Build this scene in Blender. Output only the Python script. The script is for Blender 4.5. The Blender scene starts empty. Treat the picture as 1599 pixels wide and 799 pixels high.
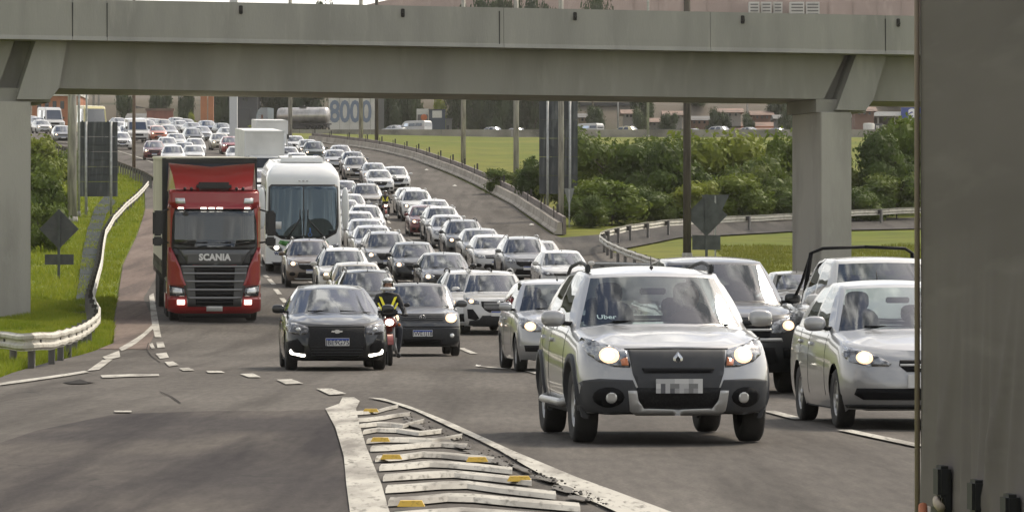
import bpy, bmesh, math, random
import numpy as np
from mathutils import Vector, Matrix
random.seed(7); RNG = np.random.default_rng(7)
SC = bpy.context.scene
COL = SC.collection
pi = math.pi

# ------------------------------------------------------------------ camera, sky, sun, exposure
F, CH, HY, CX = 6650.0, 1.36, 452.0, 799.5      # focal length in photo pixels, eye height, horizon row, centre column
cam = bpy.data.cameras.new('camera'); camo = bpy.data.objects.new('camera', cam); COL.objects.link(camo)
cam.sensor_width = 36.0; cam.lens = F / 1599.0 * 36.0; cam.clip_start = 0.5; cam.clip_end = 6000
camo.location = (0, 0, CH); camo.rotation_euler = (pi/2 + math.atan((HY - 399.5) / F), 0, 0)
SC.camera = camo
SUN_EL, SUN_AZ = math.radians(48), math.radians(44)      # azimuth from +Y towards -X
W = bpy.data.worlds.new('World'); SC.world = W; W.use_nodes = True
def build_world():
    nt = W.node_tree; N = nt.nodes; L = nt.links; N.clear()
    out = N.new('ShaderNodeOutputWorld'); bg = N.new('ShaderNodeBackground'); bg.inputs[1].default_value = 0.115
    sky = N.new('ShaderNodeTexSky'); sky.sky_type = 'NISHITA'; sky.sun_disc = False
    sky.sun_elevation = SUN_EL; sky.sun_rotation = SUN_AZ; sky.dust_density = 3.0; sky.air_density = 1.0
    tc = N.new('ShaderNodeTexCoord'); sep = N.new('ShaderNodeSeparateXYZ')
    L.new(tc.outputs['Generated'], sep.inputs[0])
    add = N.new('ShaderNodeMath'); add.operation = 'MAXIMUM'; add.inputs[1].default_value = 0.0; L.new(sep.outputs[2], add.inputs[0])
    add2 = N.new('ShaderNodeMath'); add2.operation = 'ADD'; add2.inputs[1].default_value = 0.16; L.new(add.outputs[0], add2.inputs[0])
    dx = N.new('ShaderNodeMath'); dx.operation = 'DIVIDE'; dy = N.new('ShaderNodeMath'); dy.operation = 'DIVIDE'
    L.new(sep.outputs[0], dx.inputs[0]); L.new(add2.outputs[0], dx.inputs[1]); L.new(sep.outputs[1], dy.inputs[0]); L.new(add2.outputs[0], dy.inputs[1])
    cmb = N.new('ShaderNodeCombineXYZ'); L.new(dx.outputs[0], cmb.inputs[0]); L.new(dy.outputs[0], cmb.inputs[1])
    no = N.new('ShaderNodeTexNoise'); no.inputs['Scale'].default_value = 5.5; no.inputs['Detail'].default_value = 8; no.inputs['Roughness'].default_value = .55; no.inputs['Distortion'].default_value = .5
    L.new(cmb.outputs[0], no.inputs[0])
    rp = N.new('ShaderNodeValToRGB'); rp.color_ramp.elements[0].position = .45; rp.color_ramp.elements[1].position = .55; L.new(no.outputs[0], rp.inputs[0])
    no2 = N.new('ShaderNodeTexNoise'); no2.inputs['Scale'].default_value = 9.0; no2.inputs['Detail'].default_value = 7; L.new(cmb.outputs[0], no2.inputs[0])
    rc = N.new('ShaderNodeValToRGB'); rc.color_ramp.elements[0].position = .42; rc.color_ramp.elements[1].position = .60
    rc.color_ramp.elements[0].color = (2.4, 2.5, 2.7, 1); rc.color_ramp.elements[1].color = (15.5, 14.9, 13.7, 1); L.new(no2.outputs[0], rc.inputs[0])
    mx = N.new('ShaderNodeMixRGB'); L.new(rp.outputs[0], mx.inputs[0]); L.new(sky.outputs[0], mx.inputs[1]); L.new(rc.outputs[0], mx.inputs[2])
    hz = N.new('ShaderNodeMapRange'); hz.interpolation_type = 'SMOOTHSTEP'; hz.inputs['From Min'].default_value = .0; hz.inputs['From Max'].default_value = .42; hz.inputs['To Min'].default_value = .85; hz.inputs['To Max'].default_value = 0; L.new(add.outputs[0], hz.inputs[0])
    hm = N.new('ShaderNodeMixRGB'); L.new(hz.outputs[0], hm.inputs[0]); L.new(mx.outputs[0], hm.inputs[1]); 
    # the sky is brighter on the sun's side and duller opposite
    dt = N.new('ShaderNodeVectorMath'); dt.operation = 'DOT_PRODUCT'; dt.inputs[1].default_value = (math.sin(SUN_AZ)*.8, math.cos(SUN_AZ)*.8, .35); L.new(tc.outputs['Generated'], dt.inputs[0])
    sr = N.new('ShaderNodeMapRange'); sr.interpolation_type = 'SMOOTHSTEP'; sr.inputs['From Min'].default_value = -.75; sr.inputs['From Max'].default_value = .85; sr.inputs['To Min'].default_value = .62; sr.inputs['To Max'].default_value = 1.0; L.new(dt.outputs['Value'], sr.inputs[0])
    hm.inputs[2].default_value = (10.2, 9.9, 9.2, 1)
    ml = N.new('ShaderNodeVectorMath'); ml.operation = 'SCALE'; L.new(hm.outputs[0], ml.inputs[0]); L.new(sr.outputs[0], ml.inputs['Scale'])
    # wide hazy glow round the veiled sun
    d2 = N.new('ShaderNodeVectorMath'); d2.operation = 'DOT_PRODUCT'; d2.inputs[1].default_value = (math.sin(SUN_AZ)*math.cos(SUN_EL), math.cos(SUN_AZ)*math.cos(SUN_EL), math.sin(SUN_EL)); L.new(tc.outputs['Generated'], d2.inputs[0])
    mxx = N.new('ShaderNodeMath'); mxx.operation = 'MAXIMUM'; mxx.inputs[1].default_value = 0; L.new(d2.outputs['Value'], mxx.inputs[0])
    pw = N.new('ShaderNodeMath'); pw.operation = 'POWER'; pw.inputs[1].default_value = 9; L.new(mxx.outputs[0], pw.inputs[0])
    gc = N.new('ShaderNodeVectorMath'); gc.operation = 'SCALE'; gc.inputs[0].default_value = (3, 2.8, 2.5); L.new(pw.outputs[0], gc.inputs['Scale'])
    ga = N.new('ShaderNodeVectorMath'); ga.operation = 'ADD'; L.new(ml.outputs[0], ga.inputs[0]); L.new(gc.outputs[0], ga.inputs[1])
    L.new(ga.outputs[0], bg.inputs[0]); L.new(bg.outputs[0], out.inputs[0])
build_world()
sl = bpy.data.lights.new('sun', 'SUN'); sl.energy = 1.9; sl.angle = math.radians(11); sl.color = (1.0, .89, .72)
so = bpy.data.objects.new('sun', sl); COL.objects.link(so)
sd = Vector((math.sin(SUN_AZ) * math.cos(SUN_EL), math.cos(SUN_AZ) * math.cos(SUN_EL), math.sin(SUN_EL)))
so.rotation_euler = sd.to_track_quat('Z', 'Y').to_euler(); so.location = (-60, 60, 90)
SC.view_settings.view_transform = 'Standard'; SC.view_settings.look = 'None'; SC.view_settings.gamma = 1.0
SC.view_settings.exposure = 0.64; SC.view_settings.use_curve_mapping = False
SC.cycles.max_bounces = 6; SC.cycles.transparent_max_bounces = 12; SC.cycles.caustics_reflective = False; SC.cycles.caustics_refractive = False

# ------------------------------------------------------------------ ground function
_t = np.array([(-60,0),(80,0),(98,.0),(112,.18),(125,.55),(137,1.0),(155,1.65),(170,2.35),(190,3.15),(208,3.95),(225,4.85),(255,6.6),(290,8.7),(345,11.7),(385,13.7),(430,15.9),(470,17.7),(510,19.6),(560,21.4),(600,22.9),(640,23.6),(665,24.0),(700,27.5),(760,36),(820,44),(900,47),(1200,50),(3000,52)])
ROWS = np.concatenate([np.arange(-60, 700, 4.0), np.arange(700, 3000, 50.0)])
ZROW = np.interp(ROWS, _t[:,0], _t[:,1])
for _ in range(6):
    z = ZROW.copy(); z[1:-1] = .25*ZROW[:-2] + .5*ZROW[1:-1] + .25*ZROW[2:]; ZROW = z
def _ss(a, b, x):
    t = np.clip((x - a)/(b - a), 0, 1); return t*t*(3-2*t)
BROW = .02 * _ss(84, 124, ROWS) * (1 - _ss(640, 700, ROWS))
KX = -2.0
def ground(X, d):
    return float(np.interp(d, ROWS, ZROW) + np.interp(d, ROWS, BROW) * min(max(KX - X, 0), 90))
def groundv(X, d):
    return np.interp(d, ROWS, ZROW) + np.interp(d, ROWS, BROW) * np.clip(KX - X, 0, 90)
def slope_at(X, d): return (ground(X, d+4) - ground(X, d-4)) / 8
def unproj(px, py, h=0.0, dmin=8.0, dmax=1400.0):
    """photo pixel -> ground point (X, d) where the sight line comes down to h above the ground"""
    ax, az = (px - CX)/F, (HY - py)/F
    ds = np.arange(dmin, dmax, 1.0)
    v = CH + az*ds - groundv(ax*ds, ds) - h
    idx = np.where(v < 0)[0]
    if len(idx) == 0: return (ax*dmax, dmax)
    i = idx[0]
    if i == 0: return (ax*ds[0], ds[0])
    t = v[i-1]/(v[i-1]-v[i]); d = ds[i-1] + t
    return (ax*d, d)
def at_depth(px, d): return (px - CX)/F*d
def z_at(py, d): return CH + (HY - py)/F*d

# ------------------------------------------------------------------ object helpers
def tag(o, label=None, cat=None, group=None, kind=None):
    if label: o['label'] = label
    if cat: o['category'] = cat
    if group: o['group'] = group
    if kind: o['kind'] = kind
    return o
def empty(name, loc=(0,0,0), rot=(0,0,0)):
    o = bpy.data.objects.new(name, None); COL.objects.link(o); o.location = loc; o.rotation_euler = rot; o.empty_display_size = .3
    return o
def link(name, me, parent=None, loc=None, rot=None):
    o = bpy.data.objects.new(name, me); COL.objects.link(o)
    if parent: o.parent = parent
    if loc: o.location = loc
    if rot: o.rotation_euler = rot
    return o
def make_mesh(name, verts, faces, mats=None, idx=None, smooth=False):
    me = bpy.data.meshes.new(name); me.from_pydata([tuple(v) for v in verts], [], [tuple(f) for f in faces])
    for m in (mats if isinstance(mats, (list, tuple)) else [mats]):
        if m: me.materials.append(m)
    if idx is not None: me.polygons.foreach_set('material_index', list(idx))
    if smooth: me.polygons.foreach_set('use_smooth', [True]*len(me.polygons))
    me.update(); return me
class MB:
    """collects simple shapes into one mesh"""
    def __init__(s): s.v = []; s.f = []; s.i = []; s.s = []
    def add(s, v, f, mi=0, sm=False):
        b = len(s.v); s.v += [tuple(p) for p in v]; s.f += [tuple(b+i for i in q) for q in f]; s.i += [mi]*len(f); s.s += [sm]*len(f); return s
    def box(s, x0, x1, y0, y1, z0, z1, mi=0, bev=0.0, M=None):
        if bev > 0:
            bm = bmesh.new(); bmesh.ops.create_cube(bm, size=1)
            for v in bm.verts: v.co = Vector(((x0+x1)/2 + v.co.x*(x1-x0), (y0+y1)/2 + v.co.y*(y1-y0), (z0+z1)/2 + v.co.z*(z1-z0)))
            bmesh.ops.bevel(bm, geom=bm.edges[:], offset=bev, segments=2, affect='EDGES', clamp_overlap=True)
            bm.verts.index_update()
            vs = [v.co.copy() for v in bm.verts]; fs = [[v.index for v in f.verts] for f in bm.faces]; bm.free()
        else:
            vs = [Vector(p) for p in ((x0,y0,z0),(x1,y0,z0),(x1,y1,z0),(x0,y1,z0),(x0,y0,z1),(x1,y0,z1),(x1,y1,z1),(x0,y1,z1))]
            fs = [(0,3,2,1),(4,5,6,7),(0,1,5,4),(1,2,6,5),(2,3,7,6),(3,0,4,7)]
        if M is not None: vs = [M @ v for v in vs]
        return s.add(vs, fs, mi)
    def prism(s, poly, axis, a, b, mi=0):
        """poly of 2-d points extruded along axis ('x','y','z') from a to b"""
        def P(p, t): return (t, p[0], p[1]) if axis == 'x' else ((p[0], t, p[1]) if axis == 'y' else (p[0], p[1], t))
        n = len(poly); v = [P(p, a) for p in poly] + [P(p, b) for p in poly]
        f = [tuple(range(n)), tuple(range(2*n-1, n-1, -1))] + [(i, (i+1) % n, n+(i+1) % n, n+i) for i in range(n)]
        return s.add(v, f, mi)
    def tube(s, pts, r, n=8, mi=0, cap=True):
        pts = [Vector(p) for p in pts]; rs = r if isinstance(r, (list, tuple)) else [r]*len(pts)
        v = []; ref = Vector((0,0,1))
        for i, p in enumerate(pts):
            t = (pts[min(i+1, len(pts)-1)] - pts[max(i-1, 0)]).normalized()
            u = t.cross(ref)
            if u.length < .05: u = t.cross(Vector((1,0,0)))
            u.normalize(); w = t.cross(u)
            for k in range(n):
                a = 2*pi*k/n; v.append(p + (u*math.cos(a) + w*math.sin(a))*rs[i])
        f = []
        for i in range(len(pts)-1):
            for k in range(n): f.append((i*n+k, i*n+(k+1) % n, (i+1)*n+(k+1) % n, (i+1)*n+k))
        if cap: f += [tuple(range(n-1, -1, -1)), tuple((len(pts)-1)*n + k for k in range(n))]
        return s.add(v, f, mi, True)
    def lathe(s, prof, n=24, axis='y', c=(0,0,0), mi=0):
        """prof: (radius, offset along axis)"""
        v = []
        for r, t in prof:
            for k in range(n):
                a = 2*pi*k/n; p = (r*math.cos(a), t, r*math.sin(a)) if axis == 'y' else ((r*math.cos(a), r*math.sin(a), t) if axis == 'z' else (t, r*math.cos(a), r*math.sin(a)))
                v.append((p[0]+c[0], p[1]+c[1], p[2]+c[2]))
        f = [(i*n+k, i*n+(k+1) % n, (i+1)*n+(k+1) % n, (i+1)*n+k) for i in range(len(prof)-1) for k in range(n)]
        return s.add(v, f, mi, True)
    def ball(s, c, r, seg=12, ring=8, mi=0, sc=(1,1,1), p=1.0):
        v = []; f = []
        def sp(t): return math.copysign(abs(t)**p, t)
        for i in range(ring+1):
            th = pi*i/ring
            for k in range(seg):
                a = 2*pi*k/seg
                v.append((c[0]+r*sc[0]*sp(math.sin(th))*sp(math.cos(a)), c[1]+r*sc[1]*sp(math.sin(th))*sp(math.sin(a)), c[2]+r*sc[2]*sp(math.cos(th))))
        for i in range(ring):
            for k in range(seg): f.append((i*seg+k, (i+1)*seg+k, (i+1)*seg+(k+1) % seg, i*seg+(k+1) % seg))
        return s.add(v, f, mi, True)
    def mesh(s, name, mats):
        me = make_mesh(name, s.v, s.f, mats, s.i); me.polygons.foreach_set('use_smooth', s.s)
        bm = bmesh.new(); bm.from_mesh(me); bmesh.ops.recalc_face_normals(bm, faces=bm.faces); bm.to_mesh(me); bm.free()
        return me
    def build(s, name, mats, parent=None, loc=None, rot=None): return link(name, s.mesh(name, mats), parent, loc, rot)
def text_mesh(txt, size, m, ext=.003, bold=0.0, spacing=1.0):
    cu = bpy.data.curves.new('t', 'FONT'); cu.body = txt; cu.size = size; cu.extrude = ext; cu.offset = bold; cu.align_x = 'CENTER'; cu.align_y = 'CENTER'; cu.space_character = spacing
    cu.resolution_u = 3
    o = bpy.data.objects.new('t', cu); COL.objects.link(o); dg = bpy.context.evaluated_depsgraph_get(); dg.update()
    me = bpy.data.meshes.new_from_object(o.evaluated_get(dg)); bpy.data.objects.remove(o); bpy.data.curves.remove(cu)
    me.materials.clear(); me.materials.append(m); return me
# text lies in local XY facing +Z; this turns it to face local +x (car front), reading left to right for the viewer in front
TXT_FRONT = (pi/2, 0, pi/2)

# ------------------------------------------------------------------ materials
MATS = {}
def mat(name, col, rough=.6, metal=0.0, noise=None, coat=0.0, spec=.5, bump=None, emit=None, noise2=None, stretch=(1,1,1), coord='Object', sheen=0):
    """noise=(scale, dark colour, detail, lo, hi)  bump=(scale, strength)"""
    if name in MATS: return MATS[name]
    m = bpy.data.materials.new(name); m.use_nodes = True; N = m.node_tree.nodes; L = m.node_tree.links
    b = N['Principled BSDF']; b.inputs['Base Color'].default_value = (*col, 1); b.inputs['Roughness'].default_value = rough; b.inputs['Metallic'].default_value = metal
    b.inputs['Coat Weight'].default_value = coat; b.inputs['Coat Roughness'].default_value = .04; b.inputs['Specular IOR Level'].default_value = spec
    tc = N.new('ShaderNodeTexCoord'); mp = N.new('ShaderNodeMapping'); mp.inputs['Scale'].default_value = stretch; L.new(tc.outputs[coord], mp.inputs[0])
    last = None
    for nz in (noise, noise2):
        if not nz: continue
        t = N.new('ShaderNodeTexNoise'); t.inputs['Scale'].default_value = nz[0]; t.inputs['Detail'].default_value = nz[2]; L.new(mp.outputs[0], t.inputs[0])
        r = N.new('ShaderNodeMapRange'); r.inputs['From Min'].default_value = nz[3]; r.inputs['From Max'].default_value = nz[4]; L.new(t.outputs[0], r.inputs[0])
        x = N.new('ShaderNodeMixRGB'); L.new(r.outputs[0], x.inputs[0])
        if last is None: x.inputs[1].default_value = (*col, 1)
        else: L.new(last, x.inputs[1])
        x.inputs[2].default_value = (*nz[1], 1); last = x.outputs[0]
    if last is not None: L.new(last, b.inputs['Base Color'])
    if bump:
        t = N.new('ShaderNodeTexNoise'); t.inputs['Scale'].default_value = bump[0]; t.inputs['Detail'].default_value = 5; L.new(mp.outputs[0], t.inputs[0])
        bp = N.new('ShaderNodeBump'); bp.inputs['Strength'].default_value = bump[1]; bp.inputs['Distance'].default_value = .02; L.new(t.outputs[0], bp.inputs['Height']); L.new(bp.outputs[0], b.inputs['Normal'])
    if emit:
        b.inputs['Emission Color'].default_value = (*emit[0], 1); b.inputs['Emission Strength'].default_value = emit[1]
    MATS[name] = m; return m
def paint(name, col, metal=.0, rough=.32, coat=1.0, dirt=.25):
    if name in MATS: return MATS[name]
    dk = tuple(c*.75 for c in col)
    return mat(name, col, rough, metal, noise=(1.7, dk, 6, .52, .52 + .5/max(dirt*2, .2)), coat=coat*.8, spec=.3)
# ------------------------------------------------------------------ ground, road sheets and markings
def road_material(name, c1, c2, c3, tracks=True, big=.35):
    m = bpy.data.materials.new(name); m.use_nodes = True; N = m.node_tree.nodes; L = m.node_tree.links
    b = N['Principled BSDF']; b.inputs['Roughness'].default_value = .92; b.inputs['Specular IOR Level'].default_value = .12
    tc = N.new('ShaderNodeTexCoord')
    def noise(scale, detail, st=(1,1,1), rot=0):
        mp = N.new('ShaderNodeMapping'); mp.inputs['Scale'].default_value = st; mp.inputs['Rotation'].default_value = (0,0,rot); L.new(tc.outputs['Object'], mp.inputs[0])
        t = N.new('ShaderNodeTexNoise'); t.inputs['Scale'].default_value = scale; t.inputs['Detail'].default_value = detail; L.new(mp.outputs[0], t.inputs[0]); return t.outputs[0]
    def rng(x, a, c):
        r = N.new('ShaderNodeMapRange'); r.inputs['From Min'].default_value = a; r.inputs['From Max'].default_value = c; L.new(x, r.inputs[0]); return r.outputs[0]
    def mix(f, a, c):
        x = N.new('ShaderNodeMixRGB'); L.new(f, x.inputs[0])
        if isinstance(a, tuple): x.inputs[1].default_value = (*a, 1)
        else: L.new(a, x.inputs[1])
        x.inputs[2].default_value = (*c, 1); return x.outputs[0]
    n1 = mix(rng(noise(.30, 7, (1, .35, 1)), .40, .60), c1, c2)
    n2 = mix(rng(noise(1.0, 4, (1.3, .05, 1), .095), .47, .66), n1, c3)        # wear streaks along the lanes
    sp = rng(noise(38, 3), .3, .75)
    x = N.new('ShaderNodeMixRGB'); x.blend_type = 'MULTIPLY'; x.inputs[0].default_value = .55; L.new(n2, x.inputs[1])
    cr = N.new('ShaderNodeValToRGB'); cr.color_ramp.elements[0].color = (.55,.55,.55,1); cr.color_ramp.elements[1].color = (1.35,1.33,1.3,1); L.new(sp, cr.inputs[0]); L.new(cr.outputs[0], x.inputs[2])
    # coarse aggregate patches, drawn long in depth because the road is seen at a grazing angle
    x2 = N.new('ShaderNodeMixRGB'); x2.blend_type = 'MULTIPLY'; x2.inputs[0].default_value = .4; L.new(x.outputs[0], x2.inputs[1]); c2 = N.new('ShaderNodeValToRGB'); c2.color_ramp.elements[0].color = (.62,.62,.62,1); c2.color_ramp.elements[1].color = (1.3,1.28,1.26,1)
    L.new(rng(noise(11, 7, (1,.10,1)), .34, .68), c2.inputs[0]); L.new(c2.outputs[0], x2.inputs[2]); x = x2
    # fine wavering cracks
    vo = N.new('ShaderNodeTexVoronoi'); vo.feature = 'DISTANCE_TO_EDGE'; vo.inputs['Scale'].default_value = .28
    wp = N.new('ShaderNodeTexNoise'); wp.inputs['Scale'].default_value = 1.1; wp.inputs['Detail'].default_value = 4; L.new(tc.outputs['Object'], wp.inputs[0])
    ad = N.new('ShaderNodeVectorMath'); ad.operation = 'ADD'; sc_ = N.new('ShaderNodeVectorMath'); sc_.operation = 'SCALE'; sc_.inputs['Scale'].default_value = 1.4
    L.new(wp.outputs['Color'], sc_.inputs[0]); L.new(tc.outputs['Object'], ad.inputs[0]); L.new(sc_.outputs[0], ad.inputs[1]); L.new(ad.outputs[0], vo.inputs[0])
    ck = rng(vo.outputs['Distance'], .0, .006)
    inv = N.new('ShaderNodeMath'); inv.operation = 'SUBTRACT'; inv.inputs[0].default_value = 1; L.new(ck, inv.inputs[1])
    ml = N.new('ShaderNodeMath'); ml.operation = 'MULTIPLY'; L.new(inv.outputs[0], ml.inputs[0]); ms = rng(noise(.12, 2), .5, .62); L.new(ms, ml.inputs[1])
    fin = mix(ml.outputs[0], x.outputs[0], (.03,.029,.027))
    L.new(fin, b.inputs['Base Color'])
    bp = N.new('ShaderNodeBump'); bp.inputs['Strength'].default_value = .35; bp.inputs['Distance'].default_value = .012; L.new(noise(60, 3), bp.inputs['Height']); L.new(bp.outputs[0], b.inputs['Normal'])
    MATS[name] = m; return m
M_road = road_material('road asphalt', (.100,.091,.082), (.130,.119,.107), (.074,.067,.060))
M_ramp = road_material('ramp asphalt', (.052,.046,.045), (.105,.093,.082), (.030,.026,.027))
M_shoulder = road_material('worn shoulder', (.16,.122,.105), (.19,.15,.128), (.11,.086,.076))
M_dark = road_material('distant asphalt', (.07,.066,.062), (.095,.088,.08), (.05,.047,.045))
M_line = mat('road paint', (.46,.44,.39), .85, noise=(2.6, (.20,.185,.165), 9, .45, .68), noise2=(22, (.17,.16,.14), 5, .54, .72), spec=.15, stretch=(1,.14,1))
M_gutter = mat('drain concrete', (.06,.068,.072), .98, spec=.05, noise=(4, (.045,.055,.045), 6, .4, .65))
M_grassg = mat('grass ground', (.12,.155,.016), .95, noise=(.35, (.17,.185,.026), 7, .42, .62), noise2=(2.4, (.04,.07,.012), 6, .5, .72), spec=.1, bump=(9, 1.0))
M_grassfar = mat('mown slope grass', (.108,.132,.018), .95, noise=(.05, (.155,.155,.028), 7, .42, .6), noise2=(.5, (.07,.088,.020), 6, .5, .74), spec=.1, bump=(3, 1.0))
M_hill = mat('distant ground', (.12,.105,.08), .95, noise=(.02, (.15,.13,.11), 6, .4, .6), noise2=(.1,(.06,.07,.045),5,.5,.7), spec=.1)

def drape(name, poly, m, lift=0.0, kind=None, parent=None, extra_cols=()):
    """flat outline (X, d) laid over the ground, cut at the ground's own rows so that sheets stay parallel"""
    bm = bmesh.new(); vs = [bm.verts.new((p[0], p[1], 0)) for p in poly]
    for a in range(len(vs)): pass
    f = bm.faces.new(vs)
    ys = [p[1] for p in poly]; y0, y1 = min(ys), max(ys)
    for r in ROWS:
        if y0 < r < y1: bmesh.ops.bisect_plane(bm, geom=bm.verts[:]+bm.edges[:]+bm.faces[:], plane_co=(0, r, 0), plane_no=(0, 1, 0))
    for c in (KX,)+tuple(extra_cols):
        bmesh.ops.bisect_plane(bm, geom=bm.verts[:]+bm.edges[:]+bm.faces[:], plane_co=(c, 0, 0), plane_no=(1, 0, 0))
    bmesh.ops.triangulate(bm, faces=bm.faces)
    for v in bm.verts: v.co.z = ground(v.co.x, v.co.y) + lift
    bmesh.ops.recalc_face_normals(bm, faces=bm.faces)
    for f in bm.faces:
        f.normal_update()
        if f.normal.z < 0: f.normal_flip()
    me = bpy.data.meshes.new(name); bm.to_mesh(me); bm.free(); me.materials.append(m)
    o = link(name, me, parent)
    if kind: o['kind'] = kind
    return o
def ribbon(name, Lf, Rt, m, lift, kind=None, parent=None):
    """Lf, Rt: edge polylines (X, d) with the same count"""
    return drape(name, list(Lf) + list(Rt)[::-1], m, lift, kind, parent)
def edge(tab, d): return float(np.interp(d, [t[0] for t in tab], [t[1] for t in tab]))
# edges of the carriageway: (distance, X)
LEFT = [(20,-12),(61,-7.6),(70,-8.2),(80,-8.7),(90,-9.0),(100,-9.35),(120,-11.2),(163,-14.9),(230,-19.8),(285,-24.6),(320,-29.4),(360,-36),(400,-45),(440,-56),(480,-70),(540,-96),(600,-130)]
RIGHT = [(20,14),(120,12.5),(150,9),(185,4.5),(210,2.0),(250,0.0),(308,-4.7),(355,-8.7),(395,-13.2),(430,-19),(460,-25),(500,-36),(540,-50),(600,-78)]
ds = [20,40,61,70,80,90,100,110,120,140,163,185,210,230,250,285,308,320,355,360,395,400,430,440,460,480,500,540,600]
# terrain sheets: near verge and far slopes, one sheet
def terrain():
    cols = np.concatenate([[-900,-600,-400,-250,-160], np.arange(-110, -12, 8.0), [-8,-2], np.arange(6, 120, 8.0), [160,250,400,600,900]])
    rows = ROWS[(ROWS >= -60)]
    V = []; Fc = []; idx = []
    for r in rows:
        for c in cols:
            V.append((c, r, ground(c, r) - .06))
    n = len(cols)
    for i in range(len(rows)-1):
        for j in range(n-1):
            Fc.append((i*n+j, i*n+j+1, (i+1)*n+j+1, (i+1)*n+j))
            idx.append(2 if rows[i] >= 648 else (1 if (rows[i] > 170 and cols[j] > -20) or rows[i] > 300 else 0))
    me = make_mesh('ground', V, Fc, [M_grassg, M_grassfar, M_hill], idx, True)
    o = link('ground', me); o['kind'] = 'structure'
terrain()
Lp = [(edge(LEFT, d), d) for d in ds]; Rp = [(edge(RIGHT, d), d) for d in ds]
ribbon('highway', Lp, Rp, M_road, 0.0, 'structure')
# worn shoulder strip on the left, between verge and edge line
SH = [(94,-8.0),(100,-8.5),(113,-9.4),(134,-11.6),(163,-13.4),(200,-15.6),(235,-18.6)]
ribbon('shoulder', [(edge(LEFT,d), d) for d,_ in SH], [(x,d) for d,x in SH], M_shoulder, .012, 'structure')
# ramp surface bottom left
def U(*pts, h=0.0): return [unproj(x, y, h) for x, y in pts]
def smooth_poly(p): return p
drape('ramp_surface', U((-120,760),(-60,712),(60,672),(180,647),(330,642),(430,642),(512,640),(528,690),(540,740),(548,799),(560,900),(-120,900)), M_ramp, .008, 'structure')
ramp2 = [unproj(*p) for p in ((866,372),(940,366),(1040,352),(1240,343),(1480,339))]
ramp2n = [unproj(*p) for p in ((900,402),(975,388),(1060,371),(1240,361),(1480,356))]
drape('ramp_road', ramp2 + ramp2n[::-1], M_dark, .014, 'structure')
UP0, UP1 = 601.0, 640.0
drape('upper_road', [(-60,UP0),(900,UP0),(900,UP1),(-60,UP1)], M_dark, .02, 'structure')

# ---- painted lines, each stroke its own part of the markings
def marking(name, label_kind='structure'):
    e = empty(name); e['kind'] = 'structure'; return e
mk = marking('road_markings')
def stroke(px_poly, lift=.018, m=M_line, parent=None, name='painted_line'):
    return drape(name, [unproj(x, y) for x, y in px_poly], m, lift, None, parent or mk)
def wstroke(pts, w, lift=.018, name='painted_line', parent=None):
    """world polyline (X, d) with width"""
    L_, R_ = [], []
    for i, p in enumerate(pts):
        a = Vector(pts[max(i-1,0)]); b = Vector(pts[min(i+1,len(pts)-1)]); t = (b-a).normalized(); n = Vector((-t.y, t.x))*w/2
        L_.append((p[0]+n.x, p[1]+n.y)); R_.append((p[0]-n.x, p[1]-n.y))
    return ribbon(name, L_, R_, M_line, lift, None, parent or mk)
# left edge lines by the truck
stroke([(233,462),(240,458),(247,500),(252,527),(242,527),(236,497)])
stroke([(238,507),(222,522),(200,536),(186,544),(190,549),(206,541),(228,524),(241,512)])
for p in ([(244,535),(255,534),(258,543),(246,544)],[(233,538),(238,536),(242,544),(237,545)],[(243,553),(260,551),(264,559),(250,561)],[(257,566),(270,565),(280,571),(264,573)],
          [(280,576),(295,575),(304,579),(286,580)],[(322,580),(345,580),(352,583),(325,583)],[(375,585),(395,584),(408,590),(388,590)],[(432,594),(455,593),(474,600),(446,601)],
          [(494,608),(518,608),(541,616),(515,618)],[(186,548),(160,558),(166,563),(188,558)],[(160,563),(176,562),(155,578),(136,580)],[(132,580),(100,585),(50,592),(-40,604),(-40,608),(50,596),(104,588),(140,582)]):
    stroke(p)
stroke([(157,587),(205,585),(248,585),(249,588),(205,589),(160,591)])
stroke([(178,643),(205,643),(206,645),(180,645)])
# lane dashes and lane lines ahead
for (x0,y0,x1,y1) in ((720,544,741,553),(826,580,848,586),(1200,643,1248,656),(1318,673,1440,699),(745,572,790,577)):
    a, b = unproj(x0,y0), unproj(x1,y1); wstroke([a,b], .15)
for (x0,y0,x1,y1) in ((413,430,418,434),(420,436,428,445),(430,452,437,460),(404,412,408,416),(396,398,400,402),(440,466,446,473)):
    a, b = unproj(x0,y0), unproj(x1,y1); wstroke([a,b], .16)
# far lane lines running up the hill between the rows of cars
for k in range(1,5):
    for d in range(150, 500, 12):
        def lx(dd): return edge(LEFT,dd)+3 + (edge(RIGHT,dd)-edge(LEFT,dd)-4.2)*k/5
        wstroke([(lx(d),d),(lx(d+4),d+4)], .14)
wstroke([(edge(LEFT,d)+2.6,d) for d in (140,163,230,285,320,360,400,440,480)], .15)
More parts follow.
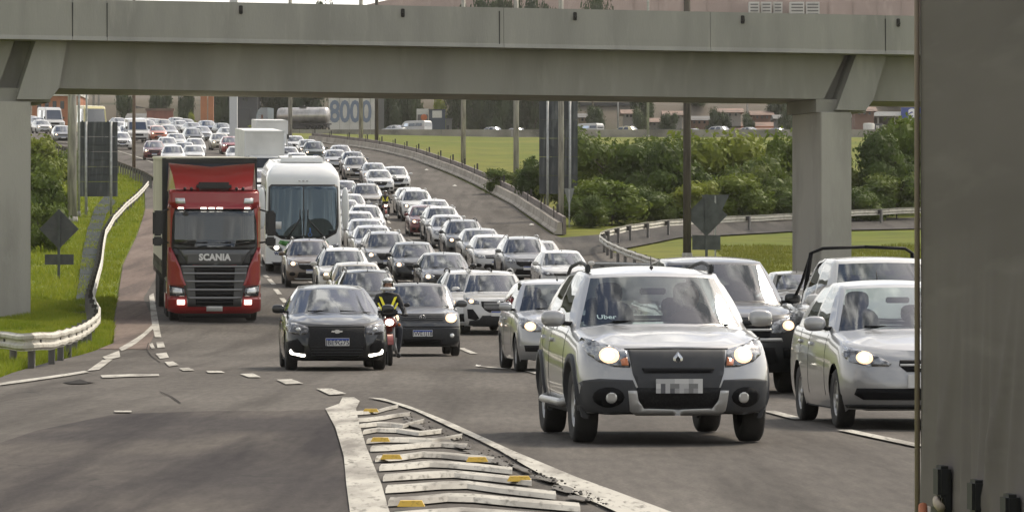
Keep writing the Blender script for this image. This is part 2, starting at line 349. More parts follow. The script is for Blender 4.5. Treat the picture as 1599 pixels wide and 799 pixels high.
# painted nose between ramp and highway: thick borders, raised cross bars, yellow studs
stroke([(508,640),(530,632),(535,622),(553,622),(562,628),(556,640),(560,660),(572,700),(596,760),(607,799),(640,900),(560,900),(546,799),(541,760),(537,715),(524,670)], .02)
stroke([(575,622),(600,624),(640,636),(700,660),(800,706),(900,748),(960,770),(1045,802),(1300,900),(1130,900),(960,802),(900,775),(820,730),(780,706),(740,686),(700,668),(648,643),(606,629)], .02)
def bar(pts, hw=.34, hh=.028):
    """low raised bar across the nose following pixel points"""
    W_ = [unproj(*p) for p in pts]; mb = MB(); prof = [(-hw,.0),(-hw*.7,hh),(hw*.7,hh),(hw,.0)]
    V = []; Fq = []
    for i, (X, d) in enumerate(W_):
        for (o, h) in prof: V.append((X, d + o*1.0, ground(X, d) + .012 + h))
    for i in range(len(W_)-1):
        for k in range(3): Fq.append((i*4+k, (i+1)*4+k, (i+1)*4+k+1, i*4+k+1))
    mb.add(V, Fq, 0, False); return mb.build('raised_bar', [M_line], mk)
bars = [[(548,648),(568,647),(590,645),(607,640),(622,637)],
 [(556,659),(575,658),(600,655),(622,651),(641,649)],
 [(562,668),(590,665),(612,666),(630,668),(650,663),(662,660)],
 [(568,678),(590,674),(620,675),(655,680),(690,676)],
 [(574,692),(600,690),(640,690),(676,692),(700,688),(722,684)],
 [(580,704),(610,703),(645,700),(662,698),(690,697),(730,700)],
 [(588,720),(625,718),(660,713),(690,714),(730,718),(772,722)],
 [(594,734),(630,732),(672,728),(700,729),(745,733),(800,739)],
 [(600,750),(630,748),(680,745),(710,744),(760,749),(830,757)],
 [(604,768),(640,766),(690,762),(730,761),(780,768),(868,778)],
 [(608,788),(650,786),(700,781),(740,782),(800,788),(905,797)],
 [(614,812),(660,808),(720,804),(780,808),(860,814),(960,822)]]
for b_ in bars: bar(b_)
# crumbled patches of broken asphalt along the right border
M_brk = mat('crumbled asphalt', (.11,.10,.09), .95, noise=(6,(.12,.115,.1),6,.45,.7), bump=(14,1))
for (x,y,w_,h_) in ((640,656,16,4),(655,670,22,5),(690,690,24,5),(720,700,30,5),(745,712,26,6),(785,727,26,7),(812,735,22,6),(850,752,30,6),(880,768,26,6),(905,783,30,5),(640,662,10,3)):
    pts = []
    for k in range(11):
        a = 2*pi*k/11; r = random.uniform(.65,1.15); pts.append((x+w_*r*math.cos(a)*.75+ math.sin(a)*h_, y+h_*r*math.sin(a)+math.cos(a)*h_*.6))
    stroke(pts, .026, M_brk, None, 'broken_asphalt')
# crumbs
mb = MB()
for k in range(150):
    t = random.random(); x = 620+t*330+random.uniform(-14,14); y = 648+t*150+random.uniform(-4,4); X, d = unproj(x,y); r = random.uniform(.004,.016)
    mb.ball((X,d,.03+r*.3), r, 5, 3, 0, (1,1,.6))
o = mb.build('asphalt_crumbs', [M_brk]); tag(o, 'loose crumbs of broken asphalt along the white border of the painted nose', 'rubble', kind='stuff')
# tar stain and sealed cracks on the ramp
M_tar = mat('bitumen', (.035,.033,.031), .95, spec=.05)
stroke([(98,598),(112,596),(125,593),(138,597),(150,598),(130,600),(110,600)], .014, M_tar, None, 'tar_patch')
for pts in ([(250,612),(268,620),(282,630)],[(232,535),(229,545),(236,556),(250,566)]):
    wstroke([unproj(*p) for p in pts], .02, .012, 'sealed_crack')
    bpy.context.view_layer.objects if False else None
for o in mk.children:
    if o.name.startswith('sealed_crack'): o.data.materials[0] = M_tar
# reflective studs (yellow blocks)
M_stud = mat('yellow stud', (.62,.40,.05), .45, noise=(30,(.25,.16,.04),4,.55,.8))
M_studside = mat('stud base', (.35,.22,.07), .7)
stud_me = None
STUDL = ['farthest yellow road stud at the tip of the painted nose','yellow road stud on the left border, fifth bar from the tip','second yellow road stud down the left border','yellow road stud on the right side level with the second left one','yellow road stud on the right side, nearest the highway','blackened yellow road stud at the bottom edge of the picture']
for i, (x,y) in enumerate([(579,647),(594,694),(611,722),(745,726),(811,757),(642,797)]):
    X, d = unproj(x, y)
    if stud_me is None:
        mb = MB(); mb.prism([(-.075,0),(.075,0),(.045,.05),(-.045,.05)], 'x', -.07, .07, 0)
        v = [(-.085,-.06,0),(.085,-.06,0),(.085,.06,0),(-.085,.06,0),(-.066,-.035,.036),(.066,-.035,.036),(.066,.035,.036),(-.066,.035,.036)]
        mb = MB(); mb.add(v, [(0,3,2,1),(4,5,6,7),(0,1,5,4),(1,2,6,5),(2,3,7,6),(3,0,4,7)]); stud_me = mb.mesh('road_stud', [M_stud])
    o = link('road_stud', stud_me, None, (X, d, ground(X,d)+.03)); tag(o, STUDL[i], 'road stud', 'yellow road studs on the painted nose')
# drainage strip beside the left guardrail
gl = [unproj(*p) for p in ((113,497),(120,462),(123,440),(128,400),(136,360),(148,325),(165,305))]; gr = [unproj(*p) for p in ((136,497),(143,462),(143,440),(151,400),(158,360),(166,335),(182,315))]
dr = empty('drain_channel'); dr['kind'] = 'structure'
for i in range(len(gl)-1):
    n = 4
    for k in range(n):
        t0, t1 = k/n+.004, (k+1)/n-.004
        q = [tuple(np.array(a)*(1-t)+np.array(b)*t) for a, b, t in ((gl[i],gl[i+1],t0),(gr[i],gr[i+1],t0),(gr[i],gr[i+1],t1),(gl[i],gl[i+1],t1))]
        drape('concrete_slab', q, M_gutter, .05, None, dr)
# litter specks on the carriageway
M_litter = mat('white litter', (.7,.68,.62), .8)
for (x, y, lb) in ((666,266,'white scrap of litter on the empty lane near the top of the hill'),(710,291,'white scrap of litter on the empty lane halfway down the barrier'),(830,352,'white scrap of litter near the end of the pale barrier'),(747,574,'white scrap of litter on the road right of the small grey hatchback')):
    X, d = unproj(x, y); q_ = random.uniform(.8,1.2); mb = MB(); r_ = .16 if y < 400 else .05
    mb.add([(-r_,-r_*.7,.02),(r_*.2,-r_,.01),(r_,-r_*.2,.03),(r_*.5,r_,.02),(-r_*.7,r_*.8,.04),(0,0,r_*.55)], [(0,1,5),(1,2,5),(2,3,5),(3,4,5),(4,0,5),(4,3,2,1,0)])
    o = mb.build('litter', [M_litter], None, (X, d, ground(X,d)+.02)); tag(o, lb, 'litter')
# ------------------------------------------------------------------ overpass
M_conc = mat('bridge concrete', (.315,.308,.278), .9, noise=(.9,(.26,.255,.232),9,.42,.66), noise2=(2.6,(.35,.338,.305),8,.55,.75), bump=(25,.25), stretch=(1,1,.22), spec=.2)
M_conc2 = mat('girder concrete', (.275,.268,.238), .9, noise=(.9,(.225,.218,.194),9,.42,.68), noise2=(3,(.31,.30,.265),6,.56,.8), bump=(25,.25), stretch=(1,1,.2), spec=.2)
M_pier = mat('pier concrete', (.38,.365,.325), .85, noise=(.9,(.26,.25,.22),9,.45,.7), noise2=(5,(.4,.39,.35),5,.6,.8), bump=(30,.25), stretch=(1,1,.3))
M_joint = mat('dark joint', (.03,.03,.028), .9)  # plain dark tone of the thin deck joints
BA = math.atan(.305); BO = Vector((-14.2, 118.0, 0))
bridge = empty('overpass', BO, (0,0,BA)); tag(bridge, 'long grey concrete overpass crossing above the whole highway', 'bridge')
def bx(px, off=0.0):
    """photo column -> distance along the overpass at setback off"""
    ax = (px-CX)/F; p0 = BO + Vector((-math.sin(BA)*off, math.cos(BA)*off, 0))
    Y = (p0.y - math.tan(BA)*p0.x)/(1-math.tan(BA)*ax); X = ax*Y
    return (X-p0.x)/math.cos(BA)
X0, X1 = -45, 75
mb = MB()
prof = [(0.0,8.42),(-.05,8.30),(.35,8.28),(.9,8.36),(5.2,8.36),(5.6,8.30),(5.65,9.43),(5.4,9.43),(5.3,8.75),(.45,8.75),(.3,9.43),(.02,9.45),(0.0,8.62)]
step = 12.0; k = 0; x = X0
seg_edges = [X0, -20, bx(113)-.0, bx(167), 14.6, bx(1160)-1.0, bx(1383), 40, 58, X1]
for a, b in zip(seg_edges[:-1], seg_edges[1:]):
    m_ = MB(); m_.prism([(y, z) for y, z in prof], 'x', a+.006, b-.006); m_.build('deck_segment', [M_conc], bridge)
for px in (113, 167, 780, 1383):
    xx = bx(px); mb = MB(); mb.box(xx-.012, xx+.012, -.008, .02, 8.4, 9.35); mb.build('expansion_joint', [M_joint], bridge)
for px in (376, 629, 898, 1160, 1403):
    xx = bx(px); m_ = MB(); m_.box(xx-.05, xx+.05, -.03, .05, 9.12, 9.36, bev=.015); m_.box(xx-.02, xx+.02, -.12, 0, 9.18, 9.24); m_.build('drain_spout', [mat('rust black', (.03,.027,.025), .8)], bridge)
# girders between slanted pier heads
def elev(pxt, pxb, off): return bx(pxt, off), bx(pxb, off)
GO = .75
lt, lb = elev(105, 78, GO); rt, rb = elev(1338, 1299, GO)
mb = MB(); mb.prism([(lt, 8.34),(lb-.0, 6.99),(rb-.25, 6.99),(rt-.35, 8.34)], 'y', GO, GO+3.6); mb.build('girder', [M_conc2], bridge)
lt0, lb0 = elev(48, 20, GO)
mb = MB(); mb.prism([(X0, 8.34),(X0, 6.93),(lb0-.45, 6.93),(lt0-.45, 8.34)], 'y', GO, GO+3.6); mb.build('girder', [M_conc2], bridge)
rt1, rb1 = elev(1385, 1352, GO)
mb = MB(); mb.prism([(rt1, 8.34),(rb1, 6.96),(X1, 6.96),(X1, 8.34)], 'y', GO+.05, GO+3.6); mb.build('girder', [M_conc2], bridge)
def pier(px_l, px_r, top_l, top_r, bot_l, bot_r, gz, label):
    e = bridge
    a, b = bx(px_l, .55), bx(px_r, .55)
    m_ = MB(); m_.box(a, b, .55, 2.95, -1.2, 6.60, bev=.02); m_.build('pier', [M_pier], e)
    h = MB(); o = .5
    h.prism([(bx(bot_l,o), 6.66),(bx(bot_r,o), 6.66),(bx(bot_r,o)+.25, 6.98),(bx(top_r,o), 8.33),(bx(top_l,o), 8.33)], 'y', o, 3.1); h.build('pier_head', [M_conc], e)
    c = MB(); c.box(a-.08, bx(bot_r,.7)+.02, .72, 3.2, 6.602, 6.98); c.build('pier_cap', [M_conc2], e)
    g = MB(); g.prism([(bx(bot_l,1.2)-.6, 7.0),(bx(bot_l,1.2)+.1,7.0),(bx(top_l,1.2)+.1,8.33),(bx(top_l,1.2)-.6,8.33)], 'y', 1.2, 4.2); g.build('diaphragm', [M_conc2], e)
pier(1282, 1330, 1338, 1385, 1306, 1352, 0, '')
pier(-5, 48, 56, 105, 26, 78, 0, '')
# ------------------------------------------------------------------ guardrails
M_rail = mat('cream guardrail', (.52,.50,.43), .55, noise=(3,(.34,.31,.26),6,.45,.7), noise2=(11,(.20,.12,.08),5,.62,.75))
M_rail2 = mat('galvanised guardrail', (.33,.34,.34), .5, metal=.35, noise=(2,(.2,.2,.19),6,.45,.7), noise2=(14,(.20,.13,.09),5,.62,.8))
M_rust = mat('rusty guardrail', (.20,.15,.12), .75, noise=(3,(.10,.075,.06),6,.4,.65))
M_post = mat('rail post', (.20,.19,.18), .7, metal=.2)
M_rblk = mat('rail block', (.06,.055,.05), .8)
WB = [(.0,.31),(.0,.295),(.055,.26),(.055,.21),(.0,.17),(.0,.14),(.055,.10),(.055,.05),(.0,.015),(.0,.0)]
def guardrail(name, px, h, label, m, side=1, spacing=2.0, blocks=True, world=None, seg=4.0, group=None):
    """px: photo points of the rail's top edge; side: which way the corrugation faces"""
    pts = world or [unproj(x, y, h) for x, y in px]
    P = [Vector((p[0], p[1])) for p in pts]; cum = [0]
    for a, b in zip(P[:-1], P[1:]): cum.append(cum[-1] + (b-a).length)
    def at(s):
        s = min(max(s, 0), cum[-1]); i = min(np.searchsorted(cum, s, 'right')-1, len(P)-2); t = (s-cum[i])/max(cum[i+1]-cum[i], 1e-6)
        p0 = P[max(i-1,0)]; p1 = P[i]; p2 = P[i+1]; p3 = P[min(i+2,len(P)-1)]
        return p1.lerp(p2, t)
    def sm(s): return (at(s-.5)+at(s+.5)+at(s-1)+at(s+1)+at(s))/5
    root = empty(name, (P[0].x, P[0].y, ground(P[0].x, P[0].y))); tag(root, label, 'guardrail', group)
    base = root.location
    s = 0.0
    while s < cum[-1]-.3:
        e_ = min(s+seg, cum[-1]); n = max(3, int((e_-s)/.5)); V = []; Fq = []
        for k in range(n+1):
            q = s + (e_-s+.06)*k/n; p = sm(q); t = (sm(q+.2)-sm(q-.2)).normalized(); nn = Vector((t.y, -t.x))*side
            gz = ground(p.x, p.y)
            for (o, z) in WB: V.append((p.x+nn.x*(o+.02)-base.x, p.y+nn.y*(o+.02)-base.y, gz+h-.31+z-base.z+.01*math.sin(q*1.7)))
        m_ = len(WB)
        for k in range(n):
            for j in range(m_-1): Fq.append((k*m_+j, (k+1)*m_+j, (k+1)*m_+j+1, k*m_+j+1))
        mm = MB(); mm.add(V, Fq, 0, False); mm.build('beam', [m], root)
        s = e_
    q = .6
    pm = MB(); pm.box(-.05,.05,-.06,-.04,-.3,h-.03); pm.box(-.05,.05,.04,.06,-.3,h-.03); pm.box(-.01,.01,-.04,.04,-.3,h-.03)
    if blocks: pm.box(-.07,.07,.03,.17,h-.27,h-.06,1)
    pme = pm.mesh('post', [M_post, M_rblk])
    while q < cum[-1]:
        p = sm(q); t = (sm(q+.2)-sm(q-.2)).normalized(); nn = Vector((t.y,-t.x))*side
        o = link('post', pme, root, (p.x-nn.x*.13-base.x, p.y-nn.y*.13-base.y, ground(p.x,p.y)-base.z), (0,0,math.atan2(-nn.x, nn.y))); q += spacing
    return root
guardrail('guardrail', [(-60,514),(0,517),(45,520),(85,517),(118,509),(140,498),(152,488),(153,478),(146,466),(143,455),(150,430),(157,405),(160,380),(164,358),(177,336),(196,316),(212,303),(223,292),(231,282)], .62,
          'cream painted guardrail curling through the left verge beside the shoulder', M_rail, 1, 4.0, group=None)
guardrail('guardrail', [(20,214),(50,219),(100,229),(150,242),(190,254),(226,268),(240,276)], .75, 'brown weathered guardrail with dark posts along the far left road edge', M_rust, -1, 2.0, seg=6)
guardrail('guardrail', [(1046,409),(1010,399),(975,387),(950,376),(938,367),(940,361),(952,357),(985,350),(1040,343),(1100,339),(1240,333),(1330,328),(1440,323),(1520,320)], .75,
          'grey guardrail hooking round the grass nose behind the overpass pier', M_rail, -1, 4.0)
guardrail('guardrail', [(912,409),(960,409),(1046,411),(1120,413)], .75, 'low weathered guardrail running behind the roof of the silver crossover', M_rail2, 1, 2.0, seg=3)
# concrete barrier along the right of the highway
M_bar = mat('barrier concrete', (.40,.36,.30), .85, noise=(.8,(.25,.22,.18),8,.4,.7), noise2=(4,(.14,.12,.10),5,.6,.8))
def barrier():
    pts = [unproj(*p) for p in ((866,366),(838,346),(800,320),(750,293),(700,270),(668,258),(640,248),(600,238),(560,231),(520,226),(480,221))]
    P = [Vector(p) for p in pts]; cum = [0]
    for a, b in zip(P[:-1], P[1:]): cum.append(cum[-1]+(b-a).length)
    def at(s):
        s = min(max(s,0),cum[-1]); i = min(np.searchsorted(cum, s, 'right')-1, len(P)-2); return P[i].lerp(P[i+1], (s-cum[i])/(cum[i+1]-cum[i]))
    root = empty('concrete_barrier', (P[0].x, P[0].y, ground(P[0].x,P[0].y))); tag(root, 'long pale concrete barrier climbing the hill on the right of the traffic', 'barrier')
    prof = [(0,0),(-.04,.10),(.10,.22),(.16,.60),(.36,.60),(.38,.26),(.39,0)]; s = 0
    while s < cum[-1]-1:
        e_ = min(s+6, cum[-1]); V = []; n = 3
        for k in range(n+1):
            q = s+.03+(e_-s-.06)*k/n; p = at(q); t = (at(q+1)-at(q-1)).normalized(); nn = Vector((t.y,-t.x))
            for o, z in prof: V.append((p.x+nn.x*o-root.location.x, p.y+nn.y*o-root.location.y, ground(p.x,p.y)+z-root.location.z))
        m_ = len(prof); Fq = [(k*m_+j,(k+1)*m_+j,(k+1)*m_+(j+1)%m_,k*m_+(j+1)%m_) for k in range(n) for j in range(m_)]
        Fq += [tuple(range(m_)), tuple(range(n*m_, (n+1)*m_))]
        mm = MB(); mm.add(V, Fq); mm.build('barrier_block', [M_bar], root); s = e_
    # darker wall standing behind the pale face, with short dark posts along its top
    M_bw = mat('weathered wall behind barrier', (.20,.17,.15), .9, noise=(.6,(.13,.11,.10),6,.4,.7), noise2=(5,(.27,.24,.21),5,.58,.8)); s = 0
    while s < cum[-1]-1:
        e_ = min(s+12, cum[-1]); V = []; n = 6
        for k in range(n+1):
            q = s+.03+(e_-s-.06)*k/n; p = at(q); t = (at(q+1)-at(q-1)).normalized(); nn = Vector((t.y,-t.x))
            for o, z in ((.40,0),(.42,.88),(.56,.88),(.58,0)): V.append((p.x+nn.x*o-root.location.x, p.y+nn.y*o-root.location.y, ground(p.x,p.y)+z-root.location.z))
        Fq = [(k*4+j,(k+1)*4+j,(k+1)*4+(j+1)%4,k*4+(j+1)%4) for k in range(n) for j in range(4)]+[(0,1,2,3),tuple(range(n*4,n*4+4))]
        mm = MB(); mm.add(V, Fq); mm.build('wall_panel', [M_bw], root)
        p = at(s+6); m2 = MB(); m2.box(-.06,.06,-.06,.06,.80,1.30); o = m2.build('post', [M_rblk], root); t = (at(s+7)-at(s+5)).normalized(); o.location = (p.x+t.y*.49-root.location.x, p.y-t.x*.49-root.location.y, ground(p.x,p.y)-root.location.z)
        m2 = MB(); m2.box(-.03,.03,-.03,.03,.62,1.2); o = m2.build('post', [M_rblk], root); o.location = (p.x+t.y*.30-root.location.x, p.y-t.x*.30-root.location.y, ground(p.x,p.y)-root.location.z)
        s = e_
barrier()
# low wall along the near side of the upper road
mb = MB(); up = empty('parapet_wall', (-70, UP0, ground(0,UP0))); tag(up, 'low grey wall along the near side of the upper road', 'wall')
M_wallup = mat('upper wall', (.30,.28,.25), .9, noise=(.25,(.13,.12,.105),7,.4,.65), noise2=(2,(.26,.245,.22),4,.55,.8))
x = -70
while x < 130:
    m_ = MB(); m_.box(x+70+.03, x+70+9.97, -.15, .15, -.3, 1.05 if x < 90 else .85); m_.build('wall_panel', [M_wallup], up); x += 10
# ------------------------------------------------------------------ poles and road signs
M_wood = mat('dark pole', (.10,.085,.07), .9, noise=(2,(.055,.046,.04),6,.4,.65), stretch=(3,3,.4))
M_cpole = mat('concrete pole', (.42,.40,.35), .85, noise=(2,(.21,.20,.18),6,.4,.65), stretch=(3,3,.4))
M_brown = mat('brown pole', (.19,.13,.10), .85, noise=(2,(.12,.085,.07),6,.4,.65))
M_steel = mat('galvanised post', (.42,.43,.42), .5, metal=.3, noise=(5,(.3,.3,.29),4,.4,.7))
M_signback = mat('sign back', (.05,.056,.062), .6, metal=.1, noise=(.9,(.17,.18,.18),7,.50,.72), noise2=(2.2,(.028,.03,.034),6,.5,.75), stretch=(3.5,1,.5))
M_signback2 = mat('small sign back', (.09,.10,.10), .55, metal=.2, noise=(2,(.05,.055,.055),5,.4,.65))
def pole(px, w, py, h, m, label, group=None, lamp=False, square=False, py_depth=None):
    X, d = unproj(px, py); s = F/d; r = w/s/2
    root = empty('utility_pole' if not lamp else 'street_lamp', (X, d, ground(X,d)-.1)); tag(root, label, 'pole', group)
    mb = MB()
    if square: mb.box(-r, r, -r, r, 0, h)
    else: mb.tube([(0,0,0),(0,0,h*.5),(0,0,h)], [r*1.0, r*.9, r*.72], 12)
    mb.build('shaft', [m], root)
    b = MB(); b.tube([(0,0,0),(0,0,.35)], [r*1.35, r*1.2], 12) if not square else b.box(-r*1.3, r*1.3, -r*1.3, r*1.3, 0, .3); b.build('footing', [M_cpole], root)
    if lamp or h > 9:
        a = MB(); a.tube([(0,0,h*.97),(.5,0,h*.995),(1.4,0,h)], [.05,.045,.04], 6); a.box(1.3, 1.9, -.1, .1, h-.06, h+.06, bev=.03); a.build('lamp_arm', [M_steel], root)
    return root
pole(112.5, 15, 346, 13, M_cpole, 'thick concrete pole left of the large dark sign on the verge')
pole(123, 4.5, 337, 12, M_steel, 'thin grey steel pole just behind the thick concrete pole at left')
pole(135, 3.5, 330, 11, M_steel, 'slim steel pole behind the left half of the dark sign')
pole(209, 5.5, 277, 13, M_brown, 'thin brown pole standing by the far left guardrail')
pole(364.5, 12, 225, 14, mat('white column', (.55,.56,.57), .7), 'wide white post above the queue behind the white box truck', square=True)
pole(453, 6.5, 222, 22, M_cpole, 'tall pole in front of the silver tank of the lorry')
pole(563.5, 7, 229, 24, M_cpole, 'grey pole between the numbered wall and the barrier end')
pole(588, 6, 231, 24, M_wood, 'dark slim pole right of the numbered wall')
pole(723.5, 8, 264, 16, M_cpole, 'grey pole on the mown slope right of the white van')
pole(806, 9, 302, 15, M_cpole, 'grey pole at the left edge of the bushes')
pole(876, 9.5, 353, 16, M_cpole, 'grey pole in front of the twin dark sign boards')
pole(1073, 13, 404, 15, M_wood, 'thick dark wooden pole beside the back of the diamond sign')
pole(1012, 4, 214, 38, M_steel, 'thin pole rising above the overpass right of centre')
pole(1167, 3.5, 207, 12, M_steel, 'thin pole beside the long brown roof')
pole(965, 3, 212, 12, M_steel, 'thin pole beyond the upper road above the bushes')
pole(280, 4, 195, 14, M_cpole, 'thin pale pole beyond the far queue near the orange columns')
pole(183, 4, 188, 12, M_cpole, 'pale pole right of the yellow bus')
pole(146, 4.5, 192, 11, M_cpole, 'pale pole rising in front of the yellow bus windscreen')
pole(154, 4, 195, 9, M_cpole, 'short pale pole beside the yellow bus windscreen')
def signboard(pxl, pxr, ytop, ybot, ybase, posts, label, n, m=M_signback, gaps=()):
    X, d = unproj((pxl+pxr)/2, ybase); gz = ground(X,d); s = F/d
    root = empty('road_sign', (X, d, gz)); tag(root, label, 'road sign')
    xl, xr = at_depth(pxl,d)-X, at_depth(pxr,d)-X; zt, zb = z_at(ytop,d)-gz, z_at(ybot,d)-gz
    for k in range(n):
        a, b = zb+(zt-zb)*k/n, zb+(zt-zb)*(k+1)/n
        mb = MB(); mb.box(xl, xr, .0, .03, a+.008, b-.008); mb.build('sign_panel', [m], root)
        c = MB(); c.box(xl+.05, xr-.05, -.03, -.002, (a+b)/2-.02, (a+b)/2+.02); c.build('stiffener', [m], root)
    for p in posts:
        x = at_depth(p, d)-X; mb = MB(); mb.tube([(x,-.08,-.2),(x,-.08,zt)], 2.1/s, 8); mb.build('post', [M_steel], root)
    return root
signboard(124, 183.5, 190, 307, 336, (134.5, 173.5), 'large dark rectangular sign seen from behind on the left verge', 5)
signboard(842, 873, 158, 303, 345, (855,), 'tall dark sign board left of the grey pole by the bushes', 5)
signboard(881, 902, 158, 303, 345, (890,), 'tall dark sign board right of the grey pole by the bushes', 5)
def diamond(px, py, half, ybase, plate, label, m=M_signback2, pw=4):
    X, d = unproj(px, ybase); gz = ground(X,d); s = F/d
    root = empty('road_sign', (X, d, gz)); tag(root, label, 'road sign'); zc = z_at(py,d)-gz; r = half/s
    mb = MB(); mb.prism([(0,zc+r),(r,zc),(0,zc-r),(-r,zc)], 'y', 0, .03); mb.build('sign_plate', [m], root)
    mb = MB(); x0,x1,y0,y1 = plate; mb.box(at_depth(x0,d)-X, at_depth(x1,d)-X, 0, .03, z_at(y1,d)-gz, z_at(y0,d)-gz); mb.build('lower_plate', [m], root)
    mb = MB(); mb.box(-pw/2/s, pw/2/s, -.08, -.01, -.2, zc+r*.98); mb.build('post', [M_signback2], root)
    mb = MB(); mb.box(-r*.95, r*.95, -.012, -.002, zc-.02, zc+.02); mb.build('stiffener', [M_signback2], root)
    return root
o = diamond(92, 357.5, 31, 433, (70,115,397,413), 'back of a dark diamond sign with a lower plate on the left verge', mat('dark diamond', (.05,.052,.058), .5, noise=(3,(.08,.08,.085),4,.4,.7)))
mb = MB()
diamond(1103, 336, 33, 404, (1081,1125,367,390), 'back of a grey diamond sign with a lower plate near the wooden pole')
def yield_sign(px, ytop, w, h, ybase, label, m):
    X, d = unproj(px, ybase); gz = ground(X,d); s = F/d; root = empty('road_sign', (X,d,gz)); tag(root, label, 'road sign'); zt = z_at(ytop,d)-gz
    mb = MB(); mb.prism([(-w/2/s,zt),(w/2/s,zt),(0,zt-h/s)], 'y', 0, .025); mb.build('sign_plate', [m], root)
    mb = MB(); mb.box(-1.2/s,1.2/s,-.06,-.005,-.2,zt-.05); mb.build('post', [M_steel], root)
yield_sign(889, 294, 16, 30, 353, 'small grey give way sign back at the foot of the twin boards', mat('give way back', (.22,.23,.22), .6))
yield_sign(1117, 304, 44, 46, 398, 'grey give way sign back partly behind the grey diamond sign', M_signback2)
# ------------------------------------------------------------------ grey tarpaulin lorry close on the right
def tarp_lorry():
    root = empty('tarpaulin_lorry', (1.340, 14.0, 0), (0,0,math.atan(.09))); tag(root, 'grey tarpaulin side of a lorry filling the right edge of the picture', 'lorry')
    M_t = mat('grey tarpaulin', (.185,.165,.158), .9, noise=(2.2,(.15,.134,.128),6,.4,.65), noise2=(9,(.22,.20,.19),6,.54,.85), stretch=(1,.10,1), spec=.1)
    # local -y runs back towards the camera; the wall is at x=0
    Y0, Y1, Z0, Z1 = -11.5, 0.0, .66, 4.15; ny, nz = 240, 60; V = []; Fq = []
    rr = random.Random(3); folds = [(rr.uniform(-3.0,0), rr.uniform(.65,1.0), rr.uniform(-1.0,.6), rr.uniform(.01,.025)) for _ in range(16)]
    for i in range(ny+1):
        y = Y0+(Y1-Y0)*(i/ny)**.55
        for j in range(nz+1):
            z = Z0+(Z1-Z0)*(j/nz)**1.4; x = .004*math.sin(y*2.1+z)+.0012*math.sin(y*9+z*2)
            for (fy, fz, sl_, am) in folds:
                if z < fz+.75: x -= am*math.exp(-((y-fy-sl_*(z-fz)*.6)/.045)**2)*max(0,1-(z-Z0)/.9)
            x += .03*max(0, (.95-z))*math.sin(y*13)
            V.append((x, y, z))
    for i in range(ny):
        for j in range(nz): a = i*(nz+1)+j; Fq.append((a, a+nz+1, a+nz+2, a+1))
    o = link('tarpaulin', make_mesh('tarpaulin', V, Fq, M_t, None, True), root)
    mb = MB(); mb.box(.03, 2.5, Y0+.02, Y1-.03, .62, 4.12); mb.build('cargo_box', [mat('cargo box', (.12,.115,.11), .8)], root)
    mb = MB(); mb.tube([(-.010,-.010,.45),(-.010,-.010,4.16)], .009, 8); mb.build('edge_piping', [mat('piping', (.30,.24,.21), .9)], root)
    mb = MB(); mb.box(0, 2.5, Y0, Y1, .46, .6); mb.build('chassis', [mat('lorry chassis', (.03,.03,.03), .6)], root)
    M_s = mat('black strap', (.012,.012,.013), .6)
    for px, yt, wd in ((1487,726,.05),(1541,748,.05),(1594,770,.05)):
        ax = (px-CX)/F; # intersect wall
        d = 1.340+.09*14.0; d = d/(ax+.09); yl = (d-14.0)/math.cos(math.atan(.09)); z = z_at(yt, d)
        mb = MB(); mb.box(-.035,-.012, yl-wd, yl+wd, .2, z-.05, bev=.004); mb.box(-.055,-.012, yl-wd*1.05, yl+wd*.9, z-.10, z, bev=.01); mb.build('strap', [M_s], root)
        r_ = MB(); r_.box(-.075,-.03, yl-wd*.8, yl+wd*.8, .52, .60, bev=.01); r_.build('ratchet', [mat('ratchet steel', (.25,.24,.23), .4, metal=.7)], root)
    yl = -.30
    mb = MB(); mb.tube([(-.05,yl-.02,.67),(-.055,yl-.05,.63),(-.05,yl-.13,.60),(-.05,yl-.24,.585)], [.014,.016,.014,.012], 8); mb.build('rope_end', [mat('orange rope', (.45,.16,.08), .8)], root)
    mb = MB(); mb.tube([(-.05,yl-.26,.70),(-.055,yl-.29,.688),(-.05,yl-.33,.675)], .014, 8); mb.build('rope_end', [mat('cream rope', (.45,.38,.30), .8)], root)
    for y in (-2.0,-3.3,-9.5):
        m_ = MB(); m_.lathe([(.2,-.15),(.46,-.15),(.5,-.08),(.5,.08),(.46,.15),(.2,.15)], 24, 'x', (.25,y,.5)); m_.build('wheel', [mat('tyre', (.02,.02,.02), .85)], root)
tarp_lorry()
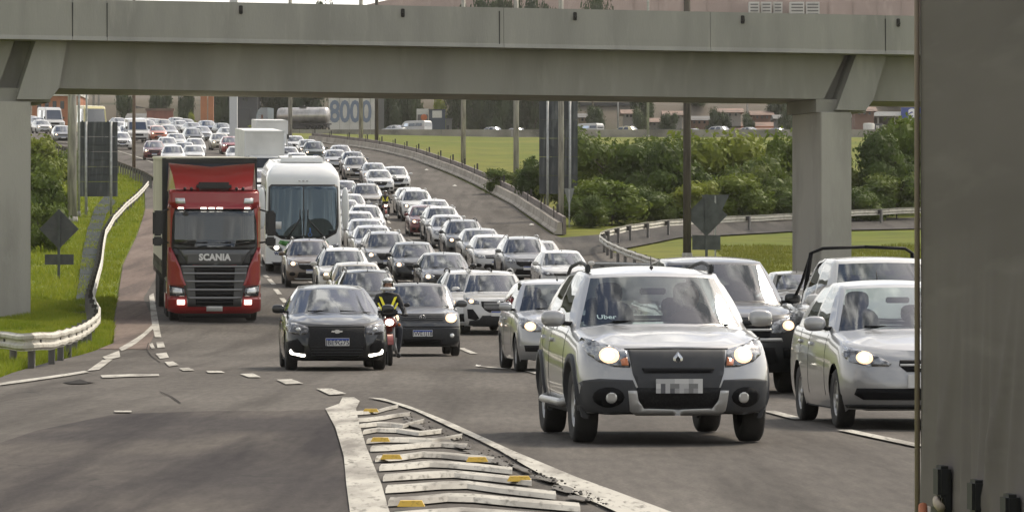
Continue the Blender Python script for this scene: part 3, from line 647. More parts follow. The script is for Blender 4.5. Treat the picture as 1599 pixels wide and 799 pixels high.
# ------------------------------------------------------------------ vegetation
def foliage(name, c1, c2, c3):
    m = bpy.data.materials.new(name); m.use_nodes = True; N = m.node_tree.nodes; L = m.node_tree.links; N.clear()
    out = N.new('ShaderNodeOutputMaterial'); d = N.new('ShaderNodeBsdfPrincipled'); d.inputs['Roughness'].default_value = .6; d.inputs['Specular IOR Level'].default_value = .25
    tr = N.new('ShaderNodeBsdfTranslucent'); mx = N.new('ShaderNodeMixShader'); mx.inputs[0].default_value = .3
    tc = N.new('ShaderNodeTexCoord'); n = N.new('ShaderNodeTexNoise'); n.inputs['Scale'].default_value = .9; n.inputs['Detail'].default_value = 4; L.new(tc.outputs['Object'], n.inputs[0])
    oi = N.new('ShaderNodeObjectInfo'); ad = N.new('ShaderNodeMath'); ad.operation = 'ADD'; ml = N.new('ShaderNodeMath'); ml.operation = 'MULTIPLY'; ml.inputs[1].default_value = .3; L.new(oi.outputs['Random'], ml.inputs[0])
    L.new(n.outputs[0], ad.inputs[0]); L.new(ml.outputs[0], ad.inputs[1])
    r = N.new('ShaderNodeValToRGB'); r.color_ramp.elements[0].position = .42; r.color_ramp.elements[0].color = (*c1,1); r.color_ramp.elements[1].position = .85; r.color_ramp.elements[1].color = (*c3,1)
    e = r.color_ramp.elements.new(.62); e.color = (*c2,1); L.new(ad.outputs[0], r.inputs[0])
    L.new(r.outputs[0], d.inputs['Base Color']); L.new(r.outputs[0], tr.inputs[0]); L.new(d.outputs[0], mx.inputs[1]); L.new(tr.outputs[0], mx.inputs[2]); L.new(mx.outputs[0], out.inputs[0])
    MATS[name] = m; return m
M_leaf = foliage('bush leaves', (.055,.085,.018), (.095,.135,.028), (.17,.20,.04))
M_leafy = foliage('yellow green leaves', (.13,.17,.02), (.20,.24,.03), (.32,.33,.04))
M_leafd = foliage('dark leaves', (.022,.04,.016), (.04,.06,.02), (.06,.085,.026))
M_blade = foliage('grass blades', (.12,.175,.010), (.19,.25,.016), (.29,.32,.03))
M_bark = mat('bark', (.09,.07,.055), .95, noise=(4,(.05,.04,.03),5,.4,.65))
def leaf_crown(name, lumps, n, size, m, seed):
    """many small bent leaves spread through several overlapping lumps (cx, cy, cz, rx, ry, rz)"""
    g = np.random.default_rng(seed); w = np.array([l[3]*l[4]*l[5] for l in lumps])**.67; w /= w.sum()
    which = g.choice(len(lumps), n, p=w); Lm = np.array(lumps)[which]
    v = g.normal(size=(n,3)); v /= np.linalg.norm(v, axis=1)[:,None]
    # sub-clumping for uneven outline
    ph = g.uniform(0, 6.28, (len(lumps), 6))[which]
    rad = .78 + .16*np.sin(v[:,0]*5+ph[:,0])*np.sin(v[:,1]*5+ph[:,1]) + .14*np.sin(v[:,2]*7+ph[:,2]+v[:,0]*6) + .07*np.sin(v[:,1]*13+ph[:,3])
    rad *= g.uniform(.72, 1.08, n)
    c = Lm[:,:3] + v*Lm[:,3:6]*rad[:,None]
    nrm = v + g.normal(size=(n,3))*.55; nrm /= np.linalg.norm(nrm, axis=1)[:,None]
    t = np.cross(nrm, g.normal(size=(n,3))); t /= np.linalg.norm(t, axis=1)[:,None]; b = np.cross(nrm, t)
    s = size*g.uniform(.5, 1.25, n)[:,None]
    V = np.stack([c - t*s*.5, c + b*s*.28 + nrm*s*.08, c + t*s*.5, c - b*s*.28 + nrm*s*.08], 1).reshape(-1,3)
    F_ = np.arange(n*4).reshape(-1,4)
    cv = []; cf = []; bmx = MB()
    for l in lumps: bmx.ball(l[:3], .62, 9, 6, 0, (l[3],l[4],l[5]))
    cvn = np.array(bmx.v); allv = np.concatenate([V, cvn]); faces = F_.tolist() + [[i+n*4 for i in f] for f in bmx.f]
    me = bpy.data.meshes.new(name); me.from_pydata(allv.tolist(), [], faces); me.materials.append(m); me.update(); return me
def lumps_for(seed, k, w=1.0, h=1.0, z0=.25):
    r = random.Random(seed); L_ = []
    for i in range(k):
        a = r.uniform(0, 6.28); q = r.uniform(.1,.6)*w; z = r.uniform(z0, h*.78); s = r.uniform(.24,.42)
        L_.append((q*math.cos(a), q*math.sin(a)*.7, z, s*w, s*w*.85, s*h*r.uniform(.6,.95)))
    return L_
CR = {}
for i in range(4): CR['bush%d' % i] = leaf_crown('bush_crown', lumps_for(20+i, 11, 1.0, 1.0), 5200, .075, M_leaf, i)
for i in range(2): CR['dark%d' % i] = leaf_crown('tree_crown', lumps_for(50+i, 13, 1.0, 1.0, .45), 5200, .07, M_leafd, 30+i)
CR['yel'] = leaf_crown('yellow_crown', lumps_for(71, 10, 1.0, 1.0, .35), 3500, .08, M_leafy, 44)
M_leafb = foliage('bright bush leaves', (.08,.12,.018), (.14,.185,.028), (.22,.25,.04))
for i in range(2): CR['lite%d' % i] = leaf_crown('bush_crown', lumps_for(120+i, 14, 1.05, 1.05, .15), 5200, .10, M_leafb, 70+i)
def trunk_mesh(seed):
    r = random.Random(seed); mb = MB(); mb.tube([(0,0,-.05),(.02,0,.2),(-.01,.01,.42),(.03,0,.62)], [.035,.028,.022,.014], 8)
    for k in range(7):
        a = r.uniform(0,6.28); z = r.uniform(.2,.5); mb.tube([(0,0,z),(.16*math.cos(a),.16*math.sin(a),z+.14),(.36*math.cos(a),.36*math.sin(a),z+.26)], [.016,.011,.005], 6)
    return mb.mesh('trunk', [M_bark])
TRK = [trunk_mesh(3), trunk_mesh(5)]
ntree = [0]
def tree(kind, px, py, wpx, ytop, label, cat='bush', group=None, name=None, depth=None, wd=None):
    X, d = unproj(px, py) if depth is None else (at_depth(px, depth), depth)
    gz = ground(X, d); h = (z_at(ytop, d) - gz); w = wpx/2/(F/d)
    root = empty(name or ('bush' if cat == 'bush' else 'broadleaf_tree'), (X, d, gz-.1), (0,0,random.uniform(0,6.28) if wd is None else wd)); tag(root, label, cat, group)
    c = link('crown', CR[kind], root); c.scale = (w, w, h)
    t = link('trunk', TRK[ntree[0] % 2], root); t.scale = (w if w < h else h, w if w < h else h, h); ntree[0] += 1
    return root
# thicket on the right
TH = (('bush0',800,303,130,256,'low bush right of the mown slope beside the grey pole'),
          ('bush3',846,322,130,232,'dark bush behind the left twin sign board'),
          ('bush1',920,354,110,302,'small rounded bush low behind the yield sign'),
          ('lite0',955,350,200,278,'broad pale green bush in front of the thicket right of the sign boards'),
          ('bush0',960,336,260,196,'tall bush whose crown reaches the upper road left of the wooden pole'),
          ('bush1',1040,342,220,222,'dark bush right behind the thick wooden pole'),
          ('lite1',1120,336,240,200,'vine covered bush left of the overpass pier, tallest there'),
          ('bush2',1190,340,200,232,'spreading bush between the diamond sign and the pier'),
          ('lite1',1235,332,170,200,'bush partly hidden by the left side of the pier'),
          ('bush1',1370,338,210,205,'large bush right of the overpass pier'),
          ('lite0',1425,332,180,182,'tall sunlit bush against the edge of the lorry'),
          ('bush3',1400,342,200,258,'low dark bush right of the pier behind the guardrail'),
          ('bush1',1300,338,200,240,'bush directly behind the overpass pier'),
          ('bush0',885,326,170,236,'bush between the sign boards and the tall thicket'),
          ('bush2',1010,347,150,285,'low bush left of the wooden pole behind the guardrail bend'),
          ('lite0',1075,346,160,282,'low leafy bush behind the grey diamond sign'),
          ('lite0',1150,344,170,272,'low bush behind the guardrail right of the diamond sign'),
          ('bush3',1215,343,150,280,'low bush touching the left edge of the pier'),
          ('bush1',1000,318,230,222,'background bush behind the tall thicket'),
          ('bush2',1085,318,230,215,'background bush between wooden pole and pier'),
          ('bush2',1340,345,120,285,'small bush at the right foot of the pier'))
for a in TH:
    tree(a[0], a[1], a[2], a[3], a[4], a[5], 'bush', 'bushes in the thicket below the upper road')
for a in (('lite0',66,300,180,212,'bushy green shrub on the left verge beside the left pier'),
          ('lite1',64,392,120,312,'dark low shrub between left pier and diamond sign'),
          ('lite1',98,290,90,232,'small shrub just left of the thick concrete pole'),
          ('lite0',72,345,130,268,'mid sized shrub near the left pier above the diamond sign')):
    tree(a[0], a[1], a[2], a[3], a[4], a[5], 'bush', 'shrubs on the left verge')
# trees beyond the upper road
def low_crown(i): CR['low%d' % i] = leaf_crown('tree_crown', lumps_for(90+i, 15, 1.0, 1.0, .12), 5200, .07, M_leafd, 60+i)
low_crown(0); low_crown(1)
far = [('low0',598,110,660,80,'dark tree behind the dark slim pole'),('low1',636,100,664,80,'dark tree left of the yellow green tree'),('low0',716,112,664,80,'dark tree just right of the kiosk hut'),('low1',752,96,672,90,'dark tree behind the white car right of the kiosk hut'),
       ('low1',792,90,658,100,'tall dark tree behind the grey pole by the bushes'),('low0',836,86,662,90,'dark tree behind the left twin sign board'),('low1',880,110,670,80,'dark tree behind the right twin sign board'),('dark1',730,-16,690,110,'tall tree whose top shows above the overpass centre'),
       ('dark0',790,-18,695,90,'second tall tree top above the overpass left of the centre pole'),('dark1',850,-14,692,90,'tree top above the overpass beside the centre pole'),('dark0',925,-12,690,110,'tree whose crown tops the overpass right of centre'),('dark0',505,-2,700,60,'tiny tree top above the overpass under the pale sky'),
       ('low0',1003,120,690,60,'dark tree among the houses right of the sign boards'),('low1',480,110,672,90,'dark tree behind the silver tank lorry'),('low0',430,115,676,80,'dark tree left of the tank lorry'),('low1',385,125,672,60,'dark tree behind the wide white post'),
       ('low0',290,130,672,60,'dark tree left of the orange columns'),('low0',548,110,690,80,'dark tree behind the numbered wall'),('low1',248,138,690,60,'dark tree above the low red wall'),('low1',1090,140,700,60,'scrubby tree behind the long brown roof'),
       ('low0',1395,148,700,70,'dark tree beside the white canopy at right'),('low0',195,130,690,60,'dark tree right of the yellow bus'),('low1',350,120,670,60,'dark tree between orange columns and the wide white post'),('low1',1215,150,690,60,'dark tree behind the pier and the long house')]
for k, px, yt, dd, wpx, lb in far: tree(k, px, 0, wpx, yt, lb, 'tree', 'trees beyond the upper road', 'broadleaf_tree', depth=dd)
for px, wpx, yt, lb in ((925,60,160,'scrubby tree in front of the grey industrial block'),(1000,54,168,'scrubby tree left of the white walled house'),(1045,50,172,'scrubby tree touching the wooden pole on its left'),(1120,56,170,'scrubby tree over the long brown roof'),(1170,46,176,'small scrubby tree right over the long brown roof'),(1226,54,168,'scrubby tree at the top left of the pier')):
    tree('low%d' % (px % 2), px, 0, wpx, yt, lb, 'tree', 'trees beyond the upper road', 'broadleaf_tree', depth=646)
tree('yel', 688, 0, 58, 146, 'yellow green tree above the white van', 'tree', None, 'broadleaf_tree', depth=668)
tree('yel', 300, 0, 36, 172, 'small yellow green tree left of the orange columns', 'tree', None, 'broadleaf_tree', depth=640)
tree('yel', 400, 0, 40, 192, 'low yellow green shrub right of the wide white post', 'tree', None, 'broadleaf_tree', depth=560)
# grass blades as uncountable ground cover
def blades(name, quads, n, hmin, hmax, w, label, m=M_blade, seed=5):
    g = np.random.default_rng(seed); A = np.array([[list(p) for p in q] for q in quads])
    ar = np.array([abs((q[1][0]-q[0][0])*(q[3][1]-q[0][1])) + .1 for q in A]); ar /= ar.sum(); k = g.choice(len(A), n, p=ar); u = g.uniform(0,1,(n,1)); v = g.uniform(0,1,(n,1)); Q = A[k]
    P = (Q[:,0]*(1-u)+Q[:,1]*u)*(1-v) + (Q[:,3]*(1-u)+Q[:,2]*u)*v
    z = groundv(P[:,0], P[:,1]) - .07; clump = .6+.4*np.sin(P[:,0]*1.7+1.3*np.sin(P[:,1]*.6))*np.sin(P[:,1]*.45+P[:,0]*.3)
    h = g.uniform(hmin, hmax, n)*clump; a = g.uniform(0, 6.28, n); ww = w*g.uniform(.6,1.4,n); lx = g.normal(size=n)*h*.35; ly = g.normal(size=n)*h*.35
    c = np.stack([P[:,0], P[:,1], z], 1); t = np.stack([np.cos(a)*ww, np.sin(a)*ww, 0*a], 1)
    V = np.stack([c-t, c+t, c+np.stack([lx,ly,h],1)], 1).reshape(-1,3); me = bpy.data.meshes.new(name); me.from_pydata(V.tolist(), [], np.arange(n*3).reshape(-1,3).tolist()); me.materials.append(m); me.update()
    o = link(name, me); tag(o, label, 'grass', kind='stuff'); return o
def eq(d0, d1, off0=0.0, wid=20): return ((edge(LEFT,d0)-wid,d0),(edge(LEFT,d0)-off0,d0),(edge(LEFT,d1)-off0,d1),(edge(LEFT,d1)-wid,d1))
blades('verge_grass', [eq(a,a+6,.05,5) for a in range(60,128,6)], 260000, .10, .36, .016, 'bright green grass growing over the left verge around the guardrail')
blades('verge_grass', [eq(a,a+8,.1,14) for a in range(124,290,8)], 110000, .12, .35, .03, 'green grass on the left verge climbing towards the far queue', seed=8)
blades('slope_grass', [((x,150),(x+6,150),(x+6,196),(x,196)) for x in range(9,30,6)], 60000, .12, .3, .03, 'yellow green grass on the bank behind the overpass pier', foliage('bank grass', (.13,.15,.02),(.18,.19,.03),(.25,.25,.05)), seed=9)
# ------------------------------------------------------------------ buildings and boards beyond the upper road
def bbox_px(root, name, d, x0, x1, y0, y1, depth, m, yoff=0.0, bev=0):
    mb = MB(); mb.box(at_depth(x0,d)-root.location.x, at_depth(x1,d)-root.location.x, yoff, yoff+depth, z_at(y1,d)-root.location.z, z_at(y0,d)-root.location.z)
    return mb.build(name, [m], root)
def far_thing(name, px, d, label, cat, z=None):
    X = at_depth(px, d); r = empty(name, (X, d, ground(X,d) if z is None else z)); tag(r, label, cat); return r
M_wht = mat('pale wall', (.55,.54,.50), .8, noise=(.3,(.38,.37,.34),5,.45,.7)); M_brk1 = mat('orange wall', (.42,.17,.09), .85, noise=(.5,(.3,.12,.07),5,.4,.7)); M_red = mat('red block wall', (.30,.13,.10), .85, noise=(.8,(.2,.09,.07),5,.4,.7))
M_roofc = mat('clay roof', (.23,.15,.115), .85, noise=(.5,(.14,.10,.08),6,.4,.65)); M_roofg = mat('grey roof', (.12,.12,.115), .8, noise=(.3,(.11,.11,.11),5,.4,.7)); M_win = mat('dark window', (.02,.025,.03), .15); M_dk = mat('dark steel', (.06,.065,.07), .6, noise=(.2,(.035,.038,.042),5,.4,.7))
M_pink = mat('pinkish roof sheets', (.40,.30,.26), .8, noise=(.06,(.33,.25,.22),6,.4,.65), noise2=(.5,(.45,.35,.31),5,.55,.75), stretch=(1,1,.3))
# numbered wall
w = far_thing('numbered_wall', 556, 655, 'pale slab wall painted with large blue grey figures 8000', 'wall')
xs = [513,530,545,562,578,590,600]
for a, b in zip(xs[:-1], xs[1:]): bbox_px(w, 'wall_slab', 655, a+.3, b-.3, 150, 212, .3, M_wht if a < 585 else M_roofg)
M_dig = mat('blue grey paint', (.17,.21,.28), .8)
for i, (px, ch) in enumerate(zip((522.5,538.5,554.5,572), '8000')):
    for (sz, m_, yo, bo) in ((4.7, M_dig, -.04, .10),(3.9, M_wht, -.09, -.02)):
        if m_ is M_wht: continue
        me = text_mesh(ch, sz, m_, .01, bo); o = link('figure', me, w, (at_depth(px,655)-w.location.x, yo, z_at(176,655)-w.location.z), (pi/2,0,0)); o.scale = (.72,1,1)
# boards
b = far_thing('billboard', 656, 648, 'small pale board with an orange spot behind the white van', 'billboard')
bbox_px(b, 'board', 648, 650.5, 669, 170, 192, .2, M_wht); bbox_px(b, 'panel', 648, 652, 668, 179, 190, .05, mat('board dark', (.12,.11,.11), .6), -.06)
mb = MB(); mb.ball((at_depth(662,648)-b.location.x, -.1, z_at(183.5,648)-b.location.z), .5, 12, 6, 0, (1,.1,1)); mb.build('orange_spot', [mat('orange print', (.55,.16,.06), .7)], b)
bbox_px(b, 'leg', 648, 653, 654, 192, 210, .2, M_dk); bbox_px(b, 'leg', 648, 666, 667, 192, 210, .2, M_dk)
b = far_thing('shop_board', 682, 646, 'dark kiosk board with a white patch above the upper road', 'billboard')
bbox_px(b, 'board', 646, 670, 695, 172, 209, .8, mat('navy board', (.035,.05,.075), .6)); bbox_px(b, 'white_patch', 646, 675, 690, 173, 184, .05, M_wht, -.06); bbox_px(b, 'cap', 646, 669, 696, 170.5, 172, 1.0, M_dk, -.1)
g = far_thing('kiosk', 702, 650, 'small grey hut right of the dark kiosk board', 'hut'); bbox_px(g, 'wall', 650, 696, 705, 186, 212, 2.5, M_roofg); bbox_px(g, 'roof', 650, 695, 706, 184.5, 186, 3, M_dk, -.2); bbox_px(g, 'door', 650, 698, 701, 196, 211, .05, M_win, -.06)
# left side
b = far_thing('warehouse', 270, 700, 'long dark hangar behind the far queue at left', 'building'); bbox_px(b, 'wall', 700, 165, 246, 168, 215, 12, M_dk)
mb = MB(); d = 699; ox, oz = b.location.x, b.location.z
mb.prism([(at_depth(160,d)-ox, z_at(176,d)-oz),(at_depth(205,d)-ox, z_at(165,d)-oz),(at_depth(262,d)-ox, z_at(172,d)-oz),(at_depth(262,d)-ox, z_at(176,d)-oz),(at_depth(205,d)-ox, z_at(169,d)-oz),(at_depth(160,d)-ox, z_at(180,d)-oz)], 'y', -.5, 12); mb.build('roof', [M_roofg], b)
b = far_thing('red_wall', 250, 610, 'low red wall with a brown top behind the queue', 'wall'); bbox_px(b, 'wall', 610, 229, 270, 173, 200, .4, M_red); bbox_px(b, 'coping', 610, 227, 272, 169.5, 173, .8, M_roofc, -.2)
for x0, x1, lb in ((313,323,'left one of two orange columns beyond the queue'),(325,333,'right one of two orange columns beyond the queue')):
    b = far_thing('orange_column', (x0+x1)/2, 600, lb, 'column'); bbox_px(b, 'shaft', 600, x0, x1, 150, 200, .8, M_brk1); bbox_px(b, 'base', 600, x0-1, x1+1, 196, 206, 1.1, M_roofc, -.15)
b = far_thing('orange_building', 90, 600, 'orange building with a pale roof edge above the yellow bus', 'building')
bbox_px(b, 'wall', 600, 50, 124, 150, 200, 10, M_brk1); bbox_px(b, 'roof', 600, 48, 126, 144, 150, 11, M_wht, -.4)
for x in (58,70,82,94,106): bbox_px(b, 'window', 600, x, x+6, 158, 170, .1, M_win, -.08)
b = far_thing('grey_shed', 345, 670, 'dark shed front behind the wide white post', 'building'); bbox_px(b, 'wall', 670, 334, 402, 150, 205, 10, M_dk); bbox_px(b, 'roof', 670, 332, 404, 140, 150, 11, M_roofg, -.4); bbox_px(b, 'door', 670, 372, 390, 170, 205, .1, M_win, -.08)
# right side
b = far_thing('long_house', 1175, 680, 'low house with a long brown roof above the parked white cars', 'house')
bbox_px(b, 'wall', 680, 1110, 1242, 197, 218, 9, M_brk1)
mb = MB(); ox, oz = b.location.x, b.location.z; d = 680
mb.prism([(-1.5, z_at(203,d)-oz),(4.5, z_at(189,d)-oz),(10.5, z_at(200,d)-oz)], 'x', at_depth(1097,d)-ox, at_depth(1248,d)-ox); mb.build('roof', [M_roofc], b)
for x in (1130,1150,1180,1205): bbox_px(b, 'window', 680, x, x+8, 204, 211, .1, M_win, -.08)
b = far_thing('grey_block', 960, 700, 'grey industrial block between trees under the overpass', 'building'); bbox_px(b, 'wall', 700, 905, 1002, 165, 215, 12, M_roofg); bbox_px(b, 'roof', 700, 903, 1004, 160, 165, 13, M_dk, -.4)
for x in (912,928,944,972,988): bbox_px(b, 'window', 700, x, x+8, 178, 188, .1, M_win, -.08)
bbox_px(b, 'awning', 700, 912, 950, 199, 203, 2, M_red, -2)
b = far_thing('factory_hall', 1120, 730, 'long grey factory hall with a flat roof below the overpass', 'building'); bbox_px(b, 'wall', 730, 1010, 1243, 172, 220, 20, M_roofg)
bbox_px(b, 'upper_band', 730, 1010, 1243, 150, 166, 20, M_dk, .6); bbox_px(b, 'roof_edge', 730, 1008, 1245, 166, 172, 21, M_wht, -.4)
for k in range(11): bbox_px(b, 'window', 730, 1020+k*20, 1032+k*20, 180, 189, .1, M_win, -.08)
b = far_thing('railing', 1025, 612, 'grey railing beside the pale car on the upper road', 'railing')
for y in (201.5,206,211): bbox_px(b, 'rail', 612, 1012, 1070, y, y+1.2, .08, M_dk)
for x in range(1014,1070,8): bbox_px(b, 'post', 612, x, x+1, 200, 214, .08, M_dk, -.1)
b = far_thing('petrol_canopy', 1375, 690, 'white petrol station canopy right of the overpass pier', 'canopy')
bbox_px(b, 'roof_slab', 690, 1333, 1410, 174.5, 181, 8, mat('white fascia', (.75,.75,.72), .5)); bbox_px(b, 'blue_sign', 690, 1407, 1442, 168, 187, .6, mat('blue fascia', (.03,.06,.28), .5), -.5)
o = link('white_emblem', text_mesh('a', 3.4, mat('white print', (.8,.8,.8), .5), .02, .1), b, (at_depth(1425,690)-b.location.x, -.56, z_at(176,690)-b.location.z), (pi/2,0,0))
for x in (1345,1372,1398): bbox_px(b, 'column', 690, x, x+2.5, 181, 212, .3, M_wht, 2)
b = far_thing('gas_tank', 1357, 655, 'pale upright tank and hut under the petrol canopy', 'tank')
mb = MB(); r_ = .9; mb.lathe([(.01,z_at(192,655)-b.location.z),(r_*.8,z_at(192.5,655)-b.location.z),(r_,z_at(194,655)-b.location.z),(r_,0)], 16, 'z'); mb.build('shell', [M_wht], b); bbox_px(b, 'hut', 655, 1364, 1378, 193, 215, 2, M_dk); bbox_px(b, 'notice', 655, 1368, 1373, 196, 204, .05, M_wht, -.06)
# big roof seen above the overpass
b = far_thing('hill_factory', 1010, 950, 'huge hazy pink roofed hall showing above the overpass', 'building', 47)
ox, oz = b.location.x, b.location.z; d = 950
mb = MB(); mb.prism([(at_depth(566,d)-ox,-2),(at_depth(566,d)-ox,z_at(9,d)-oz),(at_depth(640,d)-ox,z_at(-8,d)-oz),(at_depth(1480,d)-ox,z_at(-12,d)-oz),(at_depth(1520,d)-ox,z_at(30,d)-oz),(at_depth(1520,d)-ox,-2)], 'y', 0, 40); mb.build('roof', [M_pink], b)
for k in range(12):
    x = 990+k*38; bbox_px(b, 'roof_rib', d, x, x+1.2, -2, 40, .3, mat('rib', (.35,.27,.235), .8), -.3)
for x0, x1 in ((1170,1186),(1189,1205),(1208,1222),(1234,1256),(1259,1280)):
    f = bbox_px(b, 'tower', d-6, x0, x1, 3, 40, 4, M_wht, -6)
    for y in (6,11,16,21):
        m_ = MB(); m_.box(at_depth(x0+2,d-6)-ox, at_depth(x1-2,d-6)-ox, -6.15, -6.02, z_at(y+2,d-6)-oz, z_at(y,d-6)-oz); m_.build('window', [M_roofg], f)

HOUSES = ((915,176,188,22,'small ochre house left of the grey industrial block','ochre'),(1022,183,199,30,'small grey roofed house right of the grey industrial block','grey'),(1052,172,186,26,'white walled house left of the wooden pole','white'),(1092,180,194,30,'brick house right of the wooden pole','brick'),
 (1140,168,182,34,'wide pale house above the long brown roof','white'),(1190,172,187,28,'brick house above the right end of the long brown roof','brick'),(1225,178,196,26,'grey house touching the left side of the pier','grey'),(985,170,184,22,'white house beside the grey industrial block','white'),
 (1350,166,182,30,'brick house above the petrol canopy','brick'),(212,176,190,22,'ochre hut left of the low red wall','ochre'),(345,176,196,22,'grey hut between the orange columns and the wide white post','grey'),(762,176,196,26,'brick house behind the white car right of the kiosk hut','brick'))
HM = {'ochre': mat('ochre wall', (.24,.20,.14), .85), 'grey': mat('grey render wall', (.16,.16,.155), .85), 'white': mat('dull wall', (.27,.26,.24), .85), 'brick': mat('brick wall', (.20,.12,.09), .85)}
for i, (px, y0, y1, w_, lb, k) in enumerate(HOUSES):
    d = 652 + (i*7) % 40; b = far_thing('house', px, d, lb, 'house'); zt, zb = z_at(y0,d), z_at(y1,d)
    bbox_px(b, 'wall', d, px-w_/2, px+w_/2, y0+5, 215, 6, HM[k]); ox, oz = b.location.x, b.location.z; mb = MB()
    mb.prism([(-1.5, z_at(y0+8,d)-oz),(3, z_at(y0,d)-oz),(7.5, z_at(y0+8,d)-oz)], 'x', at_depth(px-w_/2-5,d)-ox, at_depth(px+w_/2+5,d)-ox); mb.build('roof', [M_roofc if i % 3 else M_roofg], b)
    for t in (-.32,-.05,.22): bbox_px(b, 'window', d, px+w_*t, px+w_*t+3.2, y0+9, y0+13, .1, M_win, -.06)
# ------------------------------------------------------------------ vehicle materials
P_ = {}
for n_, c_, me_ in (('white',(.55,.545,.53),0),('silver',(.40,.40,.40),.5),('grey',(.20,.20,.20),.5),('darkgrey',(.075,.077,.08),.4),('black',(.014,.015,.016),.1),('red',(.28,.035,.03),.2),('wine',(.13,.03,.03),.3),
                    ('beige',(.40,.36,.28),.5),('blue',(.06,.09,.16),.4),('green',(.03,.045,.035),.3),('cream',(.62,.55,.30),0),('brown',(.14,.11,.09),.4),('salmon',(.50,.17,.10),.2),('warmgrey',(.26,.24,.21),.5)):
    P_[n_] = paint(n_+' car paint', c_, me_, .30 if me_ else .25, 1.0, .2)
P_['black'].node_tree.nodes['Principled BSDF'].inputs['Coat Weight'].default_value = .75; P_['black'].node_tree.nodes['Principled BSDF'].inputs['Metallic'].default_value = 0
M_plastic = mat('black plastic trim', (.025,.026,.028), .6, noise=(20,(.04,.04,.04),3,.5,.8), spec=.25)
M_clad = mat('grey cladding', (.05,.052,.056), .65, noise=(6,(.07,.07,.07),4,.5,.8), spec=.25)
M_grille = mat('grille black', (.008,.008,.009), .6, spec=.15)
M_mesh = mat('grille mesh', (.012,.012,.013), .5, noise=(60,(.02,.02,.02),2,.5,.6), spec=.15)
M_chrome = mat('chrome', (.62,.62,.62), .18, metal=1.0); M_satin = mat('satin silver trim', (.45,.45,.44), .4, metal=.5)
M_tyre = mat('tyre rubber', (.022,.021,.02), .85, noise=(9,(.05,.046,.04),4,.5,.8)); M_rim = mat('alloy rim', (.42,.42,.42), .35, metal=.7, noise=(8,(.18,.17,.16),4,.5,.8))
M_under = mat('underbody', (.012,.012,.012), .9); M_int = mat('dark interior', (.025,.025,.027), .85); M_seat = mat('seat cloth', (.04,.041,.045), .9)
M_lampc = mat('lamp housing', (.30,.31,.32), .22, metal=.75, coat=1.0, noise=(14,(.07,.07,.075),3,.45,.6)); M_lampd = mat('dark lamp housing', (.06,.06,.065), .2, metal=.5, coat=1.0, noise=(14,(.25,.25,.26),3,.55,.7))
M_amber = mat('amber lens', (.45,.12,.02), .2, coat=1.0); M_clear = mat('clear lamp lens', (.62,.63,.62), .15, metal=.5, coat=1.0)
M_on = mat('lit headlamp', (1,.9,.7), .3, emit=((1.0,.88,.70), 3.6)); M_onw = mat('lit white lamp', (1,1,1), .3, emit=((1.0,.93,.78), 4.0)); M_onhalo = mat('headlamp glare glow', (.9,.6,.3), .3, emit=((1.0,.66,.40), 1.0))
M_plate = mat('number plate', (.62,.62,.60), .5); M_plateb = mat('plate blue band', (.03,.07,.32), .5); M_ink = mat('plate letters', (.03,.035,.06), .6)
M_plateg = [mat('blurred plate grey %s' % 'abcde'[i], c, .6) for i, c in enumerate(((.42,.42,.42),(.30,.30,.30),(.18,.18,.18),(.10,.10,.11),(.55,.55,.54)))]
def glass(name, tint, trans, ior=1.75):
    m = bpy.data.materials.new(name); m.use_nodes = True; N = m.node_tree.nodes; L = m.node_tree.links; N.clear()
    out = N.new('ShaderNodeOutputMaterial'); gl = N.new('ShaderNodeBsdfGlossy'); gl.inputs['Roughness'].default_value = .015; gl.inputs[0].default_value = (.93,.96,1,1)
    base = N.new('ShaderNodeMixShader'); tr = N.new('ShaderNodeBsdfTransparent'); tr.inputs[0].default_value = (*tint,1); df = N.new('ShaderNodeBsdfDiffuse'); df.inputs[0].default_value = (.016,.02,.024,1)
    base.inputs[0].default_value = trans; L.new(df.outputs[0], base.inputs[1]); L.new(tr.outputs[0], base.inputs[2])
    fr = N.new('ShaderNodeFresnel'); fr.inputs[0].default_value = ior; mx = N.new('ShaderNodeMixShader'); L.new(fr.outputs[0], mx.inputs[0]); L.new(base.outputs[0], mx.inputs[1]); L.new(gl.outputs[0], mx.inputs[2]); L.new(mx.outputs[0], out.inputs[0])
    MATS[name] = m; return m
M_glass = glass('windscreen glass', (.38,.44,.44), .8, 2.1); M_glassc = glass('clear windscreen glass', (.75,.82,.80), .9, 1.75); M_glassd = glass('tinted glass', (.25,.28,.28), .6, 1.9); M_glassf = glass('distant glass', (.1,.1,.1), .0, 2.5)

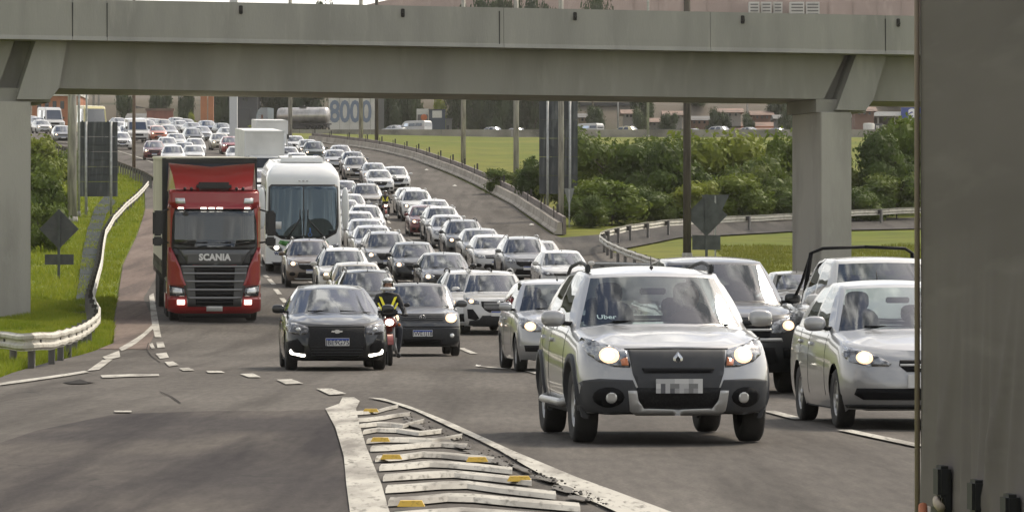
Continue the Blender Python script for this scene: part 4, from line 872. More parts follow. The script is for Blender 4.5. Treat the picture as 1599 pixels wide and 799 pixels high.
# ------------------------------------------------------------------ car body: stacked plan outlines, front at local x=0, running to x=-L
class Car:
    def __init__(s, **k):
        d = dict(L=4.1, W=1.75, H=1.5, z0=.22, r=.31, rw=.20, fo=.82, wb=2.55, Rf=.50, pf=2.3, Rr=.35, pr=2.6,
                 S=[(0,.74),(.4,.82),(1.1,.93),(4.5,1.02)], crown=.05,
                 rings=[(0,.10,.93,.08),(.12,.03,.97,.03),(.30,.0,.995,.0),(.5,.0,1.0,.0),(.7,.03,.995,.02),(.86,.07,.975,.05),(.95,.11,.955,.08),(1.0,.17,.93,.12)],
                 qc=1.02, Rw=.34, qt=1.85, zt=1.40, wt=.60, wb_=None, roof=[(1.85,1.40),(2.6,1.455),(3.5,1.42)], rcrown=.05, qrt=3.5, qrb=3.95, pillars=(.02,.42,.47,.80,.97), tail=1.0, winb=.03)
        d.update(k); s.__dict__.update(d)
        rr = np.array(s.rings); tt = np.linspace(0, 1, 15)
        s.t = tt; s.f = np.interp(tt, rr[:,0], rr[:,1]); s.w = np.interp(tt, rr[:,0], rr[:,2])*s.W/2; s.b = np.interp(tt, rr[:,0], rr[:,3])
    def Sh(s, q): return float(np.interp(q, [a for a,_ in s.S], [b for _,b in s.S]))
    def fr(s, t): return float(np.interp(t, s.t, s.f)), float(np.interp(t, s.t, s.w)), float(np.interp(t, s.t, s.b))
    def taper(s, q): return 1 - .045*abs((q - s.L*.5)/(s.L*.5))**2.2
    def zlev(s, t, q): return s.z0 + t*(s.Sh(q)-s.z0)
    def front_q(s, y, z):
        q = .05
        for _ in range(5):
            t = min(max((z-s.z0)/(s.Sh(q)-s.z0), 0), 1); f, w, b = s.fr(t); w *= s.taper(q)
            a = min(abs(y)/w, .9995); q = f + s.Rf*(1-(1-a**s.pf)**(1/s.pf))
        return q
    def side_y(s, q, z):
        t = min(max((z-s.z0)/(s.Sh(q)-s.z0), 0), 1); f, w, b = s.fr(t); return w*s.taper(q)
    def outline(s, t):
        """one side, front centre to rear centre: list of (q, y)"""
        f, w, b = s.fr(t); pts = []
        for a in s.A: pts.append((f + s.Rf*(1-math.cos(a)**(2/s.pf)), w*math.sin(a)**(2/s.pf)))
        q0, q1 = f+s.Rf, s.L-b-s.Rr
        for k in range(1, s.ns): pts.append((q0+(q1-q0)*k/s.ns, w))
        for a in s.A[::-1]: pts.append((s.L-b-s.Rr*(1-math.cos(a)**(2/s.pr)), w*math.sin(a)**(2/s.pr)))
        return [(q, y*s.taper(q)) for q, y in pts]
    def hoodz(s, q, y, w, x0):
        c = s.crown*min(1, max(0, (q-.1))/.55); a = abs(y)/max(w,.01); rd = .016*math.exp(-((a-.62)/.10)**2)*min(1, max(0, q-.25)/.3); return s.Sh(q) + c*(1-min(1, a)**2) + rd
    def build(s, bodyname='body', lod=0):
        s.A = [pi/2*k/(10 if lod == 0 else 6) for k in range((10 if lod == 0 else 6)+1)]; s.ns = 44 if lod == 0 else 16
        if lod: s.t = np.linspace(0,1,7); rr = np.array(s.rings); s.f = np.interp(s.t, rr[:,0], rr[:,1]); s.w = np.interp(s.t, rr[:,0], rr[:,2])*s.W/2; s.b = np.interp(s.t, rr[:,0], rr[:,3])
        na = len(s.A); V = []; ring = []
        for ti in s.t:
            o = s.outline(ti); n = len(o)
            for sg in (1, -1):
                for (q, y) in o: V.append([-q, sg*y, s.zlev(ti, q)])
            ring.append(n)
        n = ring[0]; K = len(s.t); Fq = []; mi = []
        def vid(k, sg, i): return k*2*n + (0 if sg > 0 else n) + i
        # wheel openings
        inside = set(); Ra = s.r + (.055 if lod == 0 else .05); cs = [(s.fo, s.r), (s.fo+s.wb, s.r)]
        for k in range(K):
            for sg in (1,-1):
                for i in range(n):
                    x, y, z = V[vid(k,sg,i)]
                    for cq, cz in cs:
                        if (-x-cq)**2+(z-cz)**2 < Ra*Ra and abs(y) > .55*s.W/2: inside.add(vid(k,sg,i))
        side = []
        for k in range(K-1):
            for sg in (1,-1):
                for i in range(n-1):
                    q4 = (vid(k,sg,i), vid(k,sg,i+1), vid(k+1,sg,i+1), vid(k+1,sg,i))
                    if all(v in inside for v in q4): continue
                    side.append(q4)
        used = set(v for q4 in side for v in q4)
        for v in inside & used:
            x, y, z = V[v]; cq, cz = min(cs, key=lambda c: (-x-c[0])**2+(z-c[1])**2); dx, dz = -x-cq, z-cz; l = math.hypot(dx, dz) or 1
            if dz < 0 and l < .05: dz, l = 1, 1
            V[v] = [-(cq+dx/l*Ra), y, cz+dz/l*Ra]
        for q4 in side: Fq.append(q4); mi.append(0)
        top = K-1
        # bonnet / boot deck rows, dark under the cabin
        m_in = 18 if lod == 0 else 4
        rows = []
        for i in range(n):
            xl, yl, zl = V[vid(top,1,i)]; row = [vid(top,1,i)]
            for j in range(1, m_in):
                sj = 1-2*j/m_in; y = yl*sj; q = -xl; V.append([xl, y, s.hoodz(q, y, max(yl, .3), 0) if (q < s.qc+1.2 or q > s.qrb-.6) else s.Sh(q)]); row.append(len(V)-1)
            row.append(vid(top,-1,i)); rows.append(row)
        wb = s.outline(1.0)[na][1]
        for i in range(n-1):
            for j in range(m_in):
                q4 = (rows[i][j], rows[i][j+1], rows[i+1][j+1], rows[i+1][j]); cx_ = -sum(V[v][0] for v in q4)/4; cy = sum(V[v][1] for v in q4)/4
                infr = cx_ > s.qc + .06 + s.Rw*(1-math.sqrt(max(0, 1-min(1,abs(cy)/wb)**2))); inr = cx_ < s.qrb - .03
                Fq.append(q4); mi.append(1 if (infr and inr) else 0)
        # cabin shell
        sf = [0,.2,.4,.6,.75,.86,.93,.975,1.0] if lod == 0 else [0,.4,.75,.93,1.0]
        p = s.pillars
        base = []; topr = []; fl = []
        wtop = lambda q: s.wt*(1-.05*max(0, (q-2.2)/2))
        nfr = len(sf)
        for u in sf:
            q = s.qc + s.Rw*(1-math.sqrt(1-u*u)) if u < 1 else s.qc+s.Rw; y = u*wb*s.taper(q); base.append((q, y, s.hoodz(q, y, wb, 0)-.0))
            qt_ = s.qt + .16*(1-math.sqrt(1-min(1,u)**2)); y2 = u*s.wt; topr.append((qt_, y2, None)); fl.append('f%g' % u)
        q0, q1 = s.qc+s.Rw, s.qrb-.16; t0, t1 = s.qt+.16, s.qrt-.12
        fr_s = sorted(set([0.0]+[p[0]]+list(np.linspace(p[0], p[1], 4 if lod == 0 else 2))+[p[1],p[2]]+list(np.linspace(p[2], p[3], 4 if lod == 0 else 2))+[p[3], min(p[3]+.04,.95), p[4], 1.0]))
        for u in fr_s[1:]:
            q = q0+(q1-q0)*u; base.append((q, s.side_y(q, s.Sh(q))*1.0, s.Sh(q))); qt_ = t0+(t1-t0)*u; topr.append((qt_, wtop(qt_), None)); fl.append('s%g' % u)
        for u in sf[::-1][1:]:
            q = s.qrb - .16*(1-math.sqrt(1-u*u)); base.append((q, u*s.side_y(q1, s.Sh(q1)), s.hoodz(q, u*wb, wb, 0) if s.tail < 1 else s.Sh(q))); qt_ = s.qrt - .12*(1-math.sqrt(1-u*u)); topr.append((qt_, u*wtop(t1), None)); fl.append('r%g' % u)
        rq = [a for a,_ in s.roof]; rz = [b for _,b in s.roof]
        topr = [(q, y, float(np.interp(q, rq, rz)) + s.rcrown*0.0 + .035*(1-(y/s.wt)**2)*1.0) for q, y, _ in topr]
        vl = [0, s.winb, .25, .5, .75, .93, 1.0] if lod == 0 else [0, s.winb, .5, .93, 1.0]
        nb = len(base); cab = {}
        for vi, v in enumerate(vl):
            for sg in (1,-1):
                for i in range(nb):
                    b, t = base[i], topr[i]; bulge = .030*4*v*(1-v)
                    if fl[i][0] == 's' : x, y = b[0]+(t[0]-b[0])*v, b[1]+(t[1]-b[1])*v + bulge
                    elif fl[i][0] == 'f': x, y = b[0]+(t[0]-b[0])*v - bulge*.6, b[1]+(t[1]-b[1])*v
                    else: x, y = b[0]+(t[0]-b[0])*v + bulge*.6, b[1]+(t[1]-b[1])*v
                    z = b[2]+(t[2]-b[2])*v
                    V.append([-x, sg*y, z]); cab[(vi,sg,i)] = len(V)-1
        parts = {'windscreen': [], 'front_side_window': [], 'rear_side_window': [], 'rear_window': []}
        trim = []
        for vi in range(len(vl)-1):
            mid = (vl[vi]+vl[vi+1])/2; win = s.winb < mid < .93
            for sg in (1,-1):
                for i in range(nb-1):
                    q4 = (cab[(vi,sg,i)], cab[(vi,sg,i+1)], cab[(vi+1,sg,i+1)], cab[(vi+1,sg,i)]); a, b = fl[i], fl[i+1]; kind = 0
                    if win:
                        if a[0] == 'f' and b[0] == 'f' and float(b[1:]) <= .935: parts['windscreen'].append(q4); continue
                        if a[0] == 'f' and float(b[1:]) <= .98 and b[0] == 'f': kind = 2
                        if b[0] == 's':
                            ua = float(a[1:]) if a[0] == 's' else 0.0; ub = float(b[1:]); m_ = (ua+ub)/2
                            if p[0] < m_ < p[1]: parts['front_side_window'].append(q4); continue
                            if p[2] < m_ < p[3]: parts['rear_side_window'].append(q4); continue
                            if p[1] < m_ < p[2]: kind = 2
                        if a[0] == 'r' and b[0] == 'r' and float(a[1:]) <= .935: parts['rear_window'].append(q4); continue
                    elif vi == 0 and a[0] == 'f': kind = 2
                    Fq.append(q4); mi.append(kind)
        # roof
        vt = len(vl)-1; rr_ = []
        for i in range(nb):
            a = cab[(vt,1,i)]; row = [a]; xl, yl, zl = V[a]
            for j in range(1, m_in):
                sj = 1-2*j/m_in; V.append([xl, yl*sj, zl + s.rcrown*(1-sj*sj)*min(1, abs(yl)/.3)*min(1, (-xl-s.qt+.02)/.5, (s.qrt+xl+.02)/.4 + .0)]); row.append(len(V)-1)
            row.append(cab[(vt,-1,i)]); rr_.append(row)
        for i in range(nb-1):
            for j in range(m_in): Fq.append((rr_[i][j], rr_[i][j+1], rr_[i+1][j+1], rr_[i+1][j])); mi.append(0)
        # rounded join is left to smooth shading
        me = make_mesh(bodyname, V, Fq, [None], None, True)
        bm = bmesh.new(); bm.from_mesh(me); 
        for f, k in zip(bm.faces, mi): f.material_index = k
        bmesh.ops.remove_doubles(bm, verts=bm.verts, dist=.0008)
        bmesh.ops.recalc_face_normals(bm, faces=bm.faces)
        lv = [v for v in bm.verts if not v.link_faces]; bmesh.ops.delete(bm, geom=lv, context='VERTS'); bm.to_mesh(me); bm.free()
        me.materials.clear(); me.materials.append(P_['white']); me.materials.append(M_int); me.materials.append(M_plastic)
        s.meshes = {}
        for nme, fs in parts.items():
            if not fs: continue
            if 'side_window' in nme:
                for sg in (1,-1):
                    g = [q for q in fs if V[q[0]][1]*sg > 0]; s.meshes[(nme, sg)] = sub_mesh(nme, V, g)
            else: s.meshes[(nme, 0)] = sub_mesh(nme, V, fs)
        s.body = me; return me
def sub_mesh(name, V, fs, m=None):
    ids = sorted(set(v for f in fs for v in f)); mp = {v: i for i, v in enumerate(ids)}
    me = make_mesh(name, [V[i] for i in ids], [tuple(mp[v] for v in f) for f in fs], m or M_glass, None, True)
    bm = bmesh.new(); bm.from_mesh(me); bmesh.ops.remove_doubles(bm, verts=bm.verts, dist=.0008); bmesh.ops.recalc_face_normals(bm, faces=bm.faces); bm.to_mesh(me); bm.free(); return me
def patch(car, poly, off=.006, m=None, grid=.05, name='patch', depth=.03, mirror=False, side=False):
    """outline (y,z) laid on the car's nose (or (q,z) on its flank), standing proud by off, with turned-back edges"""
    bm = bmesh.new(); vs = [bm.verts.new((p[0], p[1], 0)) for p in poly]; bm.faces.new(vs)
    xs = [p[0] for p in poly]; ys = [p[1] for p in poly]
    for ax, lo, hi in ((0, min(xs), max(xs)), (1, min(ys), max(ys))):
        k = math.ceil(lo/grid)*grid
        while k < hi:
            no = (1,0,0) if ax == 0 else (0,1,0); co = (k,0,0) if ax == 0 else (0,k,0)
            bmesh.ops.bisect_plane(bm, geom=bm.verts[:]+bm.edges[:]+bm.faces[:], plane_co=co, plane_no=no); k += grid
    bmesh.ops.triangulate(bm, faces=[f for f in bm.faces if len(f.verts) > 4])
    be = [e for e in bm.edges if e.is_boundary]
    r = bmesh.ops.extrude_edge_only(bm, edges=be); nv = [v for v in r['geom'] if isinstance(v, bmesh.types.BMVert)]
    ns = set(nv)
    for v in bm.verts:
        a, z = v.co.x, v.co.y; o = off - (depth if v in ns else 0)
        if side: y = car.side_y(a, z); v.co = Vector((-a, y+o, z))
        else:
            q = car.front_q(a, z); q2 = car.front_q(a+.01, z); q3 = car.front_q(a, z+.01)
            nrm = Vector((1, (q2-q)/.01, (q3-q)/.01)); 
            if nrm.length > 4: nrm = nrm.normalized()*4
            nrm.normalize(); v.co = Vector((-q, a, z)) + nrm*o
    bmesh.ops.recalc_face_normals(bm, faces=bm.faces)
    if mirror:
        for v in bm.verts: v.co.y = -v.co.y
        bmesh.ops.reverse_faces(bm, faces=bm.faces)
    for f in bm.faces: f.smooth = True
    me = bpy.data.meshes.new(name); bm.to_mesh(me); bm.free(); me.materials.append(m); return me
def circ(cy, cz, ry, rz=None, n=14): rz = rz or ry; return [(cy+ry*math.cos(2*pi*k/n), cz+rz*math.sin(2*pi*k/n)) for k in range(n)]
def wheel_meshes(r, rw, key, spokes=5, rimr=None):
    rr = rimr or r*.62; h = rw/2
    t = MB(); t.lathe([(rr*.98,-h*.8),(r*.90,-h),(r*.985,-h*.8),(r,-h*.45),(r,h*.45),(r*.985,h*.8),(r*.90,h),(rr*.98,h*.8),(rr*.9,0),(rr*.98,-h*.8)], 32, 'y')
    tm = t.mesh('wheel', [M_tyre])
    m = MB(); m.lathe([(rr,h*.72),(rr*.94,h*.80),(rr*.90,h*.55),(rr*.86,-h*.3),(.02,-h*.3)], 28, 'y', mi=0)
    for k in range(spokes):
        M = Matrix.Rotation(2*pi*k/spokes, 4, 'Y'); m.box(-rr*.13, rr*.13, h*.35, h*.66, rr*.08, rr*.93, 0, bev=.006, M=M)
    m.lathe([(.001,h*.78),(rr*.2,h*.74),(rr*.22,h*.4)], 14, 'y'); rm = m.mesh('rim', [M_rim]); return tm, rm
def mirror_mesh(w=.20, h=.15, d=.10, m2=None):
    mb = MB(); mb.ball((-.02,.16,.02), 1, 14, 10, 0, (d*.55, w*.55, h*.5), .7); mb.tube([(0,-.01,-.03),(-.01,.10,-.02)], [.025,.022], 6, 1); return mb.mesh('side_mirror', [P_['white'], M_plastic])
def interior_mesh(c):
    mb = MB(); zb = c.Sh(c.qc+.6); qs = c.qt+.30
    for sg in (1,-1):
        y = .36*sg; mb.ball((-(qs+.06), y, zb-.06), 1, 16, 10, 0, (.09,.24,.30), .6); mb.ball((-(qs+.08), y, zb+.31), 1, 14, 10, 0, (.055,.125,.10), .7)
        mb.ball((-(qs+.96), y, zb+.18), 1, 12, 8, 0, (.05,.12,.09), .7)
    mb.box(-(qs+1.05), -(qs+.93), -.6, .6, zb-.3, zb+.10, 0, bev=.04)
    mb.box(-(c.qt+.05), -(c.qt+.02), -.12, .12, c.zt-.16, c.zt-.10, 0, bev=.01)   # inner mirror
    mb.box(-(c.qc+.75), -(c.qc+.28), -.62, .62, zb-.1, zb+.03, 0, bev=.03)
    M = Matrix.Translation((-(c.qc+.80), .36, zb+.03)) @ Matrix.Rotation(math.radians(65), 4, 'Y')
    ringp = [M @ Vector((.19*math.cos(a), .19*math.sin(a), 0)) for a in [2*pi*k/16 for k in range(17)]]; mb.tube(ringp, .016, 6)
    return mb.mesh('seats', [M_seat])

def assemble(key, car, face, color='white', cat='car', name='parked_car', lod=0, glassm=None, spokes=5, extras=None, mirrors=True, clad=False, seats=True, rimr=None):
    """returns an unlinked prototype: list of (part name, mesh, loc, rot, role, children)"""
    car.build(lod=lod); parts = []
    parts.append(('body', car.body, None, None, 'paint', []))
    gm = glassm or M_glassd
    for (nme, sg), me in car.meshes.items():
        me.materials[0] = (M_glass if (nme in ('windscreen','rear_window') and glassm is None) else gm)
        parts.append((nme.replace('front_side','side').replace('rear_side','side'), me, None, None, None, []))
    tm, rm = wheel_meshes(car.r, car.rw, key, spokes, rimr)
    for cq in (car.fo, car.fo+car.wb):
        for sg in (1,-1):
            y = car.W/2*(.985 if cq < 2 else .975) - car.rw/2 - .01
            parts.append(('wheel', tm, (-cq, sg*y, car.r), None, None, [('rim', rm, (0,0,0), (0,0,0 if sg > 0 else pi), None)] if lod == 0 else []))
    u = MB(); w_ = car.W/2-.27; u.box(-(car.L-.25), -.28, -w_, w_, car.z0-.01, car.z0+.3, 0); u.box(-(car.fo+car.wb-.42), -(car.fo+.42), -(car.W/2-.06), car.W/2-.06, car.z0-.015, car.z0+.1)
    for cq in (car.fo, car.fo+car.wb):
        for sg in (1,-1):
            ya, yb = sg*(car.W/2-.05), sg*(car.W/2-.36); Ra = car.r+.054; V = []; 
            for k in range(13):
                a = pi*k/12*1.12-.06*pi; V += [(-cq+Ra*math.cos(a), ya, car.r+Ra*math.sin(a)), (-cq+Ra*math.cos(a), yb, car.r+Ra*math.sin(a))]
            u.add(V, [(2*k,2*k+1,2*k+3,2*k+2) for k in range(12)]); u.add([V[2*k+1] for k in range(13)]+[(-cq,yb,car.z0)], [tuple(range(14))])
    parts.append(('underbody', u.mesh('underbody', [M_under]), None, None, None, []))
    if lod == 0 and seats: parts.append(('seats', interior_mesh(car), None, None, None, []))
    for it in face:
        nme, poly, m, off, mir = it[:5]; side = len(it) > 5 and it[5]; kids = it[6] if len(it) > 6 else []
        for mm in ([False, True] if mir else [False]):
            ch = []
            for kn, kp, km, ko in kids: ch.append((kn, patch(car, kp, ko, km, .05, kn, .01, mm, side), None, None, None))
            if m == 'paint': me = patch(car, poly, off, P_['white'], .05 if lod == 0 else .12, nme, .03, mm, side); parts.append((nme, me, None, None, 'paint', ch))
            else: parts.append((nme, patch(car, poly, off, m, .05 if lod == 0 else .12, nme, .03, mm, side), None, None, None, ch))
    if mirrors:
        me = mirror_mesh(); q = car.qc+car.Rw+.10; z = car.Sh(q)+.07; y = car.side_y(q, z-.08)-.03
        parts.append(('side_mirror', me, (-q, y, z), None, 'paint', [])); 
        mb2 = me.copy(); bm = bmesh.new(); bm.from_mesh(mb2); [setattr(v.co, 'y', -v.co.y) for v in bm.verts]; bmesh.ops.reverse_faces(bm, faces=bm.faces); bm.to_mesh(mb2); bm.free()
        parts.append(('side_mirror', mb2, (-q, -y, z), None, 'paint', []))
    if extras: parts += extras(car)
    return dict(key=key, parts=parts, cat=cat, name=name, L=car.L, W=car.W, H=max(b for _,b in car.roof)+car.rcrown+.03, car=car)
def clearglass(key):
    for it in PROTO[key]['parts']:
        if it[0] in ('windscreen','rear_window'): it[1].materials[0] = M_glassc
def place(proto, X, d, z, heading, pitch, color, label, group=None, cat=None, skip=(), roll=0):
    root = empty(proto['name'], (X, d, z), (roll, pitch, math.atan2(-math.cos(heading), math.sin(heading)))); tag(root, label, cat or proto['cat'], group)
    for (n_, me, loc, rot, role, ch) in proto['parts']:
        if n_ in skip: continue
        o = link(n_, me, root, loc, rot)
        if role == 'paint' and color is not None:
            o.material_slots[0].link = 'OBJECT'; o.material_slots[0].material = P_[color]
        for c in ch:
            k = link(c[0], c[1], o, c[2], c[3])
    return root
# ---- face kits ---------------------------------------------------------------------------------------------
def lamp(poly, cy, cz, r, on=True, m=M_lampc, onm=None, amber=None):
    r = r*.8; kids = [('bulb', circ(cy, cz, r, r*.8), (onm or M_on) if on else M_clear, .016)]
    if on: kids.insert(0, ('reflector', circ(cy-.2*r, cz, r*1.7, r*1.35), M_onhalo, .011))  # warm emissive disc paints the lit lamp's glare around the bulb
    if amber: kids.append(('turn_signal', amber, M_amber, .012))
    return ('headlight', poly, m, .007, True, False, kids)
def rect(y0,y1,z0,z1): return [(y0,z0),(y1,z0),(y1,z1),(y0,z1)]
def sym(half): return half + [(-y, z) for y, z in half[::-1]]
def doors(car, zb=None, y=None):
    zb = zb or car.z0+.12; q1 = car.qc+car.Rw+.04; q2 = q1+(car.qrb-q1)*.46; q3 = min(car.fo+car.wb-.30, car.qrb-.1); L_ = []
    for q in (q1, q2): L_.append(('door_seam', [(q-.006, zb),(q+.006, zb),(q+.006, car.Sh(q)-.01),(q-.006, car.Sh(q)-.01)], M_grille, .002, True, True))
    z3 = car.r+.42; L_.append(('door_seam', [(q3+.10, z3),(q3+.112, z3),(q3+.212, car.Sh(q3)-.01),(q3+.20, car.Sh(q3)-.01)], M_grille, .002, True, True))
    for q in (q2-.24, q3+.02): L_.append(('door_handle', rect(q, q+.15, car.Sh(q)-.15, car.Sh(q)-.115), 'paint', .025, True, True))
    return L_
def plate_parts(car, z, txt=None, blue=True, y=0.0, w=.40, h=.13, blur=False):
    q = car.front_q(y, z)-.035; mb = MB(); mb.box(-.012, 0, -w/2, w/2, -h/2, h/2, bev=.004); ch = []
    if blue: b = MB(); b.box(.0005,.002,-w/2+.006,w/2-.006,h/2-.036,h/2-.006); ch.append(('blue_band', b.mesh('blue_band', [M_plateb]), (0,0,0), None, None))
    if txt: ch.append(('lettering', text_mesh(txt, h*.86 if blue else h, M_ink, .001, .0015), (.003, 0, -.014 if blue else 0), TXT_FRONT, None))
    if blur:
        r = random.Random(4); cols = [0,2,3,1,4,0,3,3,2,0]
        for i in range(10):
            for j in range(3):
                b = MB(); b.box(.0005,.003,-w/2+w*i/10,-w/2+w*(i+1)/10,-h/2+h*j/3,-h/2+h*(j+1)/3)
                k = r.choice([0,1,2,3]) if (j < 2 and i not in (0,5,9)) else r.choice([0,4,4]); ch.append(('plate_block', b.mesh('plate_block', [M_plateg[k]]), (0,0,0), None, None))
    return ('number_plate', mb.mesh('number_plate', [M_plate]), (-q, y, z), None, None, ch)
def rails(car, m=M_satin, h=.04, z=None):
    out = []
    for sg in (1,-1):
        pts = []; a, b = car.qt+.22, car.qrt-.05
        for k in range(9):
            q = a+(b-a)*k/8; e = math.sin(pi*min(1, max(0, k/8)))**.25 if 0 < k < 8 else 0; zz = float(np.interp(q, [x for x,_ in car.roof], [y for _,y in car.roof])); pts.append((-q, sg*(car.wt-.03), zz+.03+h*e*(1 if e else 0)))
        mb = MB(); mb.tube(pts, .018, 8); mb.box(-(a+.12), -(a-.02), sg*(car.wt-.03)-.02, sg*(car.wt-.03)+.02, pts[0][2]-.03, pts[0][2]+h+.01, 0, bev=.012); out.append(('roof_rail', mb.mesh('roof_rail', [m]), None, None, None, []))
    return out
def antenna(car, q=None):
    q = q or car.qt+.12; z = float(np.interp(q, [x for x,_ in car.roof], [y for _,y in car.roof]))+car.rcrown+.03; mb = MB(); mb.tube([(-q,0,z-.03),(-q-.06,0,z+.10)], [.008,.003], 5); mb.ball((-q,0,z-.01), .025, 8, 5, 0, (1.4,.8,.6)); return ('antenna', mb.mesh('antenna', [M_plastic]), None, None, None, [])
def wipers(car):
    mb = MB(); z = lambda q, y: car.hoodz(q, y, .75, 0)
    for (y0, y1) in ((-.45,.12),(.10,.62)):
        q = car.qc+.06; mb.tube([(-(q+.01), y0, z(q,y0)+.03),(-(q+.06), y1, z(q,y1)+.035)], .009, 5)
    return ('wiper', mb.mesh('wiper', [M_grille]), None, None, None, [])
def emblem(car, z, kind, s=.06, y=0):
    q = car.front_q(y, z)-.012; mb = MB()
    if kind == 'diamond':
        for (a, b_) in ((1.0,.55),): pass
        o_ = [(0,1.0),(.62,.25),(.62,-.25),(0,-1.0),(-.62,-.25),(-.62,.25)]; i_ = [(0,.5),(.28,.1),(.28,-.1),(0,-.5),(-.28,-.1),(-.28,.1)]
        n = 6; V = [(0,a*s*1.25,b*s*1.25) for a,b in o_]+[(0.012,a*s*1.25,b*s*1.25) for a,b in i_]; V += [(-.01,a*s*1.25,b*s*1.25) for a,b in o_]
        mb.add(V, [(i,(i+1)%n,n+(i+1)%n,n+i) for i in range(n)]+[(i,(i+1)%n,2*n+(i+1)%n,2*n+i) for i in range(n)])
    elif kind == 'bow':
        mb.prism([(-1.5*s,.22*s),(-.55*s,.22*s),(-.55*s,.5*s),(.55*s,.5*s),(.55*s,.22*s),(1.5*s,.22*s),(1.35*s,-.22*s),(.55*s,-.22*s),(.55*s,-.5*s),(-.55*s,-.5*s),(-.55*s,-.22*s),(-1.65*s,-.22*s)], 'x', 0, .012)
    elif kind == 'ring':
        pts = [(0, s*math.cos(a), s*math.sin(a)) for a in [2*pi*k/18 for k in range(19)]]; mb.tube(pts, s*.12, 6)
        mb.tube([(0,-s*.6,s*.7),(0,-s*.25,-s*.6),(0,0,.1*s),(0,s*.25,-s*.6),(0,s*.6,s*.7)], s*.09, 5)
    else:
        mb.lathe([(s,0),(s*.95,.012),(s*.6,.014),(.001,.016)], 16, 'x')
    return ('emblem', mb.mesh('emblem', [M_chrome]), (-q, y, z), None, None, [])
PROTO = {}
def slats(y, z0, z1, n, m=M_plastic, th=.008, off=.012):
    return [('grille_slat', rect(-y, y, z0+(z1-z0)*(k+.5)/n-th, z0+(z1-z0)*(k+.5)/n+th), m, off, False) for k in range(n)]

# silver crossover in front
c = Car(L=4.02, W=1.75, z0=.27, r=.335, rw=.21, fo=.83, wb=2.59, S=[(0,.80),(.25,.87),(.6,.925),(1.1,.985),(1.5,1.01),(4.1,1.07)], crown=.06, qc=1.03, Rw=.30, qt=1.72, zt=1.47, wt=.60,
        roof=[(1.6,1.455),(1.9,1.50),(2.5,1.535),(3.4,1.50),(3.9,1.44)], rcrown=.045, qrt=3.62, qrb=3.93, pillars=(.05,.43,.48,.80,.97), Rf=.46, pf=2.6)
fc = [lamp([(.79,.935),(.70,.905),(.60,.87),(.45,.825),(.415,.70),(.42,.675),(.55,.68),(.68,.72),(.76,.78),(.80,.86)][::-1], .60, .775, .062, amber=[(.43,.69),(.49,.69),(.50,.74),(.44,.76)]),
      ('grille_cover', sym([(.43,.825),(.40,.62),(.34,.46)]), M_clad, .010, False), ('grille_slot', sym([(.32,.665),(.30,.625)]), M_grille, .016, False),
      ('bumper_cladding', [(.86,.52),(.80,.56),(.68,.575),(.40,.565),(.36,.47),(.36,.28),(.60,.265),(.84,.30),(.865,.4)][::-1], M_clad, .012, True, False, [('fog_recess', circ(.60,.42,.13,.085), M_grille, .016), ('fog_lamp', circ(.575,.415,.045), M_clear, .026)]),
      ('intake', sym([(.37,.50),(.36,.42),(.30,.30)]), M_mesh, .013, False),
      ('skid_plate', [(.44,.475),(.365,.475),(.35,.39),(.30,.325),(0,.315),(0,.27),(.36,.27),(.42,.31)], M_satin, .022, True),
      ('bonnet_seam', [(.46,.838),(0,.842),(0,.834),(.46,.830)], M_grille, .006, True)]
fc += doors(c, .35)
fc += [('sill_cladding', rect(c.fo+.40, c.fo+c.wb-.40, .26, .36), M_clad, .02, True, True)]
def arch(c, cq, w=.07):
    R1, R2 = c.r+.050, c.r+.05+w; n = 14; P = [(cq+R1*math.cos(a), c.r+R1*math.sin(a)) for a in [pi*(.02+.96*k/n) for k in range(n+1)]]; Q = [(cq+R2*math.cos(a), c.r+R2*math.sin(a)) for a in [pi*(.0+1.0*k/n) for k in range(n+1)]]
    return P + Q[::-1]
def arch_parts(c, m=M_clad, w=.07):
    out = []
    for cq in (c.fo, c.fo+c.wb):
        R1, R2 = c.r+.048, c.r+.05+w; n = 16
        for sg in (1,-1):
            V = []
            for k in range(n+1):
                a = pi*(-.08+1.16*k/n)
                for R, o in ((R1,-.06),(R1,.022),(R2,.020),(R2,-.02)):
                    q, z = cq+R*math.cos(a), c.r+R*math.sin(a); y = c.side_y(q, z)
                    if q < .6 and False: pass
                    # follow the rounded nose in plan
                    f, w_, b = c.fr(min(max((z-c.z0)/(c.Sh(q)-c.z0),0),1)); qq = q-f
                    if qq < c.Rf: y = w_*c.taper(q)*(1-(1-max(qq,0)/c.Rf)**c.pf)**(1/c.pf)
                    V.append((-q, sg*(y+o), z))
            Fq = [(k*4+j, (k+1)*4+j, (k+1)*4+j+1, k*4+j+1) for k in range(n) for j in range(3)]
            mb = MB(); mb.add(V, Fq, 0, True); out.append(('wheel_arch_trim', mb.mesh('wheel_arch_trim', [m]), None, None, None, []))
    return out
def step_bars(c):
    out = []
    for sg in (1,-1): mb = MB(); y = sg*(c.W/2+.02); mb.tube([(-(c.fo+.45),y-.06*sg,.36),(-(c.fo+.55),y,.34),(-(c.fo+c.wb-.55),y,.34),(-(c.fo+c.wb-.45),y-.06*sg,.36)], .035, 10); out.append(('side_step', mb.mesh('side_step', [M_satin]), None, None, None, []))
    return out
PROTO['crossover'] = assemble('crossover', c, fc, extras=lambda c: [plate_parts(c, .515, None, False, 0, .41, .125, True), emblem(c, .745, 'diamond', .055), antenna(c), wipers(c)] + rails(c, M_clad, .045) + arch_parts(c) + step_bars(c), name='crossover_car', spokes=6)
